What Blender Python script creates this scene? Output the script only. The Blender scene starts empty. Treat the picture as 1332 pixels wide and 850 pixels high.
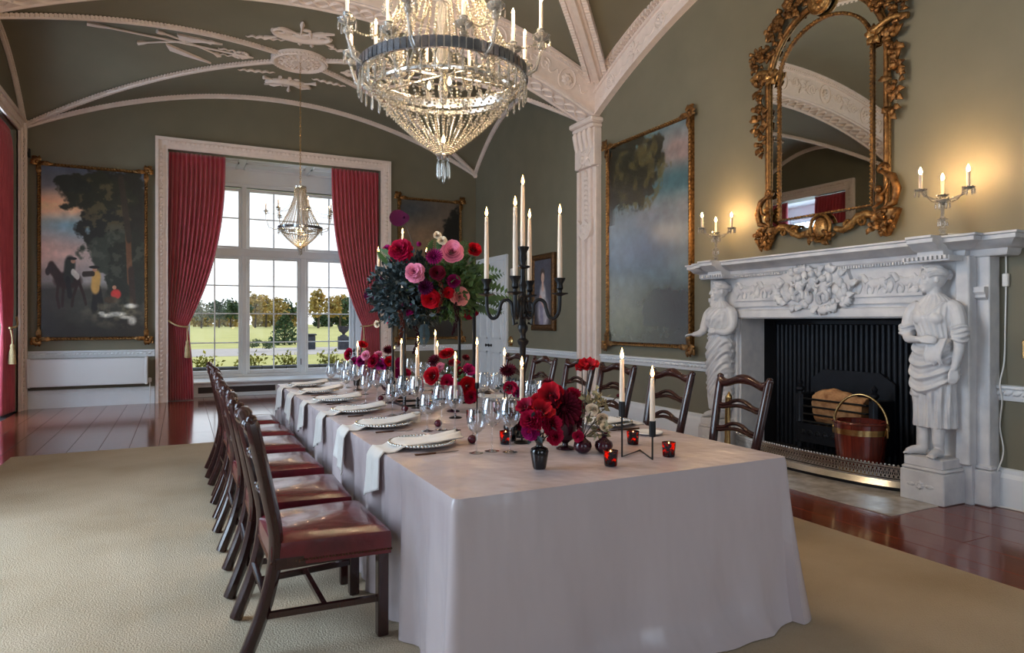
import bpy, bmesh, math, random
import numpy as np
from mathutils import Vector, Matrix
random.seed(7)
PI = math.pi
sc = bpy.context.scene
COL = sc.collection

# ------------------------------------------------------------------ camera
YAW = math.radians(26.6)
cam_d = bpy.data.cameras.new('camera')
cam_d.sensor_width = 36.0
cam_d.lens = 36.0 * 860 / 1332
cam_d.shift_y = -7 / 1332
cam_d.clip_start = 0.05
cam_d.clip_end = 800
cam = bpy.data.objects.new('camera', cam_d)
cam.location = (0, 0, 1.4)
cam.rotation_euler = (PI / 2, 0, -YAW)
COL.objects.link(cam)
sc.camera = cam

# ------------------------------------------------------------------ view, world, sun, daylight
sc.view_settings.view_transform = 'Standard'
sc.view_settings.look = 'None'
sc.view_settings.gamma = 1.0
sc.view_settings.use_curve_mapping = False
sc.view_settings.exposure = 0.15
sc.cycles.use_denoising = True
sc.cycles.sample_clamp_indirect = 4.0
sc.cycles.max_bounces = 8
sc.cycles.transparent_max_bounces = 24
sc.cycles.caustics_reflective = False
sc.cycles.caustics_refractive = False

world = bpy.data.worlds.new('sky')
sc.world = world
world.use_nodes = True
wn = world.node_tree.nodes
wl = world.node_tree.links
wn.clear()
w_out = wn.new('ShaderNodeOutputWorld')
w_bg = wn.new('ShaderNodeBackground')
w_tc = wn.new('ShaderNodeTexCoord')
w_sp = wn.new('ShaderNodeSeparateXYZ')
w_rp = wn.new('ShaderNodeValToRGB')
wl.new(w_tc.outputs['Generated'], w_sp.inputs[0])
wl.new(w_sp.outputs['Z'], w_rp.inputs[0])
w_rp.color_ramp.elements[0].position = 0.0
w_rp.color_ramp.elements[0].color = (0.96, 0.97, 0.98, 1)
w_rp.color_ramp.elements[1].position = 0.6
w_rp.color_ramp.elements[1].color = (0.55, 0.74, 1.0, 1)
wl.new(w_rp.outputs[0], w_bg.inputs[0])
w_bg.inputs[1].default_value = 1.5
wl.new(w_bg.outputs[0], w_out.inputs[0])


def light(kind, name, loc, power, color, rot=(0, 0, 0), size=None, sizey=None, radius=None, parent=None):
    d = bpy.data.lights.new(name, kind)
    d.energy = power
    d.color = color
    if kind == 'AREA':
        d.shape = 'RECTANGLE'
        d.size = size
        d.size_y = sizey
    if radius is not None:
        d.shadow_soft_size = radius
    o = bpy.data.objects.new(name, d)
    o.location = loc
    o.rotation_euler = rot
    o['kind'] = 'helper'
    if parent is not None:
        o.parent = parent
    COL.objects.link(o)
    return o


SUN = light('SUN', 'sun', (60, 60, 60), 3.2, (1.0, 0.86, 0.66), rot=(math.radians(58), 0, math.radians(112)))
SUN.data.angle = math.radians(1.0)
# area lamps for daylight at carpet-side windows; added fill from behind the camera
DAY = (0.62, 0.81, 1.0)
light('AREA', 'daylight_middle', (-2.85, 4.3, 2.4), 265, DAY, rot=(PI / 2, 0, -PI / 2), size=2.6, sizey=3.9)
light('AREA', 'daylight_rear_side', (-2.85, -2.0, 2.4), 70, DAY, rot=(PI / 2, 0, -PI / 2), size=2.4, sizey=3.9)
light('AREA', 'daylight_back_side', (-3.9, 11.2, 2.4), 370, DAY, rot=(PI / 2, 0, -PI / 2), size=2.6, sizey=3.9)
light('AREA', 'rear_fill', (1.66, -4.75, 2.4), 45, DAY, rot=(PI / 2, 0, 0), size=3.6, sizey=3.9)
for nm, loc, rot, sx, sy in (('portal_back', (1.7, 14.55, 2.2), (-PI / 2, 0, 0), 3.3, 3.9),):
    p = light('AREA', nm, loc, 1, (1, 1, 1), rot=rot, size=sx, sizey=sy)
    p.data.cycles.is_portal = True

# ------------------------------------------------------------------ materials


def lin(c):
    return tuple(((v / 255) / 12.92 if v / 255 <= 0.04045 else ((v / 255 + 0.055) / 1.055) ** 2.4) for v in c)


MATS = {}


def mat(name, rgb, rough=0.5, metal=0.0, var=0.0, vscale=6.0, bump=0.0, bscale=60.0, spec=0.5, coat=0.0,
        trans=0.0, ior=1.45, emit=None, estr=0.0, rgb2=None, stretch=None, sheen=0.0, detail=4.0, bdist=0.01):
    m = bpy.data.materials.new(name)
    m.use_nodes = True
    nt = m.node_tree
    b = nt.nodes['Principled BSDF']
    c = lin(rgb)
    b.inputs['Base Color'].default_value = (*c, 1)
    b.inputs['Roughness'].default_value = rough
    b.inputs['Metallic'].default_value = metal
    b.inputs['Specular IOR Level'].default_value = spec
    b.inputs['Coat Weight'].default_value = coat
    b.inputs['Coat Roughness'].default_value = 0.08
    b.inputs['Transmission Weight'].default_value = trans
    b.inputs['IOR'].default_value = ior
    b.inputs['Sheen Weight'].default_value = sheen
    if emit is not None:
        b.inputs['Emission Color'].default_value = (*lin(emit), 1)
        b.inputs['Emission Strength'].default_value = estr
    if var or rgb2 or bump:
        tc = nt.nodes.new('ShaderNodeTexCoord')
        mp = nt.nodes.new('ShaderNodeMapping')
        nt.links.new(tc.outputs['Object'], mp.inputs[0])
        if stretch:
            mp.inputs['Scale'].default_value = stretch
    if var or rgb2:
        nz = nt.nodes.new('ShaderNodeTexNoise')
        nz.inputs['Scale'].default_value = vscale
        nz.inputs['Detail'].default_value = detail
        nt.links.new(mp.outputs[0], nz.inputs['Vector'])
        rp = nt.nodes.new('ShaderNodeValToRGB')
        rp.color_ramp.elements[0].position = 0.3
        rp.color_ramp.elements[1].position = 0.7
        if rgb2:
            c2 = lin(rgb2)
            rp.color_ramp.elements[0].color = (*c, 1)
            rp.color_ramp.elements[1].color = (*c2, 1)
        else:
            rp.color_ramp.elements[0].color = (*[v * (1 - var) for v in c], 1)
            rp.color_ramp.elements[1].color = (*[min(1, v * (1 + var)) for v in c], 1)
        nt.links.new(nz.outputs['Fac'], rp.inputs[0])
        nt.links.new(rp.outputs[0], b.inputs['Base Color'])
    if bump:
        n2 = nt.nodes.new('ShaderNodeTexNoise')
        n2.inputs['Scale'].default_value = bscale
        n2.inputs['Detail'].default_value = 3
        nt.links.new(mp.outputs[0], n2.inputs['Vector'])
        bp = nt.nodes.new('ShaderNodeBump')
        bp.inputs['Strength'].default_value = bump
        bp.inputs['Distance'].default_value = bdist
        nt.links.new(n2.outputs['Fac'], bp.inputs['Height'])
        nt.links.new(bp.outputs[0], b.inputs['Normal'])
    MATS[name] = m
    return m


def thin_glass(name, tint, rough=0.0, edge=0.35, base=0.04):
    """thin clear glass: what is behind shows through, the surface reflects more towards grazing angles"""
    m = bpy.data.materials.new(name)
    m.use_nodes = True
    nt = m.node_tree
    nt.nodes.clear()
    o = nt.nodes.new('ShaderNodeOutputMaterial')
    mx = nt.nodes.new('ShaderNodeMixShader')
    t = nt.nodes.new('ShaderNodeBsdfTransparent')
    g = nt.nodes.new('ShaderNodeBsdfGlossy')
    lw = nt.nodes.new('ShaderNodeLayerWeight')
    mr = nt.nodes.new('ShaderNodeMapRange')
    t.inputs[0].default_value = (*tint, 1)
    g.inputs[0].default_value = (0.95, 0.97, 1, 1)
    g.inputs['Roughness'].default_value = rough
    lw.inputs['Blend'].default_value = edge
    mr.inputs['To Min'].default_value = base
    mr.inputs['To Max'].default_value = 0.85
    nt.links.new(lw.outputs['Facing'], mr.inputs['Value'])
    nt.links.new(mr.outputs[0], mx.inputs[0])
    nt.links.new(t.outputs[0], mx.inputs[1])
    nt.links.new(g.outputs[0], mx.inputs[2])
    nt.links.new(mx.outputs[0], o.inputs[0])
    MATS[name] = m
    return m


mat('wall', (116, 111, 93), 0.62, var=0.06, vscale=2.5, bump=0.05, bscale=180)
mat('vault', (124, 119, 101), 0.7, var=0.05, vscale=2, bump=0.04, bscale=150)
mat('plaster', (232, 216, 207), 0.55, var=0.05, vscale=12, bump=0.06, bscale=90)
mat('white_paint', (226, 229, 232), 0.4, var=0.03, vscale=5)
mat('panel_paint', (236, 240, 244), 0.45, var=0.02, vscale=4)
mat('sash_paint', (230, 236, 242), 0.4, var=0.03, vscale=5)
mat('marble', (222, 220, 220), 0.38, var=0.07, vscale=7, bump=0.03, bscale=50, rgb2=(196, 196, 200))
mat('hearth_stone', (150, 142, 134), 0.12, rgb2=(196, 190, 182), vscale=9, bump=0.02, bscale=30, detail=8)
mat('floor_wood', (138, 70, 48), 0.13, rgb2=(92, 45, 32), vscale=3.2, stretch=(9, 0.7, 1), bump=0.02, bscale=30, coat=0.25)
mat('floor_gap', (24, 12, 9), 0.6)
mat('carpet', (194, 178, 155), 0.95, rgb2=(174, 156, 131), vscale=1.3, bump=0.9, bscale=120, spec=0.1, detail=10)
mat('curtain', (200, 80, 96), 0.5, rgb2=(176, 60, 78), vscale=9, stretch=(1, 1, 0.35), bump=0.06, bscale=40, sheen=0.4)
mat('rope', (196, 172, 128), 0.75, var=0.2, vscale=60)
mat('gilt', (160, 116, 68), 0.4, metal=0.85, rgb2=(74, 48, 28), vscale=26, bump=0.35, bscale=70)
mat('gilt_bright', (188, 146, 90), 0.36, metal=0.85, rgb2=(100, 68, 38), vscale=40, bump=0.2, bscale=90)
mat('dark_gilt', (110, 76, 40), 0.45, metal=0.6, rgb2=(60, 40, 24), vscale=40, bump=0.3, bscale=90)
mat('mahogany', (60, 30, 27), 0.2, rgb2=(36, 18, 18), vscale=9, stretch=(1, 1, 0.2), coat=0.4)
mat('leather', (108, 30, 38), 0.27, rgb2=(66, 18, 26), vscale=6, bump=0.35, bscale=16, coat=0.3)
mat('brass', (206, 172, 116), 0.26, metal=1.0, var=0.1, vscale=20)
mat('silver', (222, 220, 216), 0.25, metal=1.0, var=0.1, vscale=20)
mat('bronze', (92, 62, 44), 0.28, metal=0.9, var=0.1, vscale=20)
mat('satin', (194, 179, 180), 0.27, var=0.03, vscale=3, bump=0.6, bscale=3.2, bdist=0.055, spec=0.7, stretch=(1, 1, 0.4))
mat('napkin', (228, 222, 216), 0.45, var=0.04, vscale=9, bump=0.08, bscale=24, sheen=0.3)
mat('porcelain', (236, 232, 226), 0.15)
mat('wax', (234, 212, 190), 0.45, emit=(255, 200, 150), estr=0.02)  # slight emission put in: candle glow carried by the wax itself
mat('cut_band', (168, 172, 182), 0.14, metal=0.8, rgb2=(104, 108, 118), vscale=9)
mat('flame', (255, 230, 170), 0.5, emit=(255, 196, 110), estr=26)
mat('bulb', (255, 240, 210), 0.5, emit=(255, 216, 150), estr=40)
mat('iron', (22, 22, 25), 0.38, metal=0.3, var=0.2, vscale=30)
mat('cast_iron', (26, 29, 36), 0.42, metal=0.4, var=0.25, vscale=9, bump=0.1, bscale=30)
mat('soot', (20, 20, 24), 0.8, var=0.3, vscale=6)
mat('log_wood', (208, 158, 108), 0.8, rgb2=(146, 96, 58), vscale=14, bump=0.6, bscale=50)
mat('bucket_wood', (112, 42, 30), 0.22, rgb2=(74, 26, 20), vscale=5, stretch=(6, 6, 0.5), coat=0.5)
mat('black_glass', (14, 12, 16), 0.08, spec=0.8)
mat('plum_glass', (54, 14, 28), 0.12, spec=0.7)
mat('votive', (92, 16, 14), 0.25, rgb2=(20, 6, 8), vscale=28, emit=(255, 74, 24), estr=0.0)
mat('plum', (66, 14, 30), 0.25, rgb2=(92, 24, 40), vscale=20)
mat('radiator', (222, 222, 222), 0.45)
mat('grille', (58, 50, 50), 0.6)
mat('cable', (232, 228, 222), 0.5)
mat('black_plastic', (18, 18, 18), 0.5)
thin_glass('pane', (0.97, 0.985, 0.99), edge=0.12, base=0.008)
thin_glass('wine_glass', (0.95, 0.96, 0.97), edge=0.55, base=0.05)
mat('crystal', (255, 250, 240), 0.03, trans=0.8, ior=1.5, spec=0.9)
mat('cut_bead', (222, 206, 180), 0.06, trans=0.6, ior=1.6, spec=1.0)
mat('mirror', (214, 218, 214), 0.015, metal=1.0)
mat('foliage_dark', (40, 52, 50), 0.5, rgb2=(64, 78, 84), vscale=14)
mat('foliage_green', (82, 112, 58), 0.5, rgb2=(46, 70, 38), vscale=14)
mat('foliage_pale', (158, 150, 116), 0.6, rgb2=(120, 108, 76), vscale=14)
mat('stem', (58, 44, 32), 0.6)


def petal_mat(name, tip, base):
    """petal pigment plus painted shade: deeper towards the petal base, lighter at the tip (mesh attribute tone)"""
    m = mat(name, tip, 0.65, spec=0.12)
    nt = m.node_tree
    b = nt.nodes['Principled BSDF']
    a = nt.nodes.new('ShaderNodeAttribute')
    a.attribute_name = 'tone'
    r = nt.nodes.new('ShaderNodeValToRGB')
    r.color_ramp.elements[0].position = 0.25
    r.color_ramp.elements[0].color = (*[v * 0.45 for v in lin(base)], 1)  # extra darkening stands in for shade between petals
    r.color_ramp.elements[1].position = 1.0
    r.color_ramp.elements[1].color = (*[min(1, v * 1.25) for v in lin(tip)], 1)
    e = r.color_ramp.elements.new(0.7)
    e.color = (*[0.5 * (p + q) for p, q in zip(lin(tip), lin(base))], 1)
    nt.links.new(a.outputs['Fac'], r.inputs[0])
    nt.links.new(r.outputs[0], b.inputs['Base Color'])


for nm, c, c2 in (('red', (176, 14, 30), (122, 6, 20)), ('crimson', (160, 14, 52), (104, 6, 32)), ('magenta', (150, 22, 92), (98, 10, 62)),
                  ('pink', (226, 140, 166), (198, 84, 128)), ('blush', (236, 160, 160), (212, 96, 112)), ('burgundy', (92, 12, 32), (52, 6, 20)),
                  ('purple', (78, 8, 52), (52, 5, 38)), ('cream', (232, 214, 188), (206, 176, 150)), ('rust', (146, 74, 48), (104, 46, 34))):
    petal_mat('petal_' + nm, c, c2)
mat('grass', (158, 152, 80), 0.95, rgb2=(182, 172, 104), vscale=0.25, detail=8)
mat('gravel', (176, 162, 152), 0.95, rgb2=(156, 146, 138), vscale=3)
mat('stone_wall', (74, 74, 78), 0.9, rgb2=(48, 48, 54), vscale=4, bump=0.6, bscale=10)
mat('tree_gold', (190, 152, 82), 0.9, rgb2=(132, 122, 66), vscale=0.6)
mat('tree_green', (72, 90, 52), 0.9, rgb2=(50, 66, 40), vscale=0.8)
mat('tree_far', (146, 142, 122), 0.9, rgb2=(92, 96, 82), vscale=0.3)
mat('bark', (78, 66, 54), 0.9)
mat('yellow_leaf', (170, 158, 60), 0.8, rgb2=(110, 116, 48), vscale=6)

# ------------------------------------------------------------------ mesh building


class MB:
    """collects shapes; build() links them as one mesh object"""

    def __init__(s):
        s.v = []
        s.f = []

    def add(s, v, f, M=None):
        n = len(s.v)
        if M is not None:
            v = [M @ Vector(p) for p in v]
        s.v.extend([tuple(p) for p in v])
        s.f.extend([tuple(i + n for i in q) for q in f])
        return s

    def join(s, o, M=None):
        return s.add(o.v, o.f, M)

    def box(s, x0, x1, y0, y1, z0, z1, M=None):
        v = [(x0, y0, z0), (x1, y0, z0), (x1, y1, z0), (x0, y1, z0), (x0, y0, z1), (x1, y0, z1), (x1, y1, z1), (x0, y1, z1)]
        return s.add(v, [(3, 2, 1, 0), (4, 5, 6, 7), (0, 1, 5, 4), (1, 2, 6, 5), (2, 3, 7, 6), (3, 0, 4, 7)], M)

    def bbox(s, x0, x1, y0, y1, z0, z1, b=0.004, M=None):
        """box with chamfered edges"""
        v = []
        for z, i in ((z0, 1), (z0 + b, 0), (z1 - b, 0), (z1, 1)):
            k = b if i else 0
            for (x, y, sx, sy) in ((x0, y0, 1, 1), (x1, y0, -1, 1), (x1, y1, -1, -1), (x0, y1, 1, -1)):
                v.append((x + sx * (k + b), y + sy * k, z))
                v.append((x + sx * k, y + sy * (k + b), z))
        f = []
        # corner pairs run (x-shifted, y-shifted); walk round the outline
        order = [1, 0, 2, 3, 5, 4, 6, 7]
        for r in range(3):
            for k in range(8):
                a, c = order[k], order[(k + 1) % 8]
                f.append((r * 8 + a, r * 8 + c, r * 8 + 8 + c, r * 8 + 8 + a))
        f.append(tuple(order[::-1]))
        f.append(tuple(24 + k for k in order))
        return s.add(v, f, M)

    def lathe(s, prof, n=16, M=None, a0=0, a1=2 * PI):
        full = abs(a1 - a0 - 2 * PI) < 1e-6
        m = n if full else n + 1
        v = []
        for r, z in prof:
            for k in range(m):
                t = a0 + (a1 - a0) * k / n
                v.append((r * math.cos(t), r * math.sin(t), z))
        f = []
        for i in range(len(prof) - 1):
            for k in range(n):
                k2 = (k + 1) % m
                f.append((i * m + k, i * m + k2, (i + 1) * m + k2, (i + 1) * m + k))
        if full and prof[0] != prof[-1]:
            if prof[0][0] > 1e-5:
                f.append(tuple(range(m))[::-1])
            if prof[-1][0] > 1e-5:
                f.append(tuple((len(prof) - 1) * m + k for k in range(m)))
        return s.add(v, f, M)

    def sphere(s, c, r, n=8, m=6, sc3=(1, 1, 1), M=None):
        prof = [(max(1e-6, math.sin(PI * i / m)), -math.cos(PI * i / m)) for i in range(m + 1)]
        T = Matrix.Translation(c) @ Matrix.Diagonal((r * sc3[0], r * sc3[1], r * sc3[2], 1))
        return s.lathe(prof, n, (M @ T) if M is not None else T)

    def tube(s, path, r, n=6, closed=False, M=None, caps=True, sx=1.0):
        P = [Vector(p) for p in path]
        L = len(P)
        R = r if hasattr(r, '__len__') else [r] * L
        T = []
        for i in range(L):
            if closed:
                d = P[(i + 1) % L] - P[i - 1]
            else:
                d = P[min(i + 1, L - 1)] - P[max(i - 1, 0)]
            T.append(d.normalized() if d.length > 1e-9 else Vector((0, 0, 1)))
        up = Vector((0, 0, 1)) if abs(T[0].z) < 0.9 else Vector((1, 0, 0))
        nrm = (up - T[0] * up.dot(T[0])).normalized()
        v = []
        for i in range(L):
            nrm = (nrm - T[i] * nrm.dot(T[i]))
            nrm = nrm.normalized() if nrm.length > 1e-6 else T[i].orthogonal().normalized()
            b = T[i].cross(nrm)
            for k in range(n):
                t = 2 * PI * (k + 0.5) / n
                v.append(P[i] + (nrm * math.cos(t) * sx + b * math.sin(t)) * R[i])
        f = []
        for i in range(L if closed else L - 1):
            j = (i + 1) % L
            for k in range(n):
                k2 = (k + 1) % n
                f.append((i * n + k, i * n + k2, j * n + k2, j * n + k))
        if caps and not closed:
            f.append(tuple(range(n))[::-1])
            f.append(tuple((L - 1) * n + k for k in range(n)))
        return s.add(v, f, M)

    def prism(s, poly, y0, y1, M=None):
        """polygon in the x-z plane, given depth along y"""
        n = len(poly)
        v = [(x, y0, z) for x, z in poly] + [(x, y1, z) for x, z in poly]
        f = [tuple(range(n)), tuple(range(2 * n - 1, n - 1, -1))]
        for k in range(n):
            k2 = (k + 1) % n
            f.append((k, k + n, k2 + n, k2))
        return s.add(v, f, M)

    def band(s, lo, hi, y0, y1, M=None):
        """strip between two polylines in x-z (equal length) with depth along y"""
        n = len(lo)
        v = [(x, y0, z) for x, z in lo] + [(x, y0, z) for x, z in hi] + [(x, y1, z) for x, z in lo] + [(x, y1, z) for x, z in hi]
        f = []
        for k in range(n - 1):
            f += [(k, k + 1, n + k + 1, n + k), (2 * n + k + 1, 2 * n + k, 3 * n + k, 3 * n + k + 1),
                  (k + 1, k, 2 * n + k, 2 * n + k + 1), (n + k, n + k + 1, 3 * n + k + 1, 3 * n + k)]
        f += [(0, n, 3 * n, 2 * n), (n - 1, 3 * n - 1, 4 * n - 1, 2 * n - 1)]
        return s.add(v, f, M)

    def grid(s, fn, nu, nv, M=None, closeu=False):
        mu = nu if closeu else nu + 1
        v = [fn(i / nu, j / nv) for j in range(nv + 1) for i in range(mu)]
        f = []
        for j in range(nv):
            for i in range(nu):
                i2 = (i + 1) % mu
                f.append((j * mu + i, j * mu + i2, (j + 1) * mu + i2, (j + 1) * mu + i))
        return s.add(v, f, M)

    def mesh(s, name, smooth=35, recalc=True):
        me = bpy.data.meshes.new(name)
        me.from_pydata(s.v, [], s.f)
        me.update()
        if recalc:
            bm = bmesh.new()
            bm.from_mesh(me)
            bmesh.ops.recalc_face_normals(bm, faces=bm.faces)
            bm.to_mesh(me)
            bm.free()
        if smooth:
            me.polygons.foreach_set('use_smooth', [True] * len(me.polygons))
            if smooth < 180:
                me.set_sharp_from_angle(angle=math.radians(smooth))
        return me

    def build(s, name, material, parent=None, smooth=35, recalc=True, **kw):
        me = s.mesh(name, smooth, recalc)
        return link(name, me, material, parent, **kw)


def link(name, me, material, parent=None, loc=None, rot=None, scale=None, label=None, cat=None, group=None, kind=None):
    o = bpy.data.objects.new(name, me)
    if material and len(me.materials) == 0:
        me.materials.append(MATS[material])
    if parent is not None:
        o.parent = parent
    if loc is not None:
        o.location = loc
    if rot is not None:
        o.rotation_euler = rot
    if scale is not None:
        o.scale = scale if hasattr(scale, '__len__') else (scale,) * 3
    COL.objects.link(o)
    tag(o, label, cat, group, kind)
    return o


def tag(o, label=None, cat=None, group=None, kind=None):
    if label:
        o['label'] = label
    if cat:
        o['category'] = cat
    if group:
        o['group'] = group
    if kind:
        o['kind'] = kind
    return o


def thing(name, label, cat, loc=(0, 0, 0), rotz=0.0, group=None):
    o = bpy.data.objects.new(name, None)
    o.empty_display_size = 0.1
    o.location = loc
    o.rotation_euler = (0, 0, rotz)
    COL.objects.link(o)
    return tag(o, label, cat, group)


KIDS = {}


def kids(o):
    return [c for c in o.children]


def dup(root, loc, rotz=0.0, label=None, group=None, scale=None):
    r = root.copy()
    COL.objects.link(r)
    r.location = loc
    r.rotation_euler = (0, 0, rotz)
    if scale:
        r.scale = (scale,) * 3
    if label:
        r['label'] = label
    if group:
        r['group'] = group
    for ch in kids(root):
        c = ch.copy()
        COL.objects.link(c)
        c.parent = r
        for g in kids(ch):
            d = g.copy()
            COL.objects.link(d)
            d.parent = c
    return r


def struct(mb, name, material, label=None, parent=None, **kw):
    o = mb.build(name, material, parent, **kw)
    if parent is None:
        tag(o, label, None, None, 'structure')
    return o


def cat(pts, n=5):
    P = [Vector(p) for p in pts]
    out = []
    for i in range(len(P) - 1):
        p0, p1, p2, p3 = P[max(0, i - 1)], P[i], P[i + 1], P[min(len(P) - 1, i + 2)]
        for k in range(n):
            t = k / n
            out.append(0.5 * ((2 * p1) + (p2 - p0) * t + (2 * p0 - 5 * p1 + 4 * p2 - p3) * t * t + (3 * p1 - p0 - 3 * p2 + p3) * t ** 3))
    out.append(P[-1])
    return out


def rotM(x=0, y=0, z=0):
    return Matrix.Rotation(z, 4, 'Z') @ Matrix.Rotation(y, 4, 'Y') @ Matrix.Rotation(x, 4, 'X')


def TM(x, y, z):
    return Matrix.Translation((x, y, z))


def spiral(cx, cz, r0, r1, turns, a0=0.0, n=24, y=0.0, d=1):
    return [(cx + (r0 + (r1 - r0) * t) * math.cos(a0 + d * turns * 2 * PI * t), y, cz + (r0 + (r1 - r0) * t) * math.sin(a0 + d * turns * 2 * PI * t))
            for t in [k / n for k in range(n + 1)]]


def leaf(mb, base, ang, L, W, lift=0.02, curl=0.03, M=None, seg=5):
    """acanthus-like leaf lying in the x-z plane, standing off towards -y"""
    ca, sa = math.cos(ang), math.sin(ang)
    bx, by, bz = base
    v = []
    for i in range(seg + 1):
        t = i / seg
        w = W * math.sin(PI * min(1, 0.12 + t * 0.86)) * (1 + 0.18 * (i % 2))
        h = lift * math.sin(PI * t) + curl * t * t
        for k, q in ((-1, 0.35), (0, 1.0), (1, 0.35)):
            px, pz = t * L, k * w * 0.5
            v.append((bx + ca * px - sa * pz, by - h - 0.012 * q * (1 - t * 0.5), bz + sa * px + ca * pz))
    n = len(v)
    v += [(x, y + 0.012, z) for x, y, z in v]
    f = []
    for i in range(seg):
        for k in range(2):
            a = i * 3 + k
            f.append((a, a + 1, a + 4, a + 3))
            f.append((n + a, n + a + 3, n + a + 4, n + a + 1))
        f += [(i * 3, i * 3 + 3, n + i * 3 + 3, n + i * 3), (i * 3 + 2, n + i * 3 + 2, n + i * 3 + 5, i * 3 + 5)]
    f += [(0, n, n + 1, 1), (1, n + 1, n + 2, 2), (seg * 3, seg * 3 + 1, n + seg * 3 + 1, n + seg * 3), (seg * 3 + 1, seg * 3 + 2, n + seg * 3 + 2, n + seg * 3 + 1)]
    return mb.add(v, f, M)


def rosette(mb, c, r, n=8, M=None, depth=0.03):
    for k in range(n):
        leaf(mb, c, 2 * PI * k / n, r, r * 0.8, depth, 0.0, M, 3)
    mb.sphere((c[0], c[1] - depth, c[2]), r * 0.3, 6, 5, M=M)


ORD = ['first', 'second', 'third', 'fourth', 'fifth', 'sixth', 'seventh', 'eighth', 'ninth', 'tenth', 'eleventh', 'twelfth']
# ================================================================== THE ROOM
XL, XR = -2.25, 5.58
YB, YR = 12.85, -4.2
XC, XH = 0.5 * (XL + XR), 0.5 * (XR - XL)
ACY, AH = 10.75, 2.1
BCY, BH = 4.3, 3.95
SA, RA = 4.5, 1.0
SB, RB = 4.97, 0.95


def vz_a(x, y):
    u, v = (x - XC) / XH, (y - ACY) / AH
    return SA + RA * (1 - min(1, u * u, v * v))


def vz_b(x, y):
    u, v = (x - XC) / XH, (y - BCY) / BH
    return SB + RB * (1 - min(1, u * u, v * v))


def vz_c(x, y):
    u, v = (x - XC) / XH, (y + 2.1) / 2.1
    return SA + RA * (1 - min(1, u * u, v * v))


def wall_with_holes(a0, a1, z1, holes, place):
    """cells of a wall between holes; place(a, z, depth) -> point; depth 0 room side, 1 outer side"""
    mb = MB()
    aa = sorted(set([a0, a1] + [h[0] for h in holes] + [h[1] for h in holes]))
    zz = sorted(set([0, z1] + [h[2] for h in holes] + [h[3] for h in holes]))
    inside = lambda a, z: any(h[0] < a < h[1] and h[2] < z < h[3] for h in holes)
    for i in range(len(aa) - 1):
        for j in range(len(zz) - 1):
            if inside((aa[i] + aa[i + 1]) / 2, (zz[j] + zz[j + 1]) / 2):
                continue
            c = [(aa[i], zz[j]), (aa[i + 1], zz[j]), (aa[i + 1], zz[j + 1]), (aa[i], zz[j + 1])]
            v = [place(a, z, 0) for a, z in c] + [place(a, z, 1) for a, z in c]
            mb.add(v, [(0, 1, 2, 3), (7, 6, 5, 4), (0, 4, 5, 1), (1, 5, 6, 2), (2, 6, 7, 3), (3, 7, 4, 0)])
    return mb


WB = (-0.2, 3.53, 0.0, 4.37)            # opening of the window bay in the far wall
WL = (9.9, 12.55, 0.0, 4.35)            # opening in the carpet-side wall, far bay
struct(wall_with_holes(XL - 0.35, XR + 0.3, 6.2, [WB], lambda a, z, d: (a, YB + 0.2 * d, z)), 'wall_back', 'wall', 'olive green end wall around the tall garden window', smooth=0)
struct(wall_with_holes(YR, YB, 6.2, [WL, (3.0, 5.6, 0.3, 4.35), (-3.2, -0.8, 0.3, 4.35)], lambda a, z, d: (XL - 0.35 * d, a, z)), 'wall_left', 'wall', 'olive green side wall with tall curtained window', smooth=0)
struct(wall_with_holes(YR, YB, 6.2, [(3.33, 5.27, 0.0, 1.43)], lambda a, z, d: (XR + 0.3 * d, a, z)), 'wall_right', 'wall', 'olive green wall behind mirror and fireplace', smooth=0)
struct(wall_with_holes(XL - 0.35, XR + 0.3, 6.2, [(-0.2, 3.53, 0.3, 4.37)], lambda a, z, d: (a, YR - 0.2 * d, z)), 'wall_rear', 'wall', 'olive green end wall behind the viewer', smooth=0)

# floor and boards
fl = MB().box(XL - 0.3, XR + 0.6, YR, 15.0, -0.08, -0.012)
floor = struct(fl, 'floor', 'floor_gap', 'polished dark mahogany board floor', smooth=0)
bw = 0.29
plank_me = {}
ncol = int((XR - XL) / bw) + 1
for i in range(ncol):
    x0 = XL + i * bw
    y = -1.2 - random.random() * 1.6
    while y < 13.4:
        L = random.choice((2.2, 2.7, 3.1))
        lim = 13.36 if (-0.2 < x0 + bw / 2 < 3.55) else 12.86
        y1 = min(y + L, lim)
        if y1 - y > 0.25:
            key = round(y1 - y, 2)
            if key not in plank_me:
                plank_me[key] = MB().bbox(0, bw - 0.0035, 0, key - 0.003, -0.012, 0, 0.0012).mesh('plank', 0)
            o = link('plank', plank_me[key], 'floor_wood', floor, loc=(x0, y, random.uniform(-0.0008, 0)))
        y = y + L
        if y1 >= lim:
            break

# rug
rug = MB()
rug.bbox(-1.55, 3.88, -3.5, 8.3, 0.001, 0.016, 0.005)
rug.build('area_rug', 'carpet', label='large plain beige wool rug under the dining table', cat='rug')

# ceiling vaults
ce = MB()


def vault(fn, y0, y1, nx, ny):
    ce.grid(lambda s, t: (XL - 0.02 + (XR - XL + 0.04) * s, y0 + (y1 - y0) * t, fn(XL + (XR - XL) * s, y0 + (y1 - y0) * t)), nx, ny)


vault(vz_a, 8.65, YB + 0.02, 84, 84)
vault(vz_b, 0.35, 8.25, 84, 84)
vault(vz_c, YR, -0.05, 24, 24)
ceiling = struct(ce, 'ceiling', 'vault', 'grey green groin vaulted ceiling with white plaster ribs', smooth=25)


def rib_path(p, q, fn, n=40, off=0.0):
    return [(p[0] + (q[0] - p[0]) * k / n, p[1] + (q[1] - p[1]) * k / n, fn(p[0] + (q[0] - p[0]) * k / n, p[1] + (q[1] - p[1]) * k / n) - off) for k in range(n + 1)]


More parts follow.
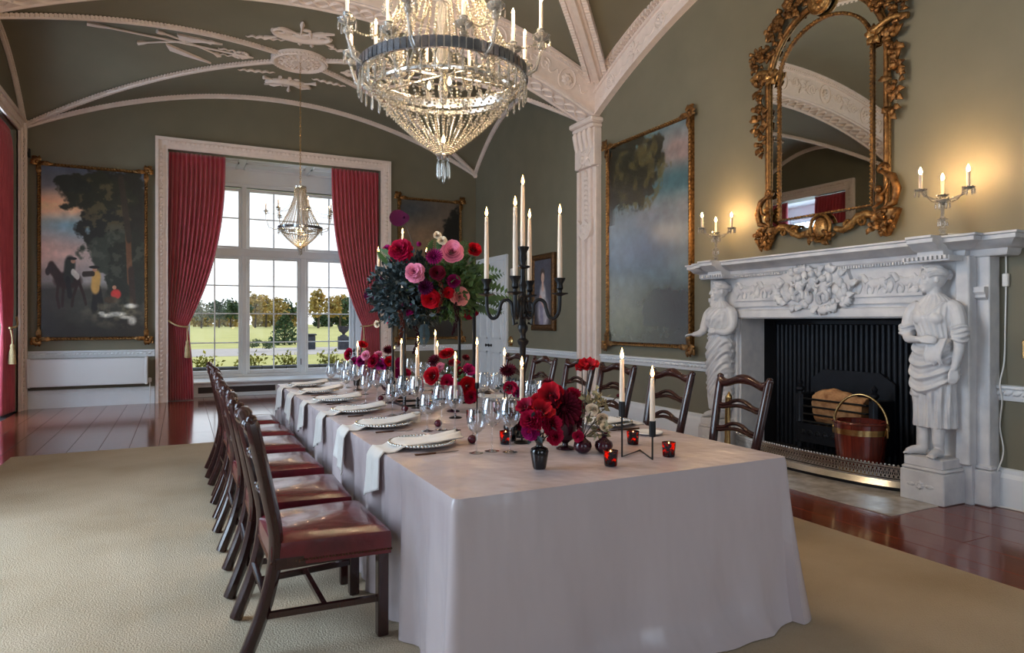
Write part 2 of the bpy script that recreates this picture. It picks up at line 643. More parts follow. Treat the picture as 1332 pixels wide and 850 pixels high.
def rib(path, w, h, side, teeth=0.05, parent=None, name='rib', strips=False):
    """plaster rib: flat band of width w (along side vector) hanging h below the path, with small dentils along both edges"""
    mb = MB()
    S = Vector(side).normalized()
    P = [Vector(p) for p in path]
    v = []
    prof = [(-0.5, 0.01), (-0.5, -0.5), (-0.3, -1), (0.3, -1), (0.5, -0.5), (0.5, 0.01)]
    if strips:
        prof = [(-0.5, 0.02), (-0.5, -0.35), (-0.36, -0.7), (-0.2, -0.62), (-0.14, -1.0), (0.14, -1.0), (0.2, -0.62), (0.36, -0.7), (0.5, -0.35), (0.5, 0.02)]
    m = len(prof)
    for p in P:
        for a, b in prof:
            v.append(p + S * (a * w) + Vector((0, 0, b * h)))
    f = []
    for i in range(len(P) - 1):
        for k in range(m - 1):
            f.append((i * m + k, i * m + k + 1, (i + 1) * m + k + 1, (i + 1) * m + k))
    f += [tuple(range(m)), tuple((len(P) - 1) * m + k for k in range(m))]
    mb.add(v, f)
    if teeth:
        acc = 0.0
        for i in range(len(P) - 1):
            d = P[i + 1] - P[i]
            L = d.length
            while acc < L:
                c = P[i] + d * (acc / L)
                t = d.normalized()
                for sg in (-1, 1):
                    e = c + S * (sg * w * 0.56)
                    a, b2 = t * teeth * 0.27, S * (w * 0.13)
                    q = [e - a - b2, e + a - b2, e + a + b2, e - a + b2]
                    lo = Vector((0, 0, -h * 0.75))
                    mb.add([x + Vector((0, 0, 0.005)) for x in q] + [x + lo for x in q], [(0, 1, 2, 3), (4, 5, 6, 7), (0, 1, 5, 4), (1, 2, 6, 5), (2, 3, 7, 6), (3, 0, 4, 7)])
                acc += teeth
            acc -= L
    return mb.build(name, 'plaster', parent or ceiling, smooth=30, recalc=True)


# far bay: thin beaded ribs
for (p, q) in (((XL, YB), (XR, 8.65)), ((XL, 8.65), (XR, YB))):
    d = Vector((q[0] - p[0], q[1] - p[1], 0)).normalized()
    rib(rib_path(p, q, vz_a, 60), 0.075, 0.05, (-d.y, d.x, 0), 0.05)
# wall arches of the far bay
rib([(XL + (XR - XL) * k / 60, YB - 0.03, SA + RA * (1 - (2 * k / 60 - 1) ** 2) - 0.005) for k in range(61)], 0.06, 0.07, (0, 1, 0), 0.05, name='wall_rib')
for xx in (XL + 0.03, XR - 0.03):
    rib([(xx, 8.65 + 4.2 * k / 40, SA + RA * (1 - (2 * k / 40 - 1) ** 2) - 0.005) for k in range(41)], 0.06, 0.07, (1, 0, 0), 0.05, name='wall_rib')
# main bay: broad moulded diagonal ribs
for (p, q) in (((XL + 0.08, 0.45), (XR - 0.08, 8.16)), ((XL + 0.08, 8.16), (XR - 0.08, 0.45))):
    d = Vector((q[0] - p[0], q[1] - p[1], 0)).normalized()
    rib(rib_path(p, q, vz_b, 60), 0.24, 0.13, (-d.y, d.x, 0), 0.055, strips=True)
# plaster roses
ro = MB()
M0 = TM(XC, ACY, vz_a(XC, ACY) - 0.02)
ro.lathe([(0.0, -0.03), (0.1, -0.045), (0.2, -0.03), (0.33, -0.02), (0.35, -0.05), (0.39, -0.06), (0.42, -0.03), (0.43, 0.02)], 40, M0)
for k in range(48):
    t = 2 * PI * k / 48
    ro.sphere((0.415 * math.cos(t), 0.415 * math.sin(t), -0.035), 0.018, 5, 4, M=M0)
for k in range(16):
    t = 2 * PI * k / 16
    for rr, sz in ((0.12, 0.028), (0.2, 0.03), (0.28, 0.034)):
        ro.sphere((rr * math.cos(t + rr * 5), rr * math.sin(t + rr * 5), -0.035), sz, 6, 4, (1, 1, 0.6), M=M0)
ro.build('ceiling_rose', 'plaster', ceiling, smooth=50)
ro2 = MB()
ro2.lathe([(0.0, -0.1), (0.2, -0.09), (0.5, -0.06), (0.7, -0.05), (0.75, 0.02)], 40, TM(XC, BCY, vz_b(XC, BCY) + 0.01))
ro2.build('ceiling_rose', 'plaster', ceiling, smooth=50)


# plaster trophies laid on the vault
def on_vault(pts, off=0.025):
    return [(x, y, vz_a(x, y) - off) for x, y in pts]


def rot2(pts, c, a, s=1.0):
    return [(c[0] + s * (x * math.cos(a) - y * math.sin(a)), c[1] + s * (x * math.sin(a) + y * math.cos(a))) for x, y in pts]


def seglist(a, b, n=8):
    return [(a[0] + (b[0] - a[0]) * k / n, a[1] + (b[1] - a[1]) * k / n) for k in range(n + 1)]


def shield_trophy(c, a, s):
    mb = MB()
    arc = [(0.42 * math.cos(t), 0.2 * math.sin(t) - 0.02) for t in [PI * 0.02 + PI * 0.96 * k / 20 for k in range(21)]]
    mb.tube(on_vault(rot2(arc, c, a, s)), [0.03 + 0.035 * math.sin(PI * k / 20) for k in range(21)], 6)
    for sg in (-1, 1):
        sp = [(sg * 0.4 + sg * -0.075 + 0.08 * math.cos(t), 0.0 + 0.06 * math.sin(t)) for t in [k * 0.6 for k in range(12)]]
        mb.tube(on_vault(rot2(sp, c, a, s)), 0.02, 5)
    for (p, q) in (((-0.5, 0.32), (0.34, -0.16)), ((0.5, 0.24), (-0.36, -0.1)), ((0.02, 0.36), (-0.06, -0.42)), ((0.2, 0.36), (0.1, -0.1))):
        L = on_vault(rot2(seglist(p, q, 10), c, a, s))
        mb.tube(L, [0.035, 0.02, 0.014, 0.014, 0.014, 0.014, 0.014, 0.016, 0.028, 0.038, 0.012], 5)
    for p, r in (((0.02, 0.1), 0.12), ((-0.2, 0.12), 0.08), ((0.22, 0.1), 0.08), ((-0.12, 0.3), 0.05), ((0.04, -0.12), 0.06)):
        q = on_vault(rot2([p], c, a, s), 0.012)[0]
        mb.sphere(q, r * s, 8, 5, (1.2, 0.8, 0.35))
    fl = [(0.15, 0.05), (0.44, -0.18), (0.34, -0.16), (0.2, -0.08)]
    q = on_vault(rot2(fl, c, a, s), 0.03)
    mb.add(q + [(x, y, z + 0.03) for x, y, z in q], [(0, 1, 2, 3), (7, 6, 5, 4), (0, 1, 5, 4), (1, 2, 6, 5), (2, 3, 7, 6), (3, 0, 4, 7)])
    return mb.build('plaster_trophy', 'plaster', ceiling, smooth=60)


shield_trophy((1.54, 9.72), 0.0, 0.95)
shield_trophy((1.65, 11.9), PI, 0.85)
# ribbons beside the rose
for (cx, cy) in ((1.1, 10.05), (2.25, 10.05), (1.1, 11.45), (2.25, 11.45)):
    mb = MB()
    pts = [(cx - 0.28 + 0.56 * k / 24, cy + 0.025 * math.sin(k * 1.3)) for k in range(25)]
    mb.tube(on_vault(pts, 0.015), [0.008 + 0.018 * math.sin(PI * k / 24) for k in range(25)], 5)
    mb.build('plaster_ribbon', 'plaster', ceiling, smooth=60)


# crossed spears with banners in the side cells
def spear_trophy(sg):
    mb = MB()
    X = lambda x: XC + sg * (x - XC)
    for (p, q) in (((-1.15, 10.68), (1.0, 10.92)), ((-0.56, 11.05), (0.45, 10.55)), ((-0.3, 10.5), (0.55, 11.05))):
        p, q = (X(p[0]), p[1]), (X(q[0]), q[1])
        mb.tube(on_vault(seglist(p, q, 16)), [0.035, 0.03] + [0.016] * 13 + [0.04, 0.01], 5)
    for poly in ([(-0.05, 10.5), (0.55, 10.62), (0.2, 10.68), (-0.02, 10.72)], [(-0.2, 10.95), (0.42, 11.3), (0.05, 11.2), (-0.15, 11.12)]):
        q = on_vault([(X(a), b) for a, b in poly], 0.03)
        mb.add(q + [(x, y, z + 0.035) for x, y, z in q], [(0, 1, 2, 3), (7, 6, 5, 4), (0, 1, 5, 4), (1, 2, 6, 5), (2, 3, 7, 6), (3, 0, 4, 7)])
    for k in range(10):
        t = k * 0.63
        q = on_vault([(X(0.82 + 0.1 * math.cos(t)), 10.9 + 0.1 * math.sin(t))], 0.02)[0]
        mb.sphere(q, 0.035, 6, 4, (1, 1, 0.6))
    for off in (-0.09, 0.1):
        pts = [(X(0.5 + 0.4 * k / 16), 10.9 + off + 0.02 * math.sin(k * 1.4)) for k in range(17)]
        mb.tube(on_vault(pts, 0.015), 0.012, 5)
    mb.build('plaster_trophy', 'plaster', ceiling, smooth=60)


spear_trophy(1)
spear_trophy(-1)

# broad transverse arches
NA = 60
arx = [XL - 0.02 + (XR - XL + 0.04) * k / NA for k in range(NA + 1)]
ux = [(x - XC) / XH for x in arx]
a_lo = [(x, 4.42 + 0.96 * (1 - min(1, u * u))) for x, u in zip(arx, ux)]
a_hi = [(x, SB + RB * (1 - min(1, u * u)) + 0.06) for x, u in zip(arx, ux)]


def off(curve, dz):
    return [(x, z + dz) for x, z in curve]


arch = MB().band(a_lo, a_hi, 8.25, 8.65)
tarch = struct(arch, 'trim_1', 'plaster', 'broad white plaster arch spanning the room with carved scrolls', smooth=30)
struct(MB().band(a_lo, a_hi, -0.05, 0.35), 'trim_2', 'plaster', 'broad white plaster arch over the viewer', smooth=30)
# mouldings of the arch face
for dz0, dz1, pr in ((-0.0, 0.05, 0.03), (0.44, 0.5, 0.03), (0.5, 0.54, 0.055)):
    MB().band(off(a_lo, dz0), off(a_lo, dz1), 8.25 - pr, 8.26).build('arch_moulding', 'plaster', tarch, smooth=30)
# bead course on top edge
be = MB()
for k in range(0, 150):
    x = XL + (XR - XL) * (k + 0.5) / 150
    u = (x - XC) / XH
    be.sphere((x, 8.225, 4.42 + 0.96 * (1 - u * u) + 0.47), 0.02, 5, 4)
be.build('bead_course', 'plaster', tarch, smooth=60)
# carved scrolls and urns on the face towards the table
for k in range(13):
    x = XL + 0.55 + (XR - XL - 1.1) * k / 12
    u = (x - XC) / XH
    z = 4.42 + 0.96 * (1 - u * u) + 0.25
    sl = math.atan(-2 * 0.96 * u / XH)
    mb = MB()
    M = TM(x, 8.25, z) @ Matrix.Rotation(-sl, 4, 'Y')
    if k % 2:
        mb.tube(spiral(0, 0, 0.14, 0.02, 1.8, 0.3), 0.014, 5, M=M)
        mb.tube(spiral(0.2, 0.02, 0.1, 0.02, 1.6, 2.5, d=-1), 0.012, 5, M=M)
        mb.tube(spiral(-0.22, -0.02, 0.1, 0.02, 1.6, 0.5), 0.012, 5, M=M)
        for a in (0.5, 2.4, 3.8, 5.4):
            leaf(mb, (0.06 * math.cos(a), 0, 0.05 * math.sin(a)), a, 0.14, 0.07, 0.015, 0.01, M)
    else:
        mb.tube([(0.14 * math.cos(t), 0, 0.17 * math.sin(t)) for t in [2 * PI * j / 20 for j in range(20)]], 0.016, 5, closed=True, M=M)
        rosette(mb, (0, 0, 0), 0.1, 8, M, 0.02)
        for sg in (-1, 1):
            mb.tube([(sg * (0.16 + 0.2 * j / 8), 0, 0.05 * math.sin(j * 0.9)) for j in range(9)], 0.012, 5, M=M)
    mb.build('carved_scroll', 'plaster', tarch, smooth=60)
# guilloche on the soffit
for sg in (1, -1):
    mb = MB()
    pts = []
    for k in range(0, 241):
        x = XL + 0.1 + (XR - XL - 0.2) * k / 240
        u = (x - XC) / XH
        pts.append((x, 8.45 + sg * 0.1 * math.sin(k * 2 * PI / 12), 4.42 + 0.96 * (1 - u * u) - 0.005))
    mb.tube(pts, 0.022, 5)
    mb.build('guilloche', 'plaster', tarch, smooth=60)
for yy in (8.27, 8.63):
    mb = MB()
    mb.tube([(x, yy, z) for x, z in a_lo], 0.022, 6)
    mb.build('arch_bead', 'plaster', tarch, smooth=60)

# wall arches of the main bay (carved band against each long wall)
NB = 50
vy = [0.35 + 7.9 * k / NB for k in range(NB + 1)]


def wall_arch(xw, sgn, carved, nm):
    lo = [(y, 4.45 + 1.06 * (1 - ((y - BCY) / BH) ** 2)) for y in vy]
    hi = [(y, SB + RB * (1 - ((y - BCY) / BH) ** 2) + 0.05) for y in vy]
    # frame: local x = world y, local y = towards wall
    M = Matrix(((0, sgn, 0, xw), (1, 0, 0, 0), (0, 0, 1, 0), (0, 0, 0, 1)))
    o = struct(MB().band(lo, hi, -0.07, 0.02, M), nm, 'plaster', 'carved white plaster arch band high on the wall ' + ('over the mirror' if carved else 'opposite the mirror'), smooth=30)
    if carved:
        mid = [(y, z + 0.33) for y, z in lo]
        MB().band(mid, [(y, z + 0.04) for y, z in mid], -0.1, -0.06, M).build('arch_moulding', 'plaster', o, smooth=30)
        MB().band([(y, z + 0.46) for y, z in lo], hi, -0.16, -0.06, M).build('arch_moulding', 'plaster', o, smooth=30)
        MB().band(lo, [(y, z + 0.03) for y, z in lo], -0.1, -0.06, M).build('arch_moulding', 'plaster', o, smooth=30)
        be = MB()
        for k in range(130):
            y = 0.45 + 7.7 * k / 129
            z = 4.45 + 1.06 * (1 - ((y - BCY) / BH) ** 2)
            be.sphere((y, -0.1, z + 0.395), 0.016, 5, 4, M=M)
            be.box(y - 0.018, y + 0.018, -0.15, -0.06, z + 0.41, z + 0.46, M=M)
        be.build('bead_course', 'plaster', o, smooth=30)
        for k in range(14):
            y = 0.75 + 7.1 * k / 13
            v = (y - BCY) / BH
            z = 4.45 + 1.06 * (1 - v * v) + 0.18
            M2 = M @ TM(y, -0.07, z) @ Matrix.Rotation(math.atan(2 * 1.06 * v / BH), 4, 'Y')
            mb = MB()
            if k % 2:
                mb.tube([(0.1 * math.cos(t), 0, 0.11 * math.sin(t)) for t in [2 * PI * j / 18 for j in range(18)]], 0.013, 5, closed=True, M=M2)
                rosette(mb, (0, 0, 0), 0.085, 8, M2, 0.02)
            else:
                for a in (0.3, 1.2, 2.0, 2.9, 4.0, 5.3):
                    leaf(mb, (0.03 * math.cos(a), 0, 0.03 * math.sin(a)), a, 0.11, 0.05, 0.015, 0.01, M2)
            for sg in (-1, 1):
                mb.tube([(sg * (0.12 + 0.17 * j / 8), 0, -0.05 * math.sin(PI * j / 8)) for j in range(9)], [0.008 + 0.008 * (j % 2) for j in range(9)], 5, M=M2)
            mb.build('patera', 'plaster', o, smooth=60)
    return o


wall_arch(XR, 1, True, 'trim_3')
wall_arch(XL, -1, False, 'trim_4')


# pilasters
def pilaster(xw, rz, nm, label, rich):
    M = TM(xw, 8.45, 0) @ Matrix.Rotation(rz, 4, 'Z')
    mb = MB()
    mb.box(-0.265, 0.265, -0.05, 0.02, 0, 4.1, M)
    mb.bbox(-0.3, 0.3, -0.13, 0.02, 0, 0.3, 0.012, M)
    mb.bbox(-0.285, 0.285, -0.1, 0.02, 0.3, 0.36, 0.015, M)
    for x0, x1 in ((-0.265, -0.2), (-0.11, -0.045), (0.045, 0.11), (0.2, 0.265)):
        mb.bbox(x0, x1, -0.1, -0.04, 0.36, 3.7, 0.01, M)
    o = struct(mb, nm, 'plaster', label, smooth=30)
    cp = MB()
    cp.bbox(-0.27, 0.27, -0.13, 0.02, 3.72, 4.28, 0.01, M)
    cp.bbox(-0.285, 0.285, -0.17, 0.02, 4.28, 4.34, 0.015, M)
    cp.bbox(-0.315, 0.315, -0.21, 0.02, 4.34, 4.43, 0.02, M)
    cp.build('capital', 'plaster', o, smooth=30)
    if rich:
        for k in range(4):
            lf = MB()
            xk = -0.195 + 0.13 * k
            lf.tube([(xk, -0.12 - 0.04 * math.sin(PI * t * 0.5), 3.98 + 0.29 * t) for t in [j / 8 for j in range(9)]], [0.025, 0.038, 0.042, 0.043, 0.044, 0.046, 0.05, 0.05, 0.03], 7, M=M)
            lf.build('capital_leaf', 'plaster', o, smooth=60)
        pn = MB()
        rosette(pn, (0, -0.13, 3.86), 0.13, 9, M, 0.03)
        for a in (0.6, 2.5, 3.8, 5.6):
            leaf(pn, (0, -0.12, 3.86), a, 0.24, 0.1, 0.02, 0.01, M)
        pn.build('capital_rosette', 'plaster', o, smooth=60)
        dr = MB()
        for k in range(13):
            z = 3.6 - 0.075 * k
            for sg in (-1, 1):
                leaf(dr, (0, -0.08, z), -PI / 2 + sg * 0.7, 0.1, 0.045, 0.02, 0.01, M)
        dr.tube([(0, -0.09, 3.65), (0, -0.09, 2.6)], 0.016, 6, M=M)
        dr.build('husk_drop', 'plaster', o, smooth=60)
        sh = MB()
        sh.prism([(-0.2, 2.95), (-0.1, 2.86), (0, 2.93), (0.1, 2.86), (0.2, 2.95), (0.18, 2.76), (0.1, 2.66), (0, 2.62), (-0.1, 2.66), (-0.18, 2.76)], -0.13, -0.06, M)
        for a in range(8):
            sh.sphere((0.09 * math.cos(a * 0.785), -0.13, 2.78 + 0.06 * math.sin(a * 0.785)), 0.02, 5, 4, M=M)
        sh.build('shield', 'plaster', o, smooth=40)
    return o


pilaster(XR, -PI / 2, 'trim_5', 'fluted white plaster pilaster with leaf capital beside the tall painting', True)
pilaster(XL, PI / 2, 'trim_6', 'fluted white plaster pilaster on the window side wall', False)


# dado rail and skirting; run given in a wall frame
def run_moulding(nm, M, spans, profile, label, leaves=False, material='white_paint'):
    mb = MB()
    for a, b in spans:
        n = len(profile)
        v = [(a, y, z) for y, z in profile] + [(b, y, z) for y, z in profile]
        f = [tuple(range(n)), tuple(range(2 * n - 1, n - 1, -1))]
        for k in range(n):
            k2 = (k + 1) % n
            f.append((k, k + n, k2 + n, k2))
        mb.add(v, f, M)
    o = struct(mb, nm, material, label, smooth=30)
    if leaves:
        lf = MB()
        for a, b in spans:
            x = a + 0.03
            while x < b - 0.03:
                leaf(lf, (x - 0.025, -0.03, 0.845), 0.5, 0.075, 0.04, 0.008, 0.0, M, 3)
                x += 0.06
        lf.build('leaf_moulding', material, o, smooth=60)
    return o


dado = [(0.01, 0.8), (-0.018, 0.8), (-0.03, 0.825), (-0.03, 0.88), (-0.055, 0.895), (-0.055, 0.915), (0.01, 0.92)]
skirt = [(0.01, 0.0), (-0.05, 0.0), (-0.05, 0.22), (-0.03, 0.25), (-0.03, 0.28), (-0.015, 0.29), (0.01, 0.29)]
MRW = TM(XR, 0, 0) @ Matrix.Rotation(-PI / 2, 4, 'Z')      # local x = -world y
MBW = TM(0, YB, 0)
MLW = TM(XL, 0, 0) @ Matrix.Rotation(PI / 2, 4, 'Z')       # local x = world y
r_sp = [(-11.3, -8.74), (-8.16, -5.75), (-2.86, 4.1)]
run_moulding('trim_7', MRW, r_sp, dado, 'white leaf carved dado rail on the fireplace wall', True)
run_moulding('baseboard_right', MRW, r_sp, skirt, 'deep white skirting along the fireplace wall')
b_sp = [(XL, -0.4), (3.73, XR)]
run_moulding('trim_8', MBW, b_sp, dado, 'white leaf carved dado rail on the window end wall', True)
run_moulding('baseboard_back', MBW, b_sp, skirt, 'deep white skirting below the hunting picture')
run_moulding('trim_9', MLW, [(YR, -3.4), (-0.6, 2.8), (5.8, 8.16), (8.74, 9.66)], dado, 'white dado rail on the window side wall')
run_moulding('baseboard_left', MLW, [(YR, -3.4), (-0.6, 2.8), (5.8, 8.16), (8.74, 9.66)], skirt, 'deep white skirting on the window side wall')


# architraves round the openings
def architrave(nm, M, x0, x1, z1, w, label, zb=0.0, carved=True):
    mb = MB()
    for (d0, d1, pr) in ((0.0, w * 0.3, 0.03), (w * 0.3, w * 0.75, 0.05), (w * 0.75, w, 0.085)):
        mb.box(x0 - d1, x0 - d0, -pr, 0.02, zb, z1 + d0, M)
        mb.box(x1 + d0, x1 + d1, -pr, 0.02, zb, z1 + d0, M)
        mb.box(x0 - d1, x1 + d1, -pr, 0.02, z1 + d0, z1 + d1, M)
    o = struct(mb, nm, 'plaster', label, smooth=30)
    if carved:
        be = MB()
        k = 0
        z = zb + 0.1
        while z < z1:
            for xx in (x0 - w * 0.55, x1 + w * 0.55):
                leaf(be, (xx - 0.03, -0.05, z), 0.7, 0.08, 0.05, 0.01, 0, M, 3)
            z += 0.075
        x = x0
        while x < x1:
            leaf(be, (x, -0.05, z1 + w * 0.52), 0.6, 0.08, 0.05, 0.01, 0, M, 3)
            x += 0.075
        be.build('leaf_moulding', 'plaster', o, smooth=60)
    return o


architrave('trim_10', MBW, WB[0], WB[1], WB[3], 0.19, 'white carved architrave around the tall garden window')
architrave('trim_11', MLW, WL[0], WL[1], WL[3], 0.22, 'white carved architrave of the side window by the corner')
MREAR = TM(0, YR, 0) @ Matrix.Rotation(PI, 4, 'Z')

# ------------------------------------------------------------------ window bays


def casement_window(nm, M, xs, zs_low, zs_up, label, dy=0.07):
    """xs: list of (x0, x1) lights; zs: pane bounds. Front = -y"""
    x_min, x_max = xs[0][0] - 0.12, xs[-1][1] + 0.12
    fr = MB()
    z0, zt0, zt1, z1 = zs_low[0] - 0.1, zs_low[-1] + 0.05, zs_up[0] - 0.05, zs_up[-1] + 0.1
    fr.bbox(x_min, x_max, -0.06, dy, z0 - 0.04, z0 + 0.02, 0.006, M)
    fr.bbox(x_min, x_max, -0.09, dy, zt0, zt1, 0.01, M)
    fr.bbox(x_min, x_max, -0.05, dy, z1 - 0.02, z1 + 0.06, 0.008, M)
    fr.bbox(x_min, xs[0][0] - 0.055, -0.06, dy, z0, z1, 0.008, M)
    fr.bbox(xs[-1][1] + 0.055, x_max, -0.06, dy, z0, z1, 0.008, M)
    for a, b in zip(xs[:-1], xs[1:]):
        fr.bbox(a[1] + 0.055, b[0] - 0.055, -0.08, dy, z0, z1, 0.012, M)
    w = struct(fr, nm, 'sash_paint', label, smooth=30)
    for (x0, x1) in xs:
        for zs in (zs_low, zs_up):
            s = MB()
            s.bbox(x0 - 0.055, x0, -0.03, 0.03, zs[0] - 0.08, zs[-1] + 0.055, 0.006, M)
            s.bbox(x1, x1 + 0.055, -0.03, 0.03, zs[0] - 0.08, zs[-1] + 0.055, 0.006, M)
            s.bbox(x0, x1, -0.03, 0.03, zs[0] - 0.08, zs[0], 0.006, M)
            s.bbox(x0, x1, -0.03, 0.03, zs[-1], zs[-1] + 0.055, 0.006, M)
            sash = s.build('sash', 'sash_paint', w, smooth=30)
            xm = 0.5 * (x0 + x1)
            g = MB()
            g.bbox(xm - 0.012, xm + 0.012, -0.022, 0.022, zs[0], zs[-1], 0.004, M)
            g.build('glazing_bar', 'sash_paint', sash, smooth=30)
            for z in zs[1:-1]:
                g = MB()
                g.bbox(x0, x1, -0.02, 0.02, z - 0.012, z + 0.012, 0.004, M)
                g.build('glazing_bar', 'sash_paint', sash, smooth=30)
            for (a, b) in ((x0, xm - 0.012), (xm + 0.012, x1)):
                for k in range(len(zs) - 1):
                    p = MB().box(a, b, -0.003, 0.003, zs[k] + 0.01, zs[k + 1] - 0.01, M)
                    p.build('pane', 'pane', sash, smooth=0)
    return w


LOW = [0.42, 0.97, 1.55, 2.11, 2.64]
UP = [2.9, 3.46, 4.0]
win1 = casement_window('window_1', TM(0, 14.3, 0), [(0.16, 1.03), (1.24, 2.16), (2.38, 3.24)], LOW, UP, 'tall white mullioned garden window with small panes')
la = MB().tube([(2.22, 14.22, 0.62), (2.22, 14.18, 0.62), (2.22, 14.17, 0.5)], 0.008, 6)
la.build('window_latch', 'iron', win1)
# bay shell: reveals, ceiling with panels, raised sill with heating grilles
bay = MB()
bay.box(-0.35, -0.2, YB + 0.2, 14.6, 0, 4.6)
bay.box(3.53, 3.68, YB + 0.2, 14.6, 0, 4.6)
bay.box(-0.2, 0.06, 14.24, 14.4, 0.2, 4.6)
bay.box(3.34, 3.53, 14.24, 14.4, 0.2, 4.6)
bay.box(-0.2, 3.53, 14.26, 14.42, 4.08, 4.6)
bay.box(-0.35, 3.68, YB + 0.2, 14.6, 4.5, 4.62)
struct(bay, 'wall_bay', 'panel_paint', 'white panelled reveal of the garden window', smooth=0)
bc = MB()
bc.box(-0.2, 3.53, YB + 0.02, 14.3, 4.44, 4.52)
bayc = struct(bc, 'ceiling_bay', 'panel_paint', 'white panelled soffit above the garden window', smooth=0)
for k in range(3):
    x0 = -0.1 + 1.22 * k
    for y0, y1 in ((13.0, 13.55), (13.68, 14.2)):
        pm = MB()
        for (a, b, c, d) in ((x0, x0 + 1.1, y0, y0 + 0.03), (x0, x0 + 1.1, y1 - 0.03, y1), (x0, x0 + 0.03, y0, y1), (x0 + 1.07, x0 + 1.1, y0, y1)):
            pm.box(a, b, c, d, 4.415, 4.445)
        pm.build('panel_moulding', 'panel_paint', bayc, smooth=0)
sl = MB()
sl.box(-0.2, 3.53, 13.4, 14.3, 0.0, 0.24)
sl.bbox(-0.2, 3.53, 13.34, 14.26, 0.24, 0.28, 0.01)
sill = struct(sl, 'sill_garden', 'white_paint', 'low white window seat sill below the garden window', smooth=30)
for x0, x1 in ((0.28, 1.62), (1.75, 3.1)):
    g = MB()
    g.box(x0, x1, 13.392, 13.402, 0.07, 0.18)
    for k in range(28):
        xx = x0 + (x1 - x0) * (k + 0.5) / 28
        g.box(xx - 0.008, xx + 0.008, 13.385, 13.395, 0.075, 0.175)
    g.build('heating_grille', 'grille', sill, smooth=0)

# side window (carpet-side wall, far bay)
MW2 = TM(-3.6, 0, 0) @ Matrix.Rotation(PI / 2, 4, 'Z')
casement_window('window_2', MW2, [(10.02, 10.72), (10.93, 11.55), (11.76, 12.44)], LOW, UP, 'side window between red curtains, seen in the mirror')
b2 = MB()
b2.box(-3.9, XL - 0.35, 9.75, 9.9, 0, 4.6)
b2.box(-3.9, XL - 0.35, 12.55, 12.7, 0, 4.6)
b2.box(-3.9, XL - 0.02, 9.75, 12.7, 4.42, 4.6)
b2.box(-3.75, -3.5, 9.9, 12.55, 4.06, 4.45)
b2.box(-3.8, -3.0, 9.9, 12.55, 0, 0.28)
b2.box(-3.0, XL - 0.3, 9.9, 12.55, -0.1, -0.001)
struct(b2, 'wall_side_bay', 'panel_paint', 'white reveal of the side window', smooth=0)
# frames of the unseen windows
for nm, M, a, b in (('window_3', MLW, 3.0, 5.6), ('window_4', MLW, -3.2, -0.8), ('window_5', MREAR, -3.53, 0.2)):
    f = MB()
    for x in (a, a + (b - a) / 3, a + 2 * (b - a) / 3, b - 0.08):
        f.box(x, x + 0.08, 0.1, 0.2, 0.3, 4.36, M)
    for z in (0.3, 2.6, 4.28):
        f.box(a, b, 0.1, 0.2, z, z + 0.08, M)
    struct(f, nm, 'sash_paint', 'tall window lighting the room from outside the view', smooth=0)

# door in the fireplace wall near the far corner
dm = TM(XR, 12.02, 0) @ Matrix.Rotation(-PI / 2, 4, 'Z')
df = MB()
df.box(-0.62, 0.62, -0.03, 0.01, 0, 2.58, dm)
door = struct(df, 'door_1', 'white_paint', 'white double door with small knobs near the far corner', smooth=0)
for sg in (-1, 1):
    lf = MB()
    lf.bbox(min(sg * 0.008, sg * 0.6), max(sg * 0.008, sg * 0.6), -0.055, -0.03, 0.02, 2.56, 0.006, dm)
    leafo = lf.build('door_leaf', 'white_paint', door, smooth=30)
    for z0, z1 in ((0.25, 0.8), (1.05, 1.55), (1.7, 2.4)):
        p = MB()
        xa, xb = sorted((sg * 0.12, sg * 0.5))
        for (a, b, c, d) in ((xa, xb, z0, z0 + 0.03), (xa, xb, z1 - 0.03, z1), (xa, xa + 0.03, z0, z1), (xb - 0.03, xb, z0, z1)):
            p.box(a, b, -0.07, -0.05, c, d, dm)
        p.build('door_panel', 'white_paint', leafo, smooth=0)
    kn = MB()
    kn.lathe([(0.0, 0.0), (0.03, 0.0), (0.03, 0.008), (0.012, 0.012), (0.012, 0.04), (0.028, 0.05), (0.03, 0.065), (0.0, 0.078)], 12, dm @ TM(sg * 0.07, -0.055, 0.92) @ Matrix.Rotation(PI / 2, 4, 'X'))
    kn.build('door_knob', 'iron', door, smooth=60)
ar = MB()
for x0, x1, z0, z1 in ((-0.72, -0.62, 0, 2.68), (0.62, 0.72, 0, 2.68), (-0.62, 0.62, 2.58, 2.68)):
    ar.bbox(x0, x1, -0.045, 0.01, z0, z1, 0.008, dm)
ar.build('door_casing', 'white_paint', door, smooth=30)
# ================================================================== FIREPLACE (front = local -y)
FPY = 4.3
RW = -PI / 2
FLOC = (XR, FPY, 0)
fire = thing('chimneypiece', 'white marble chimneypiece with two carved standing figures and relief frieze', 'fireplace', FLOC, RW)


def mould(mb, x0, x1, prof, ret=True):
    """horizontal moulding along x with mitred returns; prof list of (projection, z)"""
    v, f = [], []
    for p, z in prof:
        v += [(x0 - p * ret, 0, z), (x0 - p * ret, -p, z), (x1 + p * ret, -p, z), (x1 + p * ret, 0, z)]
    for i in range(len(prof) - 1):
        for k in range(3):
            f.append((i * 4 + k, i * 4 + k + 1, i * 4 + k + 5, i * 4 + k + 4))
    n = (len(prof) - 1) * 4
    f += [(0, 1, 2, 3), (n, n + 1, n + 2, n + 3)]
    mb.add(v, f)


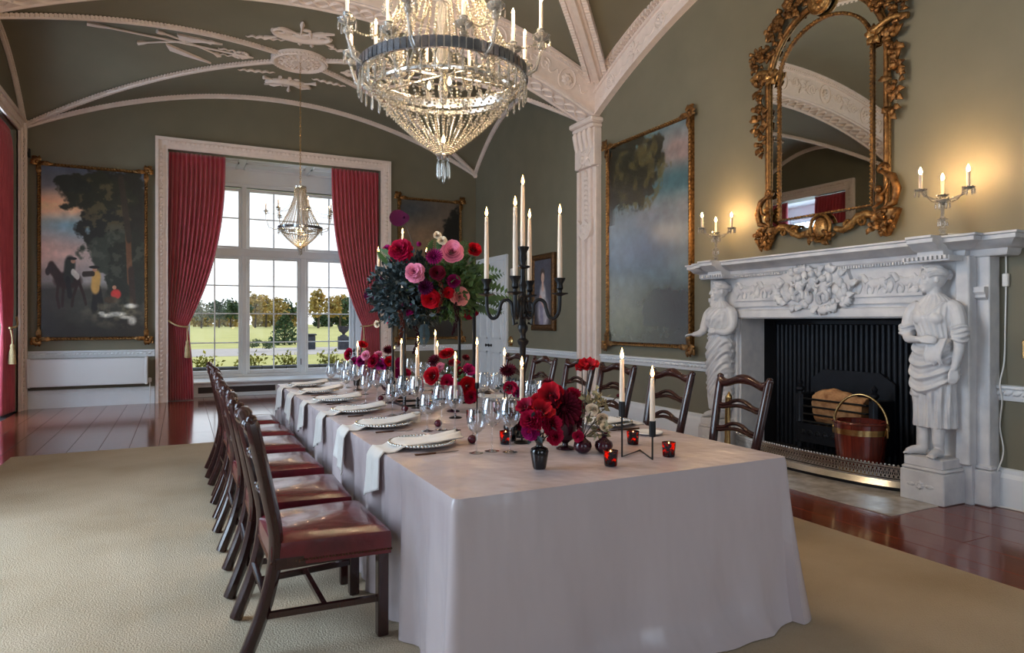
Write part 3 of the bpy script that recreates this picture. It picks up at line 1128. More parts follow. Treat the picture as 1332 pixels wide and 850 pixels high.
# jambs, lintel
b = MB()
for sg in (-1, 1):
    xa, xb = sorted((sg * 0.97, sg * 1.37))
    b.box(xa, xb, -0.2, 0, 0, 1.9)
    xa, xb = sorted((sg * 0.97, sg * 1.06))
    b.bbox(xa, xb, -0.24, -0.19, 0, 1.52, 0.01)
    xa, xb = sorted((sg * 1.27, sg * 1.37))
    b.bbox(xa, xb, -0.24, -0.19, 0.3, 1.9, 0.008)
b.box(-0.97, 0.97, -0.2, 0, 1.43, 1.9)
for sg in (-1, 1):
    xa, xb = sorted((sg * 0.945, sg * 0.975))
    b.box(xa, xb, -0.2, 0.14, 0, 1.43)
b.box(-0.97, 0.97, -0.2, 0.14, 1.425, 1.45)
b.bbox(-1.06, 1.06, -0.24, -0.19, 1.43, 1.52, 0.01)
b.build('surround', 'marble', fire)
b = MB()
for z0, z1, pr in ((1.55, 1.58, 0.23), (1.58, 1.61, 0.215), (1.61, 1.635, 0.24)):
    b.box(-1.02, 1.02, -pr, -0.18, z0, z1)
b.build('architrave', 'marble', fire)
# shelf with breaks over the figures
b = MB()
sh = [(0.22, 1.89), (0.24, 1.905), (0.25, 1.94), (0.31, 1.955), (0.34, 1.985), (0.38, 2.0), (0.38, 2.03), (0.4, 2.035), (0.4, 2.05), (0.0, 2.05)]
mould(b, -1.1, 1.1, sh, True)
shelf = b.build('mantel_shelf', 'marble', fire)
for sg in (-1, 1):
    b = MB()
    c = sg * 1.16
    mould(b, c - 0.1, c + 0.1, [(p + 0.13 if p > 0 else 0, z) for p, z in sh[:-2]] + [(0.53, 2.052), (0.0, 2.052)], False)
    b.box(c - 0.17, c + 0.17, -0.42, 0, 1.86, 1.9)
    b.build('shelf_block', 'marble', fire)
    # outer strip pilaster with small capital and base
    b = MB()
    e = sg * 1.4
    b.bbox(e - 0.06, e + 0.06, -0.14, 0, 0.3, 1.9, 0.006)
    mould(b, e - 0.05, e + 0.05, [(0.14, 1.56), (0.17, 1.58), (0.17, 1.6), (0.19, 1.62), (0.19, 1.66), (0.0, 1.66)], False)
    b.bbox(e - 0.085, e + 0.085, -0.17, 0, 0.0, 0.27, 0.01)
    b.bbox(e - 0.075, e + 0.075, -0.155, 0, 0.27, 0.31, 0.012)
    b.build('side_pilaster', 'marble', fire)
    b = MB()
    mould(b, e - 0.02, e + 0.02, [(p * 0.75, z) for p, z in sh], True)
    b.build('shelf_return', 'marble', fire)
    # plinth
    b = MB()
    px = sg * 1.15
    b.bbox(px - 0.17, px + 0.17, -0.47, -0.1, 0.0, 0.24, 0.008)
    b.bbox(px - 0.165, px + 0.165, -0.465, -0.1, 0.24, 0.27, 0.012)
    b.bbox(px - 0.15, px + 0.15, -0.45, -0.1, 0.27, 0.345, 0.006)
    pl = b.build('plinth', 'marble', fire)
    r = MB()
    rosette(r, (px - 0.01, -0.468, 0.13), 0.035, 8, None, 0.01)
    for dx in (-0.09, 0.09):
        leaf(r, (px - 0.01 + dx * 0.45, -0.466, 0.13), 0 if dx > 0 else PI, 0.07, 0.03, 0.006, 0)
    r.build('plinth_ornament', 'marble', pl, smooth=60)
# dentils
b = MB()
for k in range(84):
    x = -1.06 + 2.12 * k / 83
    b.box(x - 0.008, x + 0.008, -0.255, -0.2, 1.868, 1.892)
for sg in (-1, 1):
    for k in range(10):
        x = sg * 1.15 - 0.16 + 0.32 * k / 9
        b.box(x - 0.01, x + 0.01, -0.445, -0.4, 1.872, 1.9)
tag(b.build('dentil_course', 'marble', fire, smooth=0), kind='stuff')
# central carved tablet: crowded figures
random.seed(3)
b = MB()
b.prism([(-0.36, 1.87), (0.34, 1.87), (0.4, 1.72), (0.3, 1.58), (0.1, 1.52), (-0.1, 1.52), (-0.3, 1.57), (-0.42, 1.72)], -0.25, -0.19)
for k in range(46):
    a = random.random() * 2 * PI
    rr = math.sqrt(random.random())
    x, z = 0.36 * rr * math.cos(a), 1.7 + 0.15 * rr * math.sin(a)
    b.sphere((x, -0.26, z), random.uniform(0.02, 0.045), 7, 5, (1, 0.9, 1.3))
for k in range(46):
    a = random.random() * 2 * PI
    x, z = 0.39 * math.cos(a), 1.7 + 0.165 * math.sin(a)
    leaf(b, (x, -0.25, z), a + random.uniform(-1, 1), 0.09, 0.05, 0.03, 0.01)
for (x, z) in ((-0.13, 1.76), (0.02, 1.79), (0.14, 1.74)):     # three putti
    b.sphere((x, -0.3, z + 0.05), 0.036, 8, 6)
    b.sphere((x, -0.28, z - 0.02), 0.05, 8, 6, (1, 0.8, 1.3))
    for sg in (-1, 1):
        b.tube([(x, -0.29, z), (x + sg * 0.06, -0.3, z - 0.02), (x + sg * 0.09, -0.29, z + 0.02)], [0.02, 0.018, 0.012], 6)
        b.tube([(x, -0.28, z - 0.06), (x + sg * 0.05, -0.3, z - 0.1), (x + sg * 0.04, -0.29, z - 0.15)], [0.026, 0.02, 0.012], 6)
b.build('carved_tablet', 'marble', fire, smooth=60)
# low relief animals on the frieze either side
for sg in (-1, 1):
    b = MB()
    cx = sg * 0.72
    for dx, s in ((-0.13, 1.0), (0.14, 0.9)):
        x = cx + dx
        z = 1.73
        b.sphere((x, -0.2, z), 0.048 * s, 12, 8, (1.9, 0.5, 0.85))
        b.sphere((x - 0.06 * s, -0.2, z + 0.01), 0.042 * s, 10, 8, (1.1, 0.5, 1.1))
        b.sphere((x + 0.06 * s, -0.2, z + 0.005), 0.042 * s, 10, 8, (1.1, 0.5, 1.1))
        leaf(b, (x + 0.02 * s, -0.2, z - 0.09), 0.3, 0.1, 0.05, 0.012, 0)
        leaf(b, (x - 0.16 * s, -0.2, z - 0.09), 1.4, 0.12, 0.05, 0.012, 0)
        b.tube(cat([(x - 0.07 * s, -0.205, z + 0.01), (x - 0.1 * s, -0.212, z + 0.055), (x - 0.115 * s, -0.215, z + 0.075)], 3), [0.03, 0.028, 0.025, 0.022, 0.02, 0.018, 0.016], 8)
        b.sphere((x - 0.13 * s, -0.215, z + 0.07), 0.02, 8, 6, (1.6, 0.8, 0.8))
        for lx, t in ((-0.07, -0.02), (-0.04, 0.03), (0.05, -0.03), (0.08, 0.04)):
            b.tube(cat([(x + lx, -0.205, z - 0.01), (x + lx + t * 0.7, -0.207, z - 0.055), (x + lx + t * 0.2, -0.205, z - 0.095)], 3), [0.02, 0.017, 0.014, 0.011, 0.009, 0.008, 0.008], 6)
        b.tube([(x + 0.09, -0.21, z + 0.02), (x + 0.14, -0.21, z + 0.05), (x + 0.17, -0.21, z + 0.02)], 0.008, 5)
    for k in range(5):
        leaf(b, (cx + sg * 0.26, -0.2, 1.68), PI / 2 + (k - 2) * 0.4, 0.13, 0.04, 0.012, 0)
    b.build('frieze_relief', 'marble', fire, smooth=60)

# ------------------------------------------------------------------ carved figures


def remesh(mb, voxel, name):
    me = mb.mesh(name, 0, True)
    o = bpy.data.objects.new(name, me)
    COL.objects.link(o)
    m = o.modifiers.new('r', 'REMESH')
    m.mode = 'VOXEL'
    m.voxel_size = voxel
    s = o.modifiers.new('s', 'SMOOTH')
    s.factor = 0.5
    s.iterations = 2
    bpy.context.view_layer.update()
    dg = bpy.context.evaluated_depsgraph_get()
    out = bpy.data.meshes.new_from_object(o.evaluated_get(dg))
    bpy.data.objects.remove(o)
    out.polygons.foreach_set('use_smooth', [True] * len(out.polygons))
    return out


def loft(mb, secs, n=72, fold=None, rows=None):
    """secs: (z, cx, cy, rx, ry) interpolated; fold(theta, z) adds radially"""
    zs = [s[0] for s in secs]
    rows = rows or 90
    V, F = [], []
    arr = np.array(secs)
    for j in range(rows + 1):
        z = zs[0] + (zs[-1] - zs[0]) * j / rows
        cx, cy, rx, ry = [np.interp(z, arr[:, 0], arr[:, q]) for q in (1, 2, 3, 4)]
        for k in range(n):
            t = 2 * PI * k / n
            d = fold(t, z) if fold else 0
            V.append((cx + (rx + d) * math.cos(t), cy + (ry + d) * math.sin(t), z))
    for j in range(rows):
        for k in range(n):
            k2 = (k + 1) % n
            F.append((j * n + k, j * n + k2, (j + 1) * n + k2, (j + 1) * n + k))
    F += [tuple(range(n))[::-1], tuple(rows * n + k for k in range(n))]
    mb.add(V, F)


def hand(mb, w, d, up, s=1.0):
    """palm at w pointing along d; up = back of the hand; five fingers"""
    d, up = Vector(d).normalized(), Vector(up).normalized()
    side = d.cross(up).normalized()
    w = Vector(w)
    for k in range(4):
        q = (k - 1.5) * 0.016 * s
        mb.tube([w + side * q * 0.7, w + side * q + d * 0.04 * s, w + side * q + d * 0.075 * s], [0.0155 * s, 0.0145 * s, 0.013 * s], 8)
        L = (0.034, 0.042, 0.04, 0.03)[k] * s
        p = w + side * q + d * 0.075 * s
        mb.tube([p, p + d * L * 0.6 - up * 0.006, p + d * L - up * 0.02], [0.0125, 0.0118, 0.0098], 8)
    t = w - side * 0.026 * s + d * 0.02 * s
    mb.tube([w + d * 0.01, t, t + d * 0.03 * s - side * 0.012 * s, t + d * 0.055 * s - side * 0.008 * s], [0.014 * s, 0.012 * s, 0.01 * s, 0.008 * s], 6)


def head(mb, c, s, yaw, tilt=0.0):
    M = TM(*c) @ rotM(tilt, 0, yaw) @ Matrix.Scale(s, 4)
    mb.sphere((0, 0.012, 0.02), 0.1, 18, 14, (0.78, 0.98, 1.05), M=M)
    mb.sphere((0, -0.03, -0.03), 0.075, 16, 12, (0.8, 0.82, 1.1), M=M)          # jaw
    mb.sphere((0, -0.072, -0.084), 0.026, 10, 8, (1.1, 0.8, 0.9), M=M)
    mb.sphere((0, -0.02, 0.045), 0.082, 14, 10, (0.85, 0.8, 0.7), M=M)          # chin
    mb.tube([(0, -0.088, 0.035), (0, -0.104, 0.0), (0, -0.116, -0.022), (0, -0.094, -0.03)], [0.008, 0.011, 0.014, 0.008], 8, M=M)
    for sg in (-1, 1):
        mb.sphere((sg * 0.033, -0.07, 0.02), 0.017, 10, 8, (1.2, 0.8, 0.75), M=M)
        mb.tube([(sg * 0.01, -0.084, 0.038), (sg * 0.034, -0.082, 0.044), (sg * 0.056, -0.064, 0.034)], 0.008, 8, M=M)
        mb.sphere((sg * 0.036, -0.058, -0.024), 0.024, 10, 8, M=M)
        mb.sphere((sg * 0.078, 0.01, -0.005), 0.02, 8, 6, (0.5, 0.9, 1.4), M=M)  # ears
    mb.tube([(-0.024, -0.09, -0.054), (0, -0.099, -0.05), (0.024, -0.09, -0.054)], 0.007, 6, M=M)
    mb.tube([(-0.02, -0.09, -0.064), (0, -0.097, -0.066), (0.02, -0.09, -0.064)], 0.008, 6, M=M)
    # hair: waves drawn back to a knot
    mb.sphere((0, 0.025, 0.045), 0.1, 16, 12, (0.84, 0.95, 0.86), M=M)
    for k in range(13):
        a = PI * (k / 12)
        x = 0.08 * math.cos(a)
        z = 0.035 + 0.085 * math.sin(a)
        y0 = -0.05 - 0.022 * math.sin(a)
        wv = 0.007 * (1 if k % 2 else -1)
        mb.tube(cat([(x * 0.95, y0, z - 0.004), (x * 1.07 + wv, y0 + 0.04, z + 0.008), (x * 1.08 - wv, 0.03, z + 0.008), (x * 0.9, 0.075, z * 0.9), (x * 0.35, 0.11, 0.045 + z * 0.15)], 3), 0.0125, 7, M=M)
    mb.sphere((0, 0.115, 0.035), 0.042, 10, 8, M=M)
    for k in range(6):
        mb.sphere((0.03 * math.cos(k), 0.125, 0.035 + 0.03 * math.sin(k)), 0.02, 6, 5, M=M)
    return M


def limb3(mb, pts, rad, n=12):
    """smooth tapering limb through the given joints"""
    P = cat(pts, 6)
    m = len(pts) - 1
    R = []
    for i in range(len(P)):
        f = i / (len(P) - 1) * m
        k = min(int(f), m - 1)
        q = f - k
        q = q * q * (3 - 2 * q)
        R.append(rad[k] * (1 - q) + rad[k + 1] * q)
    mb.tube(P, R, n)


def drape(mb, secs, z_lo, z_hi, extra, fold, n=120, rows=110):
    """cloth shell round the body: z_lo(t), z_hi(t) bound it, fold(t, z) ripples it"""
    arr = np.array(secs)
    V, F = [], []
    for j in range(rows + 1):
        for k in range(n):
            t = 2 * PI * k / n - PI
            z = z_lo(t) + (z_hi(t) - z_lo(t)) * j / rows
            cx, cy, rx, ry = [np.interp(z, arr[:, 0], arr[:, q]) for q in (1, 2, 3, 4)]
            e = min(1, j / 6, (rows - j) / 6)
            d = extra * e ** 0.5 + fold(t, z) * (0.35 + 0.65 * e)
            V.append((cx + (rx + d) * math.cos(t), cy + (ry + d) * math.sin(t), z))
    for j in range(rows):
        for k in range(n):
            k2 = (k + 1) % n
            F.append((j * n + k, j * n + k2, (j + 1) * n + k2, (j + 1) * n + k))
    F += [tuple(range(n))[::-1], tuple(rows * n + k for k in range(n))]
    mb.add(V, F)


BODY = [(0.1, 0, 0, 0.13, 0.11), (0.25, 0, 0, 0.158, 0.115), (0.45, 0, 0, 0.152, 0.12), (0.66, 0.0, -0.005, 0.158, 0.126), (0.8, 0.01, -0.008, 0.165, 0.13), (0.92, 0.012, -0.005, 0.15, 0.116),
        (1.0, 0.008, 0, 0.124, 0.098), (1.1, 0, -0.008, 0.138, 0.112), (1.17, 0, -0.014, 0.148, 0.122), (1.23, 0, -0.006, 0.156, 0.11), (1.29, 0, 0.006, 0.15, 0.086), (1.33, 0, 0.01, 0.115, 0.07), (1.375, 0, 0.012, 0.06, 0.055)]


def foot(mb, x, y, yaw, hem):
    mb.tube(cat([(x, y, hem), (x, y, 0.16), (x, y + 0.01, 0.05)], 4), [0.052] * 3 + [0.045] * 3 + [0.038] * 3, 12)
    d = Vector((math.sin(yaw), -math.cos(yaw), 0))
    s_ = Vector((-d.y, d.x, 0))
    p = Vector((x, y + 0.02, 0.036))
    limb3(mb, [p, p + d * 0.07 + Vector((0, 0, 0.01)), p + d * 0.14 - Vector((0, 0, 0.008))], [0.038, 0.037, 0.026])
    mb.tube([p + d * 0.13 - s_ * 0.024 - Vector((0, 0, 0.012)), p + d * 0.13 + s_ * 0.024 - Vector((0, 0, 0.012))], 0.02, 8)
    for k in range(5):
        q = p + d * (0.14 - 0.007 * k) + s_ * ((2 - k) * 0.0165) - Vector((0, 0, 0.014))
        limb3(mb, [q, q + d * 0.022 + Vector((0, 0, 0.004)), q + d * (0.042 - 0.004 * k) - Vector((0, 0, 0.006))], [0.013 - 0.001 * k, 0.012 - 0.001 * k, 0.009], 8)


def figure_gathered():
    """woman in a short-sleeved gathered dress, one arm across the waist, bare feet"""
    mb = MB()
    loft(mb, [q for q in BODY if q[0] > 0.2], n=120, rows=130,
         fold=lambda t, z: (0.011 * math.sin(13 * t + 1.6 * math.sin(z * 6)) + 0.006 * math.sin(29 * t)) * min(1, max(0, (0.75 - z) / 0.2)) + (0.0055 * math.sin(21 * t + 2.5 * math.sin(z * 11)) if z > 0.98 else 0))
    for sg in (-1, 1):
        mb.sphere((sg * 0.062, -0.082, 1.165), 0.062, 14, 10, (1, 0.85, 0.9))
    fr = lambda t: max(0.0, -math.sin(t))                      # 1 at the front, 0 at the sides
    sag = lambda t: 0.17 * fr(t) ** 0.8 * (1 - 0.35 * math.cos(t))
    drape(mb, BODY, lambda t: 0.6 - 0.07 * fr(t) + 0.08 * math.cos(t), lambda t: 0.99 + 0.0 * t, 0.016,
          lambda t, z: 0.011 * math.sin((z + sag(t)) * 62 + 1.5 * math.cos(t)) * (0.4 + 0.6 * fr(t)) + 0.006 * math.sin((z + sag(t)) * 118 + 2 * t) + 0.006 * math.sin(7 * t))
    # bunched cloth held at the waist
    for k in range(8):
        x = 0.03 + 0.016 * k
        limb3(mb, [(x + 0.02, -0.12, 1.0), (x + 0.012 * math.sin(k), -0.15, 0.93), (x - 0.01, -0.155, 0.85 - 0.01 * (k % 3)), (x + 0.012, -0.148, 0.77 + 0.02 * (k % 3))], [0.01, 0.016, 0.014, 0.006], 8)
    # soft V neckline
    limb3(mb, [(-0.105, -0.05, 1.305), (-0.06, -0.1, 1.245), (0.0, -0.13, 1.19), (0.06, -0.1, 1.245), (0.105, -0.05, 1.305)], [0.01] * 5, 8)
    limb3(mb, [(0, 0.01, 1.32), (0, 0.004, 1.375), (-0.006, -0.006, 1.44)], [0.07, 0.051, 0.05], 14)
    head(mb, (-0.01, -0.012, 1.492), 0.96, -0.75, 0.06)
    # right arm (viewer's left) laid over the waist
    limb3(mb, [(-0.12, 0.0, 1.29), (-0.175, -0.005, 1.24), (-0.202, -0.012, 1.13), (-0.196, -0.03, 1.02)], [0.046, 0.052, 0.058, 0.05])
    for k in range(3):
        mb.tube([(-0.207 + 0.056 * math.cos(t), -0.028 + 0.056 * math.sin(t), 1.03 + 0.035 * k + 0.012 * math.sin(2 * t + k)) for t in [2 * PI * i / 18 for i in range(18)]], 0.013, 7, closed=True)
    limb3(mb, [(-0.2, -0.03, 1.03), (-0.15, -0.1, 0.995), (-0.06, -0.155, 0.99), (0.0, -0.172, 0.992)], [0.044, 0.038, 0.029, 0.022])
    hand(mb, (0.0, -0.172, 0.992), (1, -0.05, -0.05), (0, -1, 0.3), 0.95)
    # left arm hanging down
    limb3(mb, [(0.12, 0.0, 1.29), (0.175, -0.005, 1.24), (0.202, -0.012, 1.12), (0.205, -0.025, 1.0)], [0.046, 0.052, 0.056, 0.05])
    for k in range(4):
        mb.tube([(0.212 + 0.055 * math.cos(t), -0.022 + 0.055 * math.sin(t), 0.99 + 0.035 * k + 0.012 * math.sin(2 * t + k)) for t in [2 * PI * i / 18 for i in range(18)]], 0.014, 7, closed=True)
    limb3(mb, [(0.21, -0.025, 1.0), (0.216, -0.05, 0.89), (0.208, -0.085, 0.78), (0.205, -0.092, 0.745)], [0.044, 0.039, 0.028, 0.022])
    hand(mb, (0.205, -0.092, 0.745), (-0.05, -0.12, -1), (0.7, -0.7, 0), 1.0)
    foot(mb, -0.07, -0.03, -0.6, 0.32)
    foot(mb, 0.06, -0.05, 0.1, 0.32)
    return mb


def figure_wrapped():
    """woman wrapped in a long mantle, one forearm held forward"""
    mb = MB()
    loft(mb, BODY, n=120, rows=130,
         fold=lambda t, z: 0.008 * math.sin(15 * t + 2 * math.sin(z * 5)) * min(1, max(0, (0.8 - z) / 0.3)) + (0.005 * math.sin(19 * t + 2.5 * math.sin(z * 11)) if z > 0.98 else 0))
    for sg in (-1, 1):
        mb.sphere((sg * 0.06, -0.08, 1.165), 0.058, 14, 10, (1, 0.85, 0.9))
    fr = lambda t: max(0.0, -math.sin(t))
    dg_ = lambda t, z: z - 0.2 * math.cos(t) * fr(t) ** 0.3 + 0.06 * fr(t)
    drape(mb, BODY, lambda t: 0.24 - 0.08 * math.cos(t), lambda t: 1.0 + 0.02 * math.cos(t), 0.014,
          lambda t, z: 0.009 * math.sin(dg_(t, z) * 58 + 1.2 * math.sin(3 * t)) * (0.35 + 0.65 * min(1, max(0, (z - 0.35) / 0.3))) + 0.005 * math.sin(dg_(t, z) * 105 + t) + 0.007 * math.sin(9 * t) * max(0, (0.6 - z)))
    drape(mb, BODY, lambda t: 1.03 + 0.12 * math.cos(t) * fr(t), lambda t: 1.3, 0.012,
          lambda t, z: 0.007 * math.sin((z - 0.22 * math.cos(t) * fr(t)) * 80) * fr(t) + 0.003 * math.sin(17 * t))
    mb.tube([(0.152 * math.cos(t) + 0.008, 0.122 * math.sin(t), 1.0 + 0.02 * math.cos(t)) for t in [2 * PI * i / 40 for i in range(40)]], 0.016, 8, closed=True)
    limb3(mb, [(0, 0.01, 1.32), (0, 0.004, 1.375), (-0.004, -0.006, 1.44)], [0.07, 0.051, 0.05], 14)
    head(mb, (-0.006, -0.012, 1.492), 0.96, -0.45, 0.06)
    limb3(mb, [(-0.12, 0.0, 1.29), (-0.18, -0.01, 1.22), (-0.195, -0.04, 1.12), (-0.185, -0.08, 1.03)], [0.048, 0.058, 0.055, 0.048])
    limb3(mb, [(-0.185, -0.075, 1.035), (-0.2, -0.13, 0.995), (-0.225, -0.18, 0.985), (-0.235, -0.2, 0.988)], [0.046, 0.04, 0.03, 0.023])
    hand(mb, (-0.232, -0.195, 0.986), (-0.7, -0.6, -0.2), (-0.6, -0.3, 0.7), 0.85)
    limb3(mb, [(0.12, 0.0, 1.29), (0.185, -0.005, 1.23), (0.205, -0.02, 1.1), (0.17, -0.08, 1.02), (0.06, -0.14, 1.03)], [0.048, 0.058, 0.055, 0.046, 0.03])
    hand(mb, (0.06, -0.14, 1.03), (-1, -0.1, 0.1), (0, -1, 0.2), 0.9)
    foot(mb, -0.065, -0.02, -0.35, 0.24)
    foot(mb, 0.06, -0.02, 0.25, 0.24)
    return mb


for fn, sg in ((figure_gathered, 1), (figure_wrapped, -1)):
    me = remesh(fn(), 0.0055, 'carved_figure')
    link('carved_figure', me, 'marble', fire, loc=(sg * 1.15, -0.3, 0.342), scale=(0.96, 0.96, 0.925),
         label='carved marble woman in a gathered dress, bare feet on the plinth' if sg > 0 else 'carved marble woman wrapped in a long mantle, arm held out')

# hearth
he = MB().bbox(-1.3, 1.28, -1.03, 0.0, -0.01, 0.006, 0.003)
he.build('hearth_slab', 'hearth_stone', label='polished pale stone hearth slab before the fireplace', cat='hearth', loc=FLOC, rot=(0, 0, RW))
# fire chamber
ch = MB()
ch.box(-1.0, 1.0, 0.75, 0.8, 0, 1.5)
ch.box(-1.03, -0.945, 0.141, 0.8, 0, 1.5)
ch.box(0.945, 1.03, 0.141, 0.8, 0, 1.5)
ch.box(-1.0, 1.0, 0.141, 0.8, 1.42, 1.5)
ch.box(-0.944, 0.944, -0.01, 0.8, -0.02, 0.07)
fb = thing('fire_chamber', 'black reeded cast iron fire chamber inside the chimneypiece', 'fireplace insert', FLOC, RW)
ch.build('chamber_shell', 'soot', fb, smooth=0)
for k in range(34):
    x = -0.92 + 1.84 * k / 33
    MB().tube([(x, 0.33, 0.07), (x, 0.33, 1.4)], 0.026, 8).build('reed', 'cast_iron', fb, smooth=60)
rr = MB()
rr.bbox(-0.944, 0.944, 0.3, 0.36, 1.36, 1.42, 0.01)
rr.box(-0.944, 0.944, 0.345, 0.365, 0.07, 1.4)
rr.build('reed_frame', 'cast_iron', fb)
# grate
gr = thing('fire_grate', 'black iron basket grate with scrolled apron in the fireplace', 'grate', (XR + 0.13, FPY - 0.02, 0.072), RW)
g = MB()
g.prism([(-0.45, 0.1), (0.45, 0.1), (0.45, 0.74), (0.3, 0.84), (-0.3, 0.84), (-0.45, 0.74)], 0.12, 0.15)
g.build('fireback', 'cast_iron', gr)
for k in range(4):
    MB().tube([(-0.38, 0.0, 0.33 + 0.075 * k), (-0.34, -0.13, 0.33 + 0.075 * k), (0.34, -0.13, 0.33 + 0.075 * k), (0.38, 0.0, 0.33 + 0.075 * k)], 0.011, 6).build('bar', 'iron', gr)
g = MB()
g.bbox(-0.4, 0.4, -0.14, -0.11, 0.12, 0.31, 0.005)
ap = g.build('apron', 'cast_iron', gr)
g = MB()
for k in range(9):
    g.tube(spiral(-0.34 + 0.085 * k, 0.215, 0.036, 0.006, 1.5, 0, 16, -0.142), 0.006, 5)
g.build('apron_scrolls', 'iron', ap)
for sg in (-1, 1):
    g = MB()
    x = sg * 0.4
    g.lathe([(0.05, 0), (0.05, 0.04), (0.03, 0.06), (0.026, 0.3), (0.036, 0.32), (0.024, 0.36), (0.022, 0.62), (0.04, 0.64), (0.04, 0.66), (0.02, 0.68), (0.03, 0.71), (0.0, 0.75)], 12, TM(x, -0.1, 0))
    g.bbox(x - 0.045, x + 0.045, -0.12, 0.12, 0.1, 0.6, 0.006)
    g.build('standard', 'cast_iron', gr)
g = MB()
for k in range(9):
    g.box(-0.38 + 0.095 * k - 0.01, -0.38 + 0.095 * k + 0.01, -0.12, 0.12, 0.29, 0.31)
g.build('grate_floor', 'iron', gr)
# split log filling the basket
lg = MB()


def logf(u, v):
    a = 2 * PI * u
    x = -0.27 + 0.54 * v
    r = 0.15 * (0.86 + 0.1 * math.sin(3 * a + 5 * v) + 0.06 * math.sin(11 * a + 9 * v)) * (0.75 + 0.25 * math.sin(PI * min(1, 0.15 + v * 0.8)))
    return (x, r * 0.62 * math.cos(a), 0.16 + r * 1.25 * math.sin(a) + 0.02 * math.sin(6 * v))


lg.grid(logf, 28, 14, closeu=True)
lg.add([logf(k / 28, 0) for k in range(28)], [tuple(range(28))[::-1]])
lg.add([logf(k / 28, 1) for k in range(28)], [tuple(range(28))])
lg.build('firewood_log', 'log_wood', smooth=40, label='large split pale log lying in the iron grate', cat='log', loc=(XR + 0.13, FPY + 0.0, 0.39), rot=(0, 0, RW))
# fender
fe = thing('fire_fender', 'low curved polished steel fender with pierced gallery on the hearth', 'fender', (XR, FPY, 0.006), RW)


def fend(t, o=0.0):
    """outline of the fender, t from -1 to 1"""
    x = t * 0.98
    return (x, -0.23 - (0.22 + o) * (1 - t * t) ** 0.6 - o)


ts = [-1 + 2 * k / 60 for k in range(61)]
for nm, m, z0, z1, o0, o1 in (('base_moulding', 'silver', 0.03, 0.075, 0.03, 0.01), ('base_rim', 'iron', 0.0, 0.03, 0.02, 0.02), ('top_rail', 'silver', 0.185, 0.2, 0.008, 0.008), ('low_rail', 'silver', 0.075, 0.09, 0.008, 0.008)):
    b = MB()
    P = [fend(t, o0) for t in ts]
    Q = [fend(t, -0.012) for t in ts]
    R_ = [fend(t, o1) for t in ts]
    v = [(x, y, z0) for x, y in P] + [(x, y, z1) for x, y in R_] + [(x, y, z1) for x, y in Q] + [(x, y, z0) for x, y in Q]
    n = 61
    f = []
    for k in range(60):
        for r in range(4):
            r2 = (r + 1) % 4
            f.append((r * n + k, r * n + k + 1, r2 * n + k + 1, r2 * n + k))
    f += [(0, n, 2 * n, 3 * n), (n - 1, 2 * n - 1, 3 * n - 1, 4 * n - 1)]
    b.add(v, f)
    b.build(nm, m, fe)
b = MB()
NP = 64
for k in range(NP):
    t = -0.98 + 1.96 * k / (NP - 1)
    x, y = fend(t)
    x2, y2 = fend(t + 0.01)
    a = math.atan2(y2 - y, x2 - x)
    M = TM(x, y, 0.137) @ Matrix.Rotation(a, 4, 'Z')
    b.tube([(0.017 * math.cos(q), 0, 0.04 * math.sin(q)) for q in [2 * PI * i / 10 for i in range(10)]], 0.0045, 4, closed=True, M=M)
    b.tube([(-0.016, 0, -0.04), (0.016, 0, 0.04)], 0.004, 4, M=M)
    b.tube([(0.016, 0, -0.04), (-0.016, 0, 0.04)], 0.004, 4, M=M)
    b.sphere((0, 0, 0.068), 0.009, 5, 4, M=M)
b.build('pierced_gallery', 'silver', fe, smooth=60)
# bucket
bk = thing('log_bucket', 'red brown coopered wooden bucket with brass hoops and tall brass handle', 'bucket', (5.36, 3.84, 0.012), 0.3)
NS = 18
for k in range(NS):
    a0, a1 = 2 * PI * k / NS + 0.006, 2 * PI * (k + 1) / NS - 0.006
    b = MB()
    v = []
    for z, r in ((0.0, 0.165), (0.25, 0.197), (0.5, 0.215)):
        for rr_ in (r, r - 0.02):
            for a in (a0, (a0 + a1) / 2, a1):
                v.append((rr_ * math.cos(a), rr_ * math.sin(a), z))
    f = []
    for i in range(2):
        o = i * 6
        f += [(o, o + 1, o + 7, o + 6), (o + 1, o + 2, o + 8, o + 7), (o + 4, o + 3, o + 9, o + 10), (o + 5, o + 4, o + 10, o + 11), (o + 3, o, o + 6, o + 9), (o + 2, o + 5, o + 11, o + 8)]
    f += [(0, 3, 4, 1), (1, 4, 5, 2), (12, 13, 16, 15), (13, 14, 17, 16)]
    b.add(v, f)
    b.build('stave', 'bucket_wood', bk, smooth=30)
MB().lathe([(0.0, 0.02), (0.16, 0.02), (0.16, 0.035), (0.0, 0.035)], 24).build('bottom', 'bucket_wood', bk)
for z, h in ((0.06, 0.04), (0.4, 0.05)):
    r0, r1 = 0.166 + 0.1 * z, 0.166 + 0.1 * (z + h)
    MB().lathe([(r0, z), (r0 + 0.006, z), (r1 + 0.006, z + h), (r1, z + h), (r0, z)], 36).build('hoop', 'brass', bk)
MB().lathe([(0.19, 0.49), (0.222, 0.49), (0.226, 0.5), (0.222, 0.51), (0.19, 0.51), (0.19, 0.49)], 36).build('rim', 'bucket_wood', bk)
b = MB()
b.tube([(0, 0.225 * math.cos(t), 0.44 + 0.3 * math.sin(t)) for t in [PI * k / 24 for k in range(25)]], 0.011, 8)
b.build('handle', 'brass', bk, smooth=60)
for sg in (-1, 1):
    MB().bbox(-0.02, 0.02, sg * 0.222 - 0.008, sg * 0.222 + 0.008, 0.38, 0.5, 0.003).build('handle_bracket', 'brass', bk)
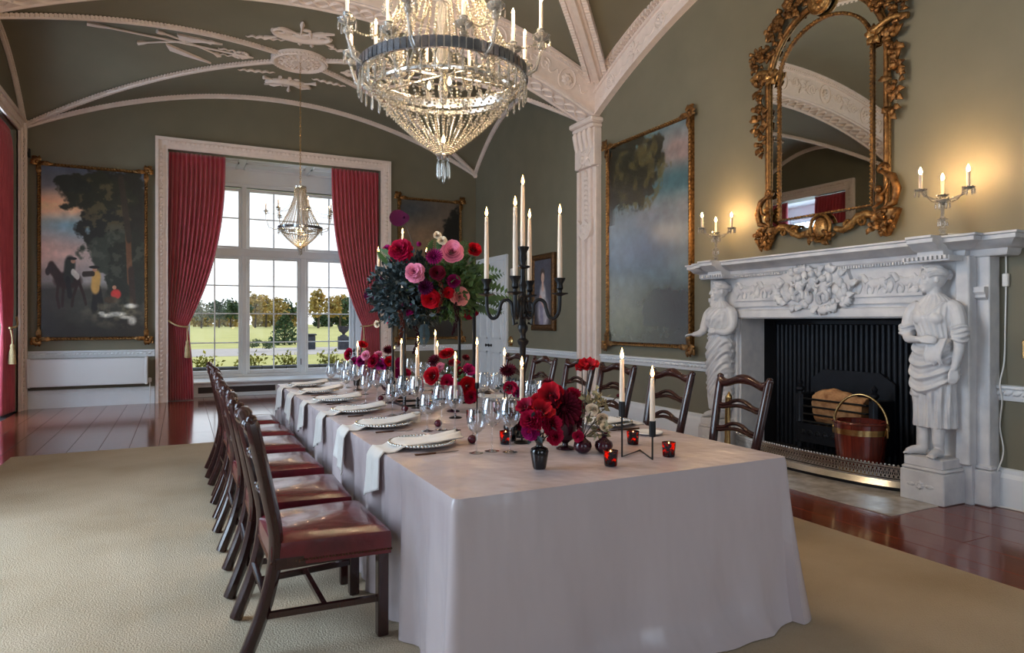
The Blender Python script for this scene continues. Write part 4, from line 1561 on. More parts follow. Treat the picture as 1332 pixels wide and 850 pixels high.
# fire irons and brass stand left of the opening
fs = thing('fire_tool_stand', 'brass fire tool stand on the hearth behind a dining chair', 'fire tools', (4.98, 5.02, 0.008), 0)
b = MB().lathe([(0.0, 0), (0.14, 0), (0.14, 0.03), (0.11, 0.045), (0.03, 0.06), (0.03, 0.08), (0.0, 0.08)], 24)
b.build('base', 'brass', fs, smooth=40)
MB().lathe([(0.0, 0.07), (0.016, 0.07), (0.014, 0.3), (0.022, 0.31), (0.014, 0.33), (0.013, 0.58), (0.03, 0.6), (0.03, 0.63), (0.012, 0.66), (0.0, 0.68)], 12).build('post', 'brass', fs, smooth=60)
for k in range(2):
    a = 1.2 + 2.6 * k
    c, s_ = math.cos(a), math.sin(a)
    b = MB().tube([(0.07 * c, 0.07 * s_, 0.62), (0.08 * c, 0.08 * s_, 0.2), (0.09 * c, 0.09 * s_, 0.07)], [0.01, 0.012, 0.02], 8)
    b.build('fire_iron', 'brass', fs, smooth=60)
MB().tube([(0.075 * math.cos(1.2), 0.075 * math.sin(1.2), 0.6), (0, 0, 0.6), (0.075 * math.cos(3.8), 0.075 * math.sin(3.8), 0.6)], 0.008, 6).build('hook_bar', 'brass', fs)

# ------------------------------------------------------------------ gilt mirror
mi = thing('wall_mirror', 'tall arched gilt mirror with carved leafy crest and scrolls above the mantel', 'mirror', (XR, 4.37, 0), RW)


def arch_path(hw, z0, zs, rise, n=20):
    return [(-hw, z0), (-hw, zs)] + [(-hw * math.cos(PI * k / n), zs + rise * math.sin(PI * k / n)) for k in range(1, n)] + [(hw, zs), (hw, z0)]


outer = arch_path(0.655, 2.33, 3.84, 0.66)
inner = arch_path(0.515, 2.44, 3.88, 0.45)
g = MB()
n = len(outer)
g.prism(outer, -0.028, -0.02)
glass2 = g.build('border_glass', 'mirror', mi, smooth=0)
MB().prism(inner, -0.034, -0.027).build('main_glass', 'mirror', mi, smooth=0)
MB().prism([(x * 1.02, z + (0.0 if z < 3 else 0.01)) for x, z in outer], -0.02, 0.0).build('back_board', 'dark_gilt', mi)
fr = MB()
fr.tube([(x, -0.04, z) for x, z in inner], 0.017, 8, closed=True)
ifr = fr.build('inner_frame', 'gilt', mi, smooth=60)
fr = MB()
cnt = 0
for i in range(len(inner)):
    a, b2 = Vector((inner[i][0], -0.058, inner[i][1])), Vector((inner[(i + 1) % len(inner)][0], -0.058, inner[(i + 1) % len(inner)][1]))
    m = max(1, int((b2 - a).length / 0.035))
    for k in range(m):
        fr.sphere(a + (b2 - a) * (k / m), 0.012, 5, 4)
fr.build('bead_course', 'gilt_bright', ifr, smooth=60)
fr = MB()
fr.tube([(x, -0.045, z) for x, z in outer], 0.026, 8, sx=1.0)
ofr = fr.build('outer_frame', 'gilt', mi, smooth=60)
fr = MB()
fr.tube([(x * 1.04, -0.04, z + (0.024 if z > 3.8 else 0)) for x, z in outer], 0.012, 6)
fr.tube([(x * 0.965, -0.04, z - (0.016 if z > 3.85 else 0)) for x, z in outer], 0.009, 6)
fr.build('frame_fillet', 'gilt_bright', ofr, smooth=60)
random.seed(11)


def cluster(cx, cz, rx, rz, k, seed, parent=mi, name='carved_ornament', y=-0.05, material='gilt', L=0.09):
    random.seed(seed)
    mb = MB()
    for i in range(k):
        a = random.random() * 2 * PI
        r = math.sqrt(random.random())
        x, z = cx + rx * r * math.cos(a), cz + rz * r * math.sin(a)
        leaf(mb, (x, y - 0.02 * (1 - r), z), a + random.uniform(-1.2, 1.2), L * random.uniform(0.6, 1.2), L * 0.55, 0.03, 0.025)
    for i in range(k // 2):
        a = random.random() * 2 * PI
        r = math.sqrt(random.random()) * 0.8
        mb.sphere((cx + rx * r * math.cos(a), y - 0.03, cz + rz * r * math.sin(a)), random.uniform(0.014, 0.03), 6, 5)
    return mb.build(name, material, parent, smooth=50)


# side drops of flowers
for sg in (-1, 1):
    cluster(sg * 0.73, 3.86, 0.06, 0.18, 16, 20 + sg)
    cluster(sg * 0.74, 3.55, 0.05, 0.2, 16, 30 + sg)
    cluster(sg * 0.72, 3.32, 0.035, 0.14, 8, 40 + sg)
    # shoulder scroll and flower basket
    b = MB()
    b.tube(cat([(sg * 0.86, -0.06, 4.0), (sg * 0.72, -0.08, 4.03), (sg * 0.58, -0.09, 3.98)], 4), 0.028, 8)
    b.tube(spiral(sg * 0.57, 3.94, 0.075, 0.015, 1.4, 1.2, 24, -0.07, sg), 0.016, 7)
    for a in (0.4, 1.6, 2.8, 4.0, 5.2):
        leaf(b, (sg * 0.57, -0.07, 3.94), a, 0.1, 0.055, 0.03, 0.02)
    b.build('shoulder_scroll', 'gilt_bright', mi, smooth=60)
    cluster(sg * 0.77, 4.18, 0.08, 0.11, 20, 50 + sg, L=0.07)
    # crest leaves climbing the arch
    for k in range(4):
        t = 0.5 + 0.24 * k
        cluster(sg * 0.7 * math.cos(t * 0.95), 3.92 + 0.74 * math.sin(t * 0.95), 0.09, 0.08, 14, 60 + k * 3 + sg)
    # lower corner brackets: C-scroll, putto and leafy drop
    b = MB()
    b.tube([(sg * 0.62, -0.06, 2.72), (sg * 0.73, -0.07, 2.66), (sg * 0.77, -0.075, 2.54), (sg * 0.74, -0.07, 2.43), (sg * 0.62, -0.06, 2.38)], [0.02, 0.032, 0.036, 0.032, 0.02], 8)
    b.tube(spiral(sg * 0.63, 2.74, 0.055, 0.012, 1.3, 0, 20, -0.06, sg), 0.016, 6)
    b.build('corner_scroll', 'gilt', mi, smooth=60)
    b = MB()
    b.lathe([(0.0, -0.2), (0.04, -0.19), (0.07, -0.13), (0.1, -0.06), (0.125, 0.0), (0.135, 0.03), (0.11, 0.045), (0.0, 0.045)], 14, TM(sg * 0.66, -0.05, 2.34) @ Matrix.Diagonal((1, 0.55, 1, 1)))
    cb = b.build('corner_bracket', 'gilt', mi, smooth=50)
    cluster(sg * 0.66, 2.26, 0.1, 0.08, 18, 80 + sg, y=-0.1, L=0.07)
    b = MB()
    b.sphere((sg * 0.62, -0.1, 2.56), 0.035, 8, 6)
    b.sphere((sg * 0.62, -0.09, 2.48), 0.04, 8, 6, (1, 0.9, 1.4))
    b.tube([(sg * 0.62, -0.1, 2.5), (sg * 0.68, -0.11, 2.53), (sg * 0.7, -0.1, 2.6)], [0.018, 0.015, 0.01], 6)
    b.tube([(sg * 0.62, -0.1, 2.44), (sg * 0.58, -0.11, 2.4), (sg * 0.6, -0.1, 2.36)], [0.02, 0.016, 0.01], 6)
    b.build('carved_putto', 'gilt', mi, smooth=60)
    # bottom rail scrolls
    b = MB()
    b.tube([(sg * 0.56, -0.05, 2.33), (sg * 0.48, -0.06, 2.37), (sg * 0.4, -0.065, 2.36), (sg * 0.32, -0.06, 2.29), (sg * 0.24, -0.06, 2.25), (sg * 0.16, -0.06, 2.27)], [0.03, 0.036, 0.034, 0.034, 0.034, 0.03], 8)
    b.tube(spiral(sg * 0.3, 2.3, 0.06, 0.012, 1.4, 0.6, 20, -0.07, -sg), 0.016, 6)
    b.tube(spiral(sg * 0.44, 2.31, 0.045, 0.01, 1.2, 2.6, 20, -0.07, sg), 0.014, 6)
    b.build('bottom_scroll', 'gilt_bright', mi, smooth=60)
# crest mask and shell at top, cartouche at the bottom
b = MB()
rosette(b, (0, -0.06, 4.5), 0.13, 11, None, 0.04)
b.tube([(0.12 * math.cos(t), -0.07, 4.5 + 0.12 * math.sin(t)) for t in [2 * PI * k / 24 for k in range(24)]], 0.02, 6, closed=True)
b.build('crest_rosette', 'gilt_bright', mi, smooth=60)
cluster(0, 4.68, 0.3, 0.12, 44, 91)
b = MB()
b.sphere((0, -0.06, 2.3), 0.1, 14, 10, (0.85, 0.4, 1.05))
b.tube([(0.11 * math.cos(t), -0.07, 2.3 + 0.13 * math.sin(t)) for t in [2 * PI * k / 24 for k in range(24)]], 0.018, 6, closed=True)
b.build('cartouche', 'gilt_bright', mi, smooth=60)
cluster(0, 2.24, 0.15, 0.06, 12, 92, L=0.07)
# ================================================================== PAINTINGS
def vnoise(X, Y, seed):
    rs = np.random.RandomState(seed)
    g = rs.rand(64, 64)
    xi, yi = np.floor(X).astype(int), np.floor(Y).astype(int)
    fx, fy = X - xi, Y - yi
    fx, fy = fx * fx * (3 - 2 * fx), fy * fy * (3 - 2 * fy)
    G = lambda a, b: g[a % 64, b % 64]
    return (G(xi, yi) * (1 - fx) + G(xi + 1, yi) * fx) * (1 - fy) + (G(xi, yi + 1) * (1 - fx) + G(xi + 1, yi + 1) * fx) * fy


def fbm(X, Y, s, seed, o=4):
    r, a, t = 0, 1.0, 0
    for k in range(o):
        r = r + a * vnoise(X * s * 2 ** k, Y * s * 2 ** k, seed + k)
        t += a
        a *= 0.55
    return r / t


def blend(C, c, m):
    m = np.clip(m, 0, 1)[..., None]
    return C * (1 - m) + np.array(c, float) * m


def ell(X, Y, cx, cy, rx, ry, soft=0.15, ang=0.0):
    dx, dy = X - cx, Y - cy
    ca, sa = math.cos(ang), math.sin(ang)
    u, v = (dx * ca + dy * sa) / rx, (-dx * sa + dy * ca) / ry
    d = np.sqrt(u * u + v * v)
    return np.clip((1 + soft - d) / (2 * soft), 0, 1)


def limb(X, Y, a, b, w, soft=0.2):
    ax, ay = a
    bx, by = b
    dx, dy = bx - ax, by - ay
    t = np.clip(((X - ax) * dx + (Y - ay) * dy) / (dx * dx + dy * dy), 0, 1)
    d = np.hypot(X - ax - t * dx, Y - ay - t * dy)
    return np.clip((w * (1 + soft) - d) / (2 * soft * w), 0, 1)


def paint_canvas(name, w, h, fn, parent, y, nx, z0, rough=0.3, material=None):
    ny = int(nx * h / w)
    xs, ys = np.linspace(0, 1, nx + 1), np.linspace(0, h / w, ny + 1)
    X, Y = np.meshgrid(xs, ys)
    C = fn(X, Y * w / h, X, Y)          # u, v in 0..1 and isotropic coordinates
    C = np.clip(C, 0, 255) / 255.0
    Cl = np.where(C <= 0.04045, C / 12.92, ((C + 0.055) / 1.055) ** 2.4)
    V = [(-w / 2 + w * X[j, i], y, z0 + w * Y[j, i]) for j in range(ny + 1) for i in range(nx + 1)]
    F = [(j * (nx + 1) + i, j * (nx + 1) + i + 1, (j + 1) * (nx + 1) + i + 1, (j + 1) * (nx + 1) + i) for j in range(ny) for i in range(nx)]
    n = len(V)
    # edges turned back to the stretcher so that the canvas has thickness
    V += [(-w / 2, y + 0.02, z0), (w / 2, y + 0.02, z0), (w / 2, y + 0.02, z0 + h), (-w / 2, y + 0.02, z0 + h)]
    tl = ny * (nx + 1)
    F += [(n, n + 1, nx, 0)[::-1], (n + 1, n + 2, tl + nx, nx)[::-1], (n + 2, n + 3, tl, tl + nx)[::-1], (n + 3, n, 0, tl)[::-1], (n + 3, n + 2, n + 1, n)]
    me = bpy.data.meshes.new(name)
    me.from_pydata(V, [], F)
    at = me.color_attributes.new('paint', 'FLOAT_COLOR', 'POINT')
    col = np.ones((len(V), 4), np.float32)
    col[:n, :3] = Cl.reshape(-1, 3)
    col[n:, :3] = 0.03
    at.data.foreach_set('color', col.ravel())
    m = bpy.data.materials.new(name + '_oil')
    m.use_nodes = True
    nt = m.node_tree
    b = nt.nodes['Principled BSDF']
    a = nt.nodes.new('ShaderNodeAttribute')
    a.attribute_name = 'paint'
    nt.links.new(a.outputs['Color'], b.inputs['Base Color'])
    b.inputs['Roughness'].default_value = rough
    b.inputs['Specular IOR Level'].default_value = 0.9 if rough < 0.28 else 0.5
    b.inputs['Coat Weight'].default_value = 1.0 if rough < 0.28 else 0.1
    b.inputs['Coat IOR'].default_value = 1.6
    b.inputs['Coat Roughness'].default_value = 0.16
    nz = nt.nodes.new('ShaderNodeTexNoise')
    nz.inputs['Scale'].default_value = 28
    nz.inputs['Detail'].default_value = 6
    tc = nt.nodes.new('ShaderNodeTexCoord')
    nt.links.new(tc.outputs['Object'], nz.inputs['Vector'])
    bp = nt.nodes.new('ShaderNodeBump')
    bp.inputs['Strength'].default_value = 0.35
    bp.inputs['Distance'].default_value = 0.008
    nt.links.new(nz.outputs['Fac'], bp.inputs['Height'])
    nt.links.new(bp.outputs[0], b.inputs['Normal'])
    me.materials.append(m)
    return link(name, me, None, parent)


def tree_mass(u, v, cx, cy, rx, ry, seed, X, Y, soft=0.25):
    n = fbm(X, Y, 9, seed, 4)
    e = ((u - cx) / rx) ** 2 + ((v - cy) / ry) ** 2
    return np.clip((1.0 - e + (n - 0.5) * 1.6) / soft, 0, 1)


def hunt(u, v, X, Y):
    n = fbm(X, Y, 3, 5)
    n2 = fbm(X, Y, 14, 9)
    C = np.zeros(u.shape + (3,)) + np.array((124, 118, 116.0))
    C = blend(C, (58, 66, 82), (v - 0.78) * 4)
    C = blend(C, (226, 168, 128), ell(u, v, 0.15, 0.74, 0.34, 0.09, 0.6) * (0.5 + n))
    C = blend(C, (104, 148, 168), ell(u, v, 0.3, 0.64, 0.4, 0.07, 0.7) * 0.9)
    C = blend(C, (196, 160, 150), ell(u, v, 0.15, 0.5, 0.4, 0.1, 0.7) * (0.5 + n * 0.6))
    C = blend(C, (52, 50, 44), (0.34 - v + (n - 0.5) * 0.05) * 18)          # ground
    C = blend(C, (34, 30, 26), (0.18 - v + (n - 0.5) * 0.1) * 8)
    for cx, cy, rx, ry, s, c in ((0.78, 0.72, 0.42, 0.34, 1, (30, 30, 26)), (0.52, 0.86, 0.42, 0.13, 2, (34, 36, 26)), (0.3, 0.9, 0.18, 0.06, 3, (30, 34, 28)), (0.72, 0.5, 0.34, 0.14, 4, (46, 50, 42)), (0.85, 0.4, 0.25, 0.25, 6, (32, 34, 28))):
        C = blend(C, c, tree_mass(u, v, cx, cy, rx, ry, s * 7, X, Y))
    C = blend(C, (96, 84, 54), tree_mass(u, v, 0.58, 0.78, 0.3, 0.16, 71, X, Y) * np.clip((n2 - 0.52) * 6, 0, 0.5))
    C = blend(C, (64, 66, 56), tree_mass(u, v, 0.7, 0.52, 0.3, 0.16, 77, X, Y) * np.clip((n2 - 0.5) * 6, 0, 0.6))
    C = blend(C, (104, 66, 42), limb(u, v, (0.85, 0.34), (0.83, 0.62), 0.028) * 0.8)
    C = blend(C, (44, 32, 26), limb(u, v, (0.88, 0.2), (0.86, 0.4), 0.03))
    C = blend(C, (44, 36, 30), limb(u, v, (0.84, 0.6), (0.76, 0.95), 0.03))
    # riders' horse
    hb = (40, 24, 20)
    C = blend(C, hb, ell(u, v, 0.25, 0.335, 0.13, 0.05))
    C = blend(C, hb, limb(u, v, (0.16, 0.36), (0.1, 0.41), 0.035))
    C = blend(C, hb, limb(u, v, (0.1, 0.415), (0.065, 0.385), 0.022))
    for a, b_ in (((0.16, 0.31), (0.15, 0.24)), ((0.15, 0.24), (0.17, 0.18)), ((0.21, 0.3), (0.2, 0.19)), ((0.34, 0.32), (0.3, 0.24)), ((0.3, 0.24), (0.29, 0.19)), ((0.36, 0.32), (0.4, 0.25)), ((0.4, 0.25), (0.42, 0.2))):
        C = blend(C, hb, limb(u, v, a, b_, 0.013))
    C = blend(C, (34, 36, 32), limb(u, v, (0.26, 0.36), (0.27, 0.43), 0.05))
    C = blend(C, (24, 22, 22), limb(u, v, (0.25, 0.34), (0.27, 0.25), 0.022))
    C = blend(C, (150, 112, 92), ell(u, v, 0.3, 0.45, 0.022, 0.014))
    C = blend(C, (22, 20, 20), ell(u, v, 0.29, 0.465, 0.045, 0.009))
    C = blend(C, (196, 190, 180), limb(u, v, (0.3, 0.385), (0.34, 0.36), 0.02) * 0.8)
    # standing man
    C = blend(C, (26, 22, 20), limb(u, v, (0.52, 0.29), (0.5, 0.17), 0.03))
    C = blend(C, (24, 22, 20), limb(u, v, (0.54, 0.29), (0.57, 0.18), 0.024))
    C = blend(C, (156, 120, 64), limb(u, v, (0.52, 0.36), (0.51, 0.3), 0.042))
    C = blend(C, (40, 30, 24), limb(u, v, (0.49, 0.38), (0.4, 0.375), 0.016))
    C = blend(C, (150, 108, 84), ell(u, v, 0.505, 0.405, 0.022, 0.014))
    C = blend(C, (24, 20, 18), ell(u, v, 0.5, 0.418, 0.05, 0.009))
    # seated figure in red, game heap
    C = blend(C, (164, 44, 40), ell(u, v, 0.71, 0.26, 0.05, 0.03))
    C = blend(C, (150, 108, 84), ell(u, v, 0.695, 0.3, 0.02, 0.012))
    C = blend(C, (60, 46, 34), ell(u, v, 0.66, 0.225, 0.07, 0.02))
    C = blend(C, (96, 88, 68), ell(u, v, 0.72, 0.15, 0.3, 0.08, 0.4) * np.clip((n2 - 0.35) * 2, 0, 0.6))
    for cx, cy, rx, ry in ((0.62, 0.13, 0.06, 0.012), (0.72, 0.14, 0.08, 0.014), (0.86, 0.19, 0.06, 0.014), (0.8, 0.12, 0.05, 0.01), (0.87, 0.1, 0.04, 0.025), (0.57, 0.145, 0.03, 0.01)):
        C = blend(C, (206, 200, 188), ell(u, v, cx, cy, rx, ry, 0.4) * (0.3 + n2))
    return np.clip((C - 40) * 1.25 + 52, 16, 255) * (0.86 + 0.28 * n2[..., None])


def parkland(u, v, X, Y):
    n, n2 = fbm(X, Y, 3, 31), fbm(X, Y, 16, 37)
    C = np.zeros(u.shape + (3,)) + np.array((92, 120, 128.0))
    C = blend(C, (150, 130, 126), ell(u, v, 0.85, 0.86, 0.3, 0.1, 0.6) * (0.4 + n))
    C = blend(C, (70, 104, 112), ell(u, v, 0.85, 0.74, 0.3, 0.06, 0.7))
    C = blend(C, (158, 148, 146), ell(u, v, 0.6, 0.6, 0.6, 0.07, 0.7) * (0.3 + n))
    C = blend(C, (78, 96, 122), ell(u, v, 0.4, 0.46, 0.6, 0.12, 0.8))
    C = blend(C, (58, 64, 66), (0.36 - v + (n - 0.5) * 0.16) * 7)
    C = blend(C, (110, 112, 82), ell(u, v, 0.25, 0.14, 0.4, 0.12, 0.8) * (0.3 + 0.6 * n))
    C = blend(C, (38, 38, 26), tree_mass(u, v, 0.25, 0.84, 0.5, 0.2, 41, X, Y))
    C = blend(C, (88, 78, 42), tree_mass(u, v, 0.42, 0.82, 0.36, 0.17, 43, X, Y) * np.clip((n2 - 0.45) * 5, 0, 0.75))
    C = blend(C, (26, 22, 16), np.clip((0.1 - u) * 10, 0, 0.7) * (v > 0.6))
    C = blend(C, (44, 50, 58), tree_mass(u, v, 0.8, 0.16, 0.4, 0.1, 47, X, Y) * 0.6)
    return C * (0.85 + 0.3 * n2[..., None])


def evening(u, v, X, Y):
    n, n2 = fbm(X, Y, 3, 51), fbm(X, Y, 15, 57)
    C = np.zeros(u.shape + (3,)) + np.array((104, 92, 82.0))
    C = blend(C, (70, 74, 78), ell(u, v, 0.15, 0.92, 0.35, 0.1, 0.7))
    C = blend(C, (140, 112, 86), ell(u, v, 0.45, 0.68, 0.4, 0.14, 0.8) * (0.4 + n))
    C = blend(C, (52, 48, 40), (0.4 - v + (n - 0.5) * 0.1) * 10)
    C = blend(C, (24, 24, 22), tree_mass(u, v, 0.95, 0.74, 0.3, 0.22, 61, X, Y))
    C = blend(C, (26, 26, 24), tree_mass(u, v, 0.9, 0.35, 0.4, 0.16, 63, X, Y))
    C = blend(C, (128, 110, 96), ell(u, v, 0.6, 0.2, 0.12, 0.03, 0.6) * (0.3 + n2))
    C = blend(C, (40, 34, 28), (0.12 - v) * 12)
    return C * (0.85 + 0.3 * n2[..., None])


def portrait(u, v, X, Y):
    n2 = fbm(X, Y, 12, 67)
    C = np.zeros(u.shape + (3,)) + np.array((74, 78, 92.0))
    C = blend(C, (56, 50, 56), (0.4 - v) * 4)
    C = blend(C, (186, 178, 186), ell(u, v, 0.52, 0.2, 0.3, 0.24, 0.3))
    C = blend(C, (120, 112, 140), limb(u, v, (0.4, 0.45), (0.45, 0.05), 0.09) * 0.7)
    C = blend(C, (196, 188, 190), ell(u, v, 0.5, 0.48, 0.16, 0.14, 0.3))
    C = blend(C, (206, 168, 150), limb(u, v, (0.5, 0.56), (0.5, 0.64), 0.05))
    C = blend(C, (70, 56, 50), ell(u, v, 0.49, 0.75, 0.13, 0.1))
    C = blend(C, (208, 172, 154), ell(u, v, 0.5, 0.715, 0.09, 0.075))
    C = blend(C, (200, 160, 144), limb(u, v, (0.35, 0.42), (0.55, 0.32), 0.045))
    return C * (0.85 + 0.3 * n2[..., None])


def picture(name, label, loc, rz, w, h, fn, nx, fw=0.05, material='gilt', corners=True, rough=0.3, rope=True):
    """origin: bottom centre of the frame on the wall plane"""
    t = thing(name, label, 'painting', loc, rz)
    paint_canvas('canvas', w - 2 * fw * 0.8, h - 2 * fw * 0.8, fn, t, -0.045, nx, fw * 0.8, rough)
    b = MB()
    W, H = w / 2, h
    prof = [(0, -0.0), (0, -0.05), (0.25, -0.075), (0.55, -0.06), (0.8, -0.065), (1.0, -0.048), (1.0, 0.0)]
    n = len(prof)
    v, f = [], []
    for (sx, zz, dz) in ((-1, 0, 1), (1, 0, 1), (1, H, -1), (-1, H, -1)):
        for p, y in prof:
            v.append((sx * (W - p * fw), y, zz + dz * p * fw))
    for k in range(4):
        k2 = (k + 1) % 4
        for i in range(n - 1):
            f.append((k * n + i, k2 * n + i, k2 * n + i + 1, k * n + i + 1))
    b.add(v, f)
    frm = b.build('frame', material, t, smooth=40)
    if rope:
        b = MB()
        st = 0.045
        for (p, q) in (((-W, 0), (W, 0)), ((W, 0), (W, H)), ((W, H), (-W, H)), ((-W, H), (-W, 0))):
            L = math.hypot(q[0] - p[0], q[1] - p[1])
            m = int(L / st)
            a = math.atan2(q[1] - p[1], q[0] - p[0])
            for k in range(m):
                c = (k + 0.5) / m
                M = TM(p[0] + (q[0] - p[0]) * c, -0.066, p[1] + (q[1] - p[1]) * c) @ Matrix.Rotation(-a, 4, 'Y') @ TM(0, 0, fw * 0.32) @ Matrix.Rotation(0.6, 4, 'Y')
                b.sphere((0, 0, 0), 0.014, 6, 4, (1.9, 1.0, 0.9), M=M)
        b.build('rope_moulding', 'gilt_bright' if material == 'gilt' else material, frm, smooth=60)
    if corners:
        for sx in (-1, 1):
            for zz in (0, H):
                b = MB()
                cx, cz = sx * W, zz
                a0 = math.atan2((1 if zz else -1), sx)
                for da in (-0.9, -0.45, 0, 0.45, 0.9):
                    leaf(b, (cx - sx * 0.02, -0.06, cz - (0.02 if zz else -0.02)), a0 + da, 0.12, 0.06, 0.03, 0.02)
                for sgn, aa in ((1, 0), (1, 1)):
                    ang = (PI if sx > 0 else 0) if aa == 0 else (-PI / 2 if zz else PI / 2)
                    leaf(b, (cx - sx * 0.02, -0.065, cz - (0.02 if zz else -0.02)), ang, 0.2, 0.07, 0.02, 0.0)
                b.tube(spiral(cx + sx * 0.03, cz + (0.03 if zz else -0.03), 0.055, 0.012, 1.4, a0, 18, -0.08, sx), 0.014, 6)
                b.sphere((cx, -0.08, cz), 0.035, 8, 6)
                b.build('corner_cartouche', material, t, smooth=50)
    return t


picture('landscape_painting', 'tall hunting landscape with horseman and great tree in gilt frame', (-1.275, YB, 1.09), 0, 1.54, 2.85, hunt, 230)
picture('landscape_painting', 'tall evening landscape with dark tree behind the flower arrangement', (4.55, YB, 1.03), 0, 1.36, 2.86, evening, 90)
picture('landscape_painting', 'tall glossy parkland landscape in gilt rope frame beside the fireplace', (XR, 7.08, 1.06), RW, 1.78, 2.87, parkland, 130, rough=0.24)
picture('portrait_painting', 'small portrait in dark gilt frame between door and pilaster', (XR, 9.88, 1.24), RW, 0.78, 1.31, portrait, 60, 0.1, 'dark_gilt', False)


# ================================================================== CURTAINS
def curtain(name, label, M, x_out, x_in_top, z_top, tie_z, tie_x0, tie_x1, bot_x0, bot_x1, folds=11, depth=0.05, seed=0, mirrorx=1):
    """pleated curtain; hangs from x_out (wall edge) to x_in_top, gathered at the tieback"""
    t = thing(name, label, 'curtain')
    t.matrix_world = M
    rs = random.Random(seed)
    ph = [rs.uniform(-0.5, 0.5) for _ in range(40)]

    def fn(u, v):
        z = z_top * (1 - v)
        if z > tie_z:
            s = (z_top - z) / (z_top - tie_z)
            e = s ** 2.4
            e0 = s ** 1.5
            a = x_out + (tie_x0 - x_out) * e0
            b_ = x_in_top + (tie_x1 - x_in_top) * e
        else:
            s = (tie_z - z) / tie_z
            s2 = math.sin(s * PI / 2) ** 0.7
            a = tie_x0 + (bot_x0 - tie_x0) * s2
            b_ = tie_x1 + (bot_x1 - tie_x1) * s2
        w = abs(b_ - a)
        k = u * folds * 2 * PI
        pinch = 1.0 - 0.45 * math.exp(-((z - tie_z) / 0.25) ** 2)
        amp = depth * pinch * (0.5 + 0.5 * min(1, v * 9 + 0.25)) * (0.8 + 0.3 * math.sin(3 * u + v * 2))
        y = amp * math.sin(k + 0.7 * math.sin(v * 3 + ph[int(u * 20)] * 0.3)) + 0.3 * amp * math.sin(2 * k + 1)
        y -= 0.05 * math.exp(-((z - tie_z) / 0.5) ** 2) * math.sin(PI * u)
        if v < 0.03:
            y *= 0.7
        x = a + (b_ - a) * u + 0.006 * math.sin(k * 2)
        return (x, y, max(0.012, z))
    b = MB()
    b.grid(fn, folds * 12, 60)
    n = len(b.v)
    cl = b.build('drape', 'curtain', t, smooth=180, recalc=False)
    sd = cl.modifiers.new('thickness', 'SOLIDIFY')
    sd.thickness = 0.004
    # heading tape
    # tieback rope round the gathered cloth
    a, c = min(tie_x0, tie_x1), max(tie_x0, tie_x1)
    r = MB()
    pts = []
    for k in range(25):
        q = k / 24
        pts.append((a - 0.02 + (c - a + 0.04) * q, -0.09 - 0.05 * math.sin(PI * q), tie_z + 0.16 * (1 - q if mirrorx > 0 else q) - 0.05 * math.sin(PI * q)))
    r.tube(pts, 0.016, 6)
    r.tube([(x, y + 0.15 + 0.1 * math.sin(PI * i / 24), z) for i, (x, y, z) in enumerate(pts)], 0.014, 6)
    r.build('tieback_rope', 'rope', t, smooth=60)
    xt = c if mirrorx > 0 else a
    ts_ = MB()
    ts_.tube([(xt, -0.1, tie_z - 0.02), (xt, -0.12, tie_z - 0.14), (xt, -0.12, tie_z - 0.26)], 0.01, 6)
    ts_.lathe([(0.0, 0.12), (0.02, 0.12), (0.03, 0.09), (0.024, 0.06), (0.03, 0.04), (0.038, 0.0), (0.05, -0.18), (0.0, -0.18)], 14, TM(xt, -0.12, tie_z - 0.36))
    ts_.build('tassel', 'rope', t, smooth=50)
    return t


MC = TM(0, 12.98, 0)
curtain('curtain', 'deep red tied back curtain beside the hunting picture', MC, -0.19, 0.72, 4.36, 1.3, -0.24, 0.1, -0.28, 0.2, 12, 0.05, 1, 1)
curtain('curtain', 'deep red tied back curtain of the garden window behind the flowers', MC, 3.52, 2.6, 4.36, 1.3, 3.56, 3.2, 3.6, 3.12, 12, 0.05, 2, -1)
MC2 = TM(-2.36, 0, 0) @ Matrix.Rotation(PI / 2, 4, 'Z')
curtain('curtain', 'deep red curtain with cream tassel at the edge beside the radiator', MC2, 12.53, 11.6, 4.34, 1.3, 12.5, 12.1, 12.56, 11.95, 12, 0.06, 3, -1)
curtain('curtain', 'deep red curtain of the side window, seen in the mirror', MC2, 9.92, 10.8, 4.34, 1.3, 9.92, 10.25, 9.9, 10.35, 11, 0.05, 4, 1)

# ================================================================== WALL FITTINGS
ra = thing('radiator', 'long white panel radiator under the hunting picture', 'radiator', (-1.33, YB - 0.06, 0), 0)
b = MB()
b.bbox(-0.82, 0.82, -0.12, -0.1, 0.35, 0.8, 0.008)
b.bbox(-0.82, 0.82, -0.02, 0.0, 0.35, 0.8, 0.008)
b.bbox(-0.82, 0.82, -0.12, 0.0, 0.78, 0.8, 0.006)
b.build('panel', 'radiator', ra)
for k in range(14):
    z = 0.39 + 0.4 * k / 14
    MB().box(-0.77, 0.77, -0.124, -0.118, z, z + 0.012).build('ridge', 'radiator', ra)
for sg in (-1, 1):
    MB().bbox(sg * 0.81 - 0.02, sg * 0.81 + 0.02, -0.125, 0.004, 0.34, 0.81, 0.006).build('end_cap', 'radiator', ra)
b = MB().tube([(0.86, -0.06, 0.01), (0.86, -0.06, 0.36), (0.8, -0.06, 0.4)], 0.012, 8)
b.build('pipe', 'radiator', ra, smooth=60)
MB().lathe([(0.0, 0), (0.025, 0), (0.03, 0.03), (0.026, 0.07), (0.0, 0.08)], 12, TM(0.86, -0.06, 0.37)).build('valve', 'radiator', ra, smooth=60)
MB().tube([(-0.86, -0.06, 0.01), (-0.86, -0.06, 0.36), (-0.8, -0.06, 0.4)], 0.012, 8).build('pipe', 'radiator', ra, smooth=60)
for sg in (-0.5, 0.5):
    MB().box(sg - 0.02, sg + 0.02, -0.01, 0.055, 0.5, 0.6).build('wall_bracket', 'radiator', ra)

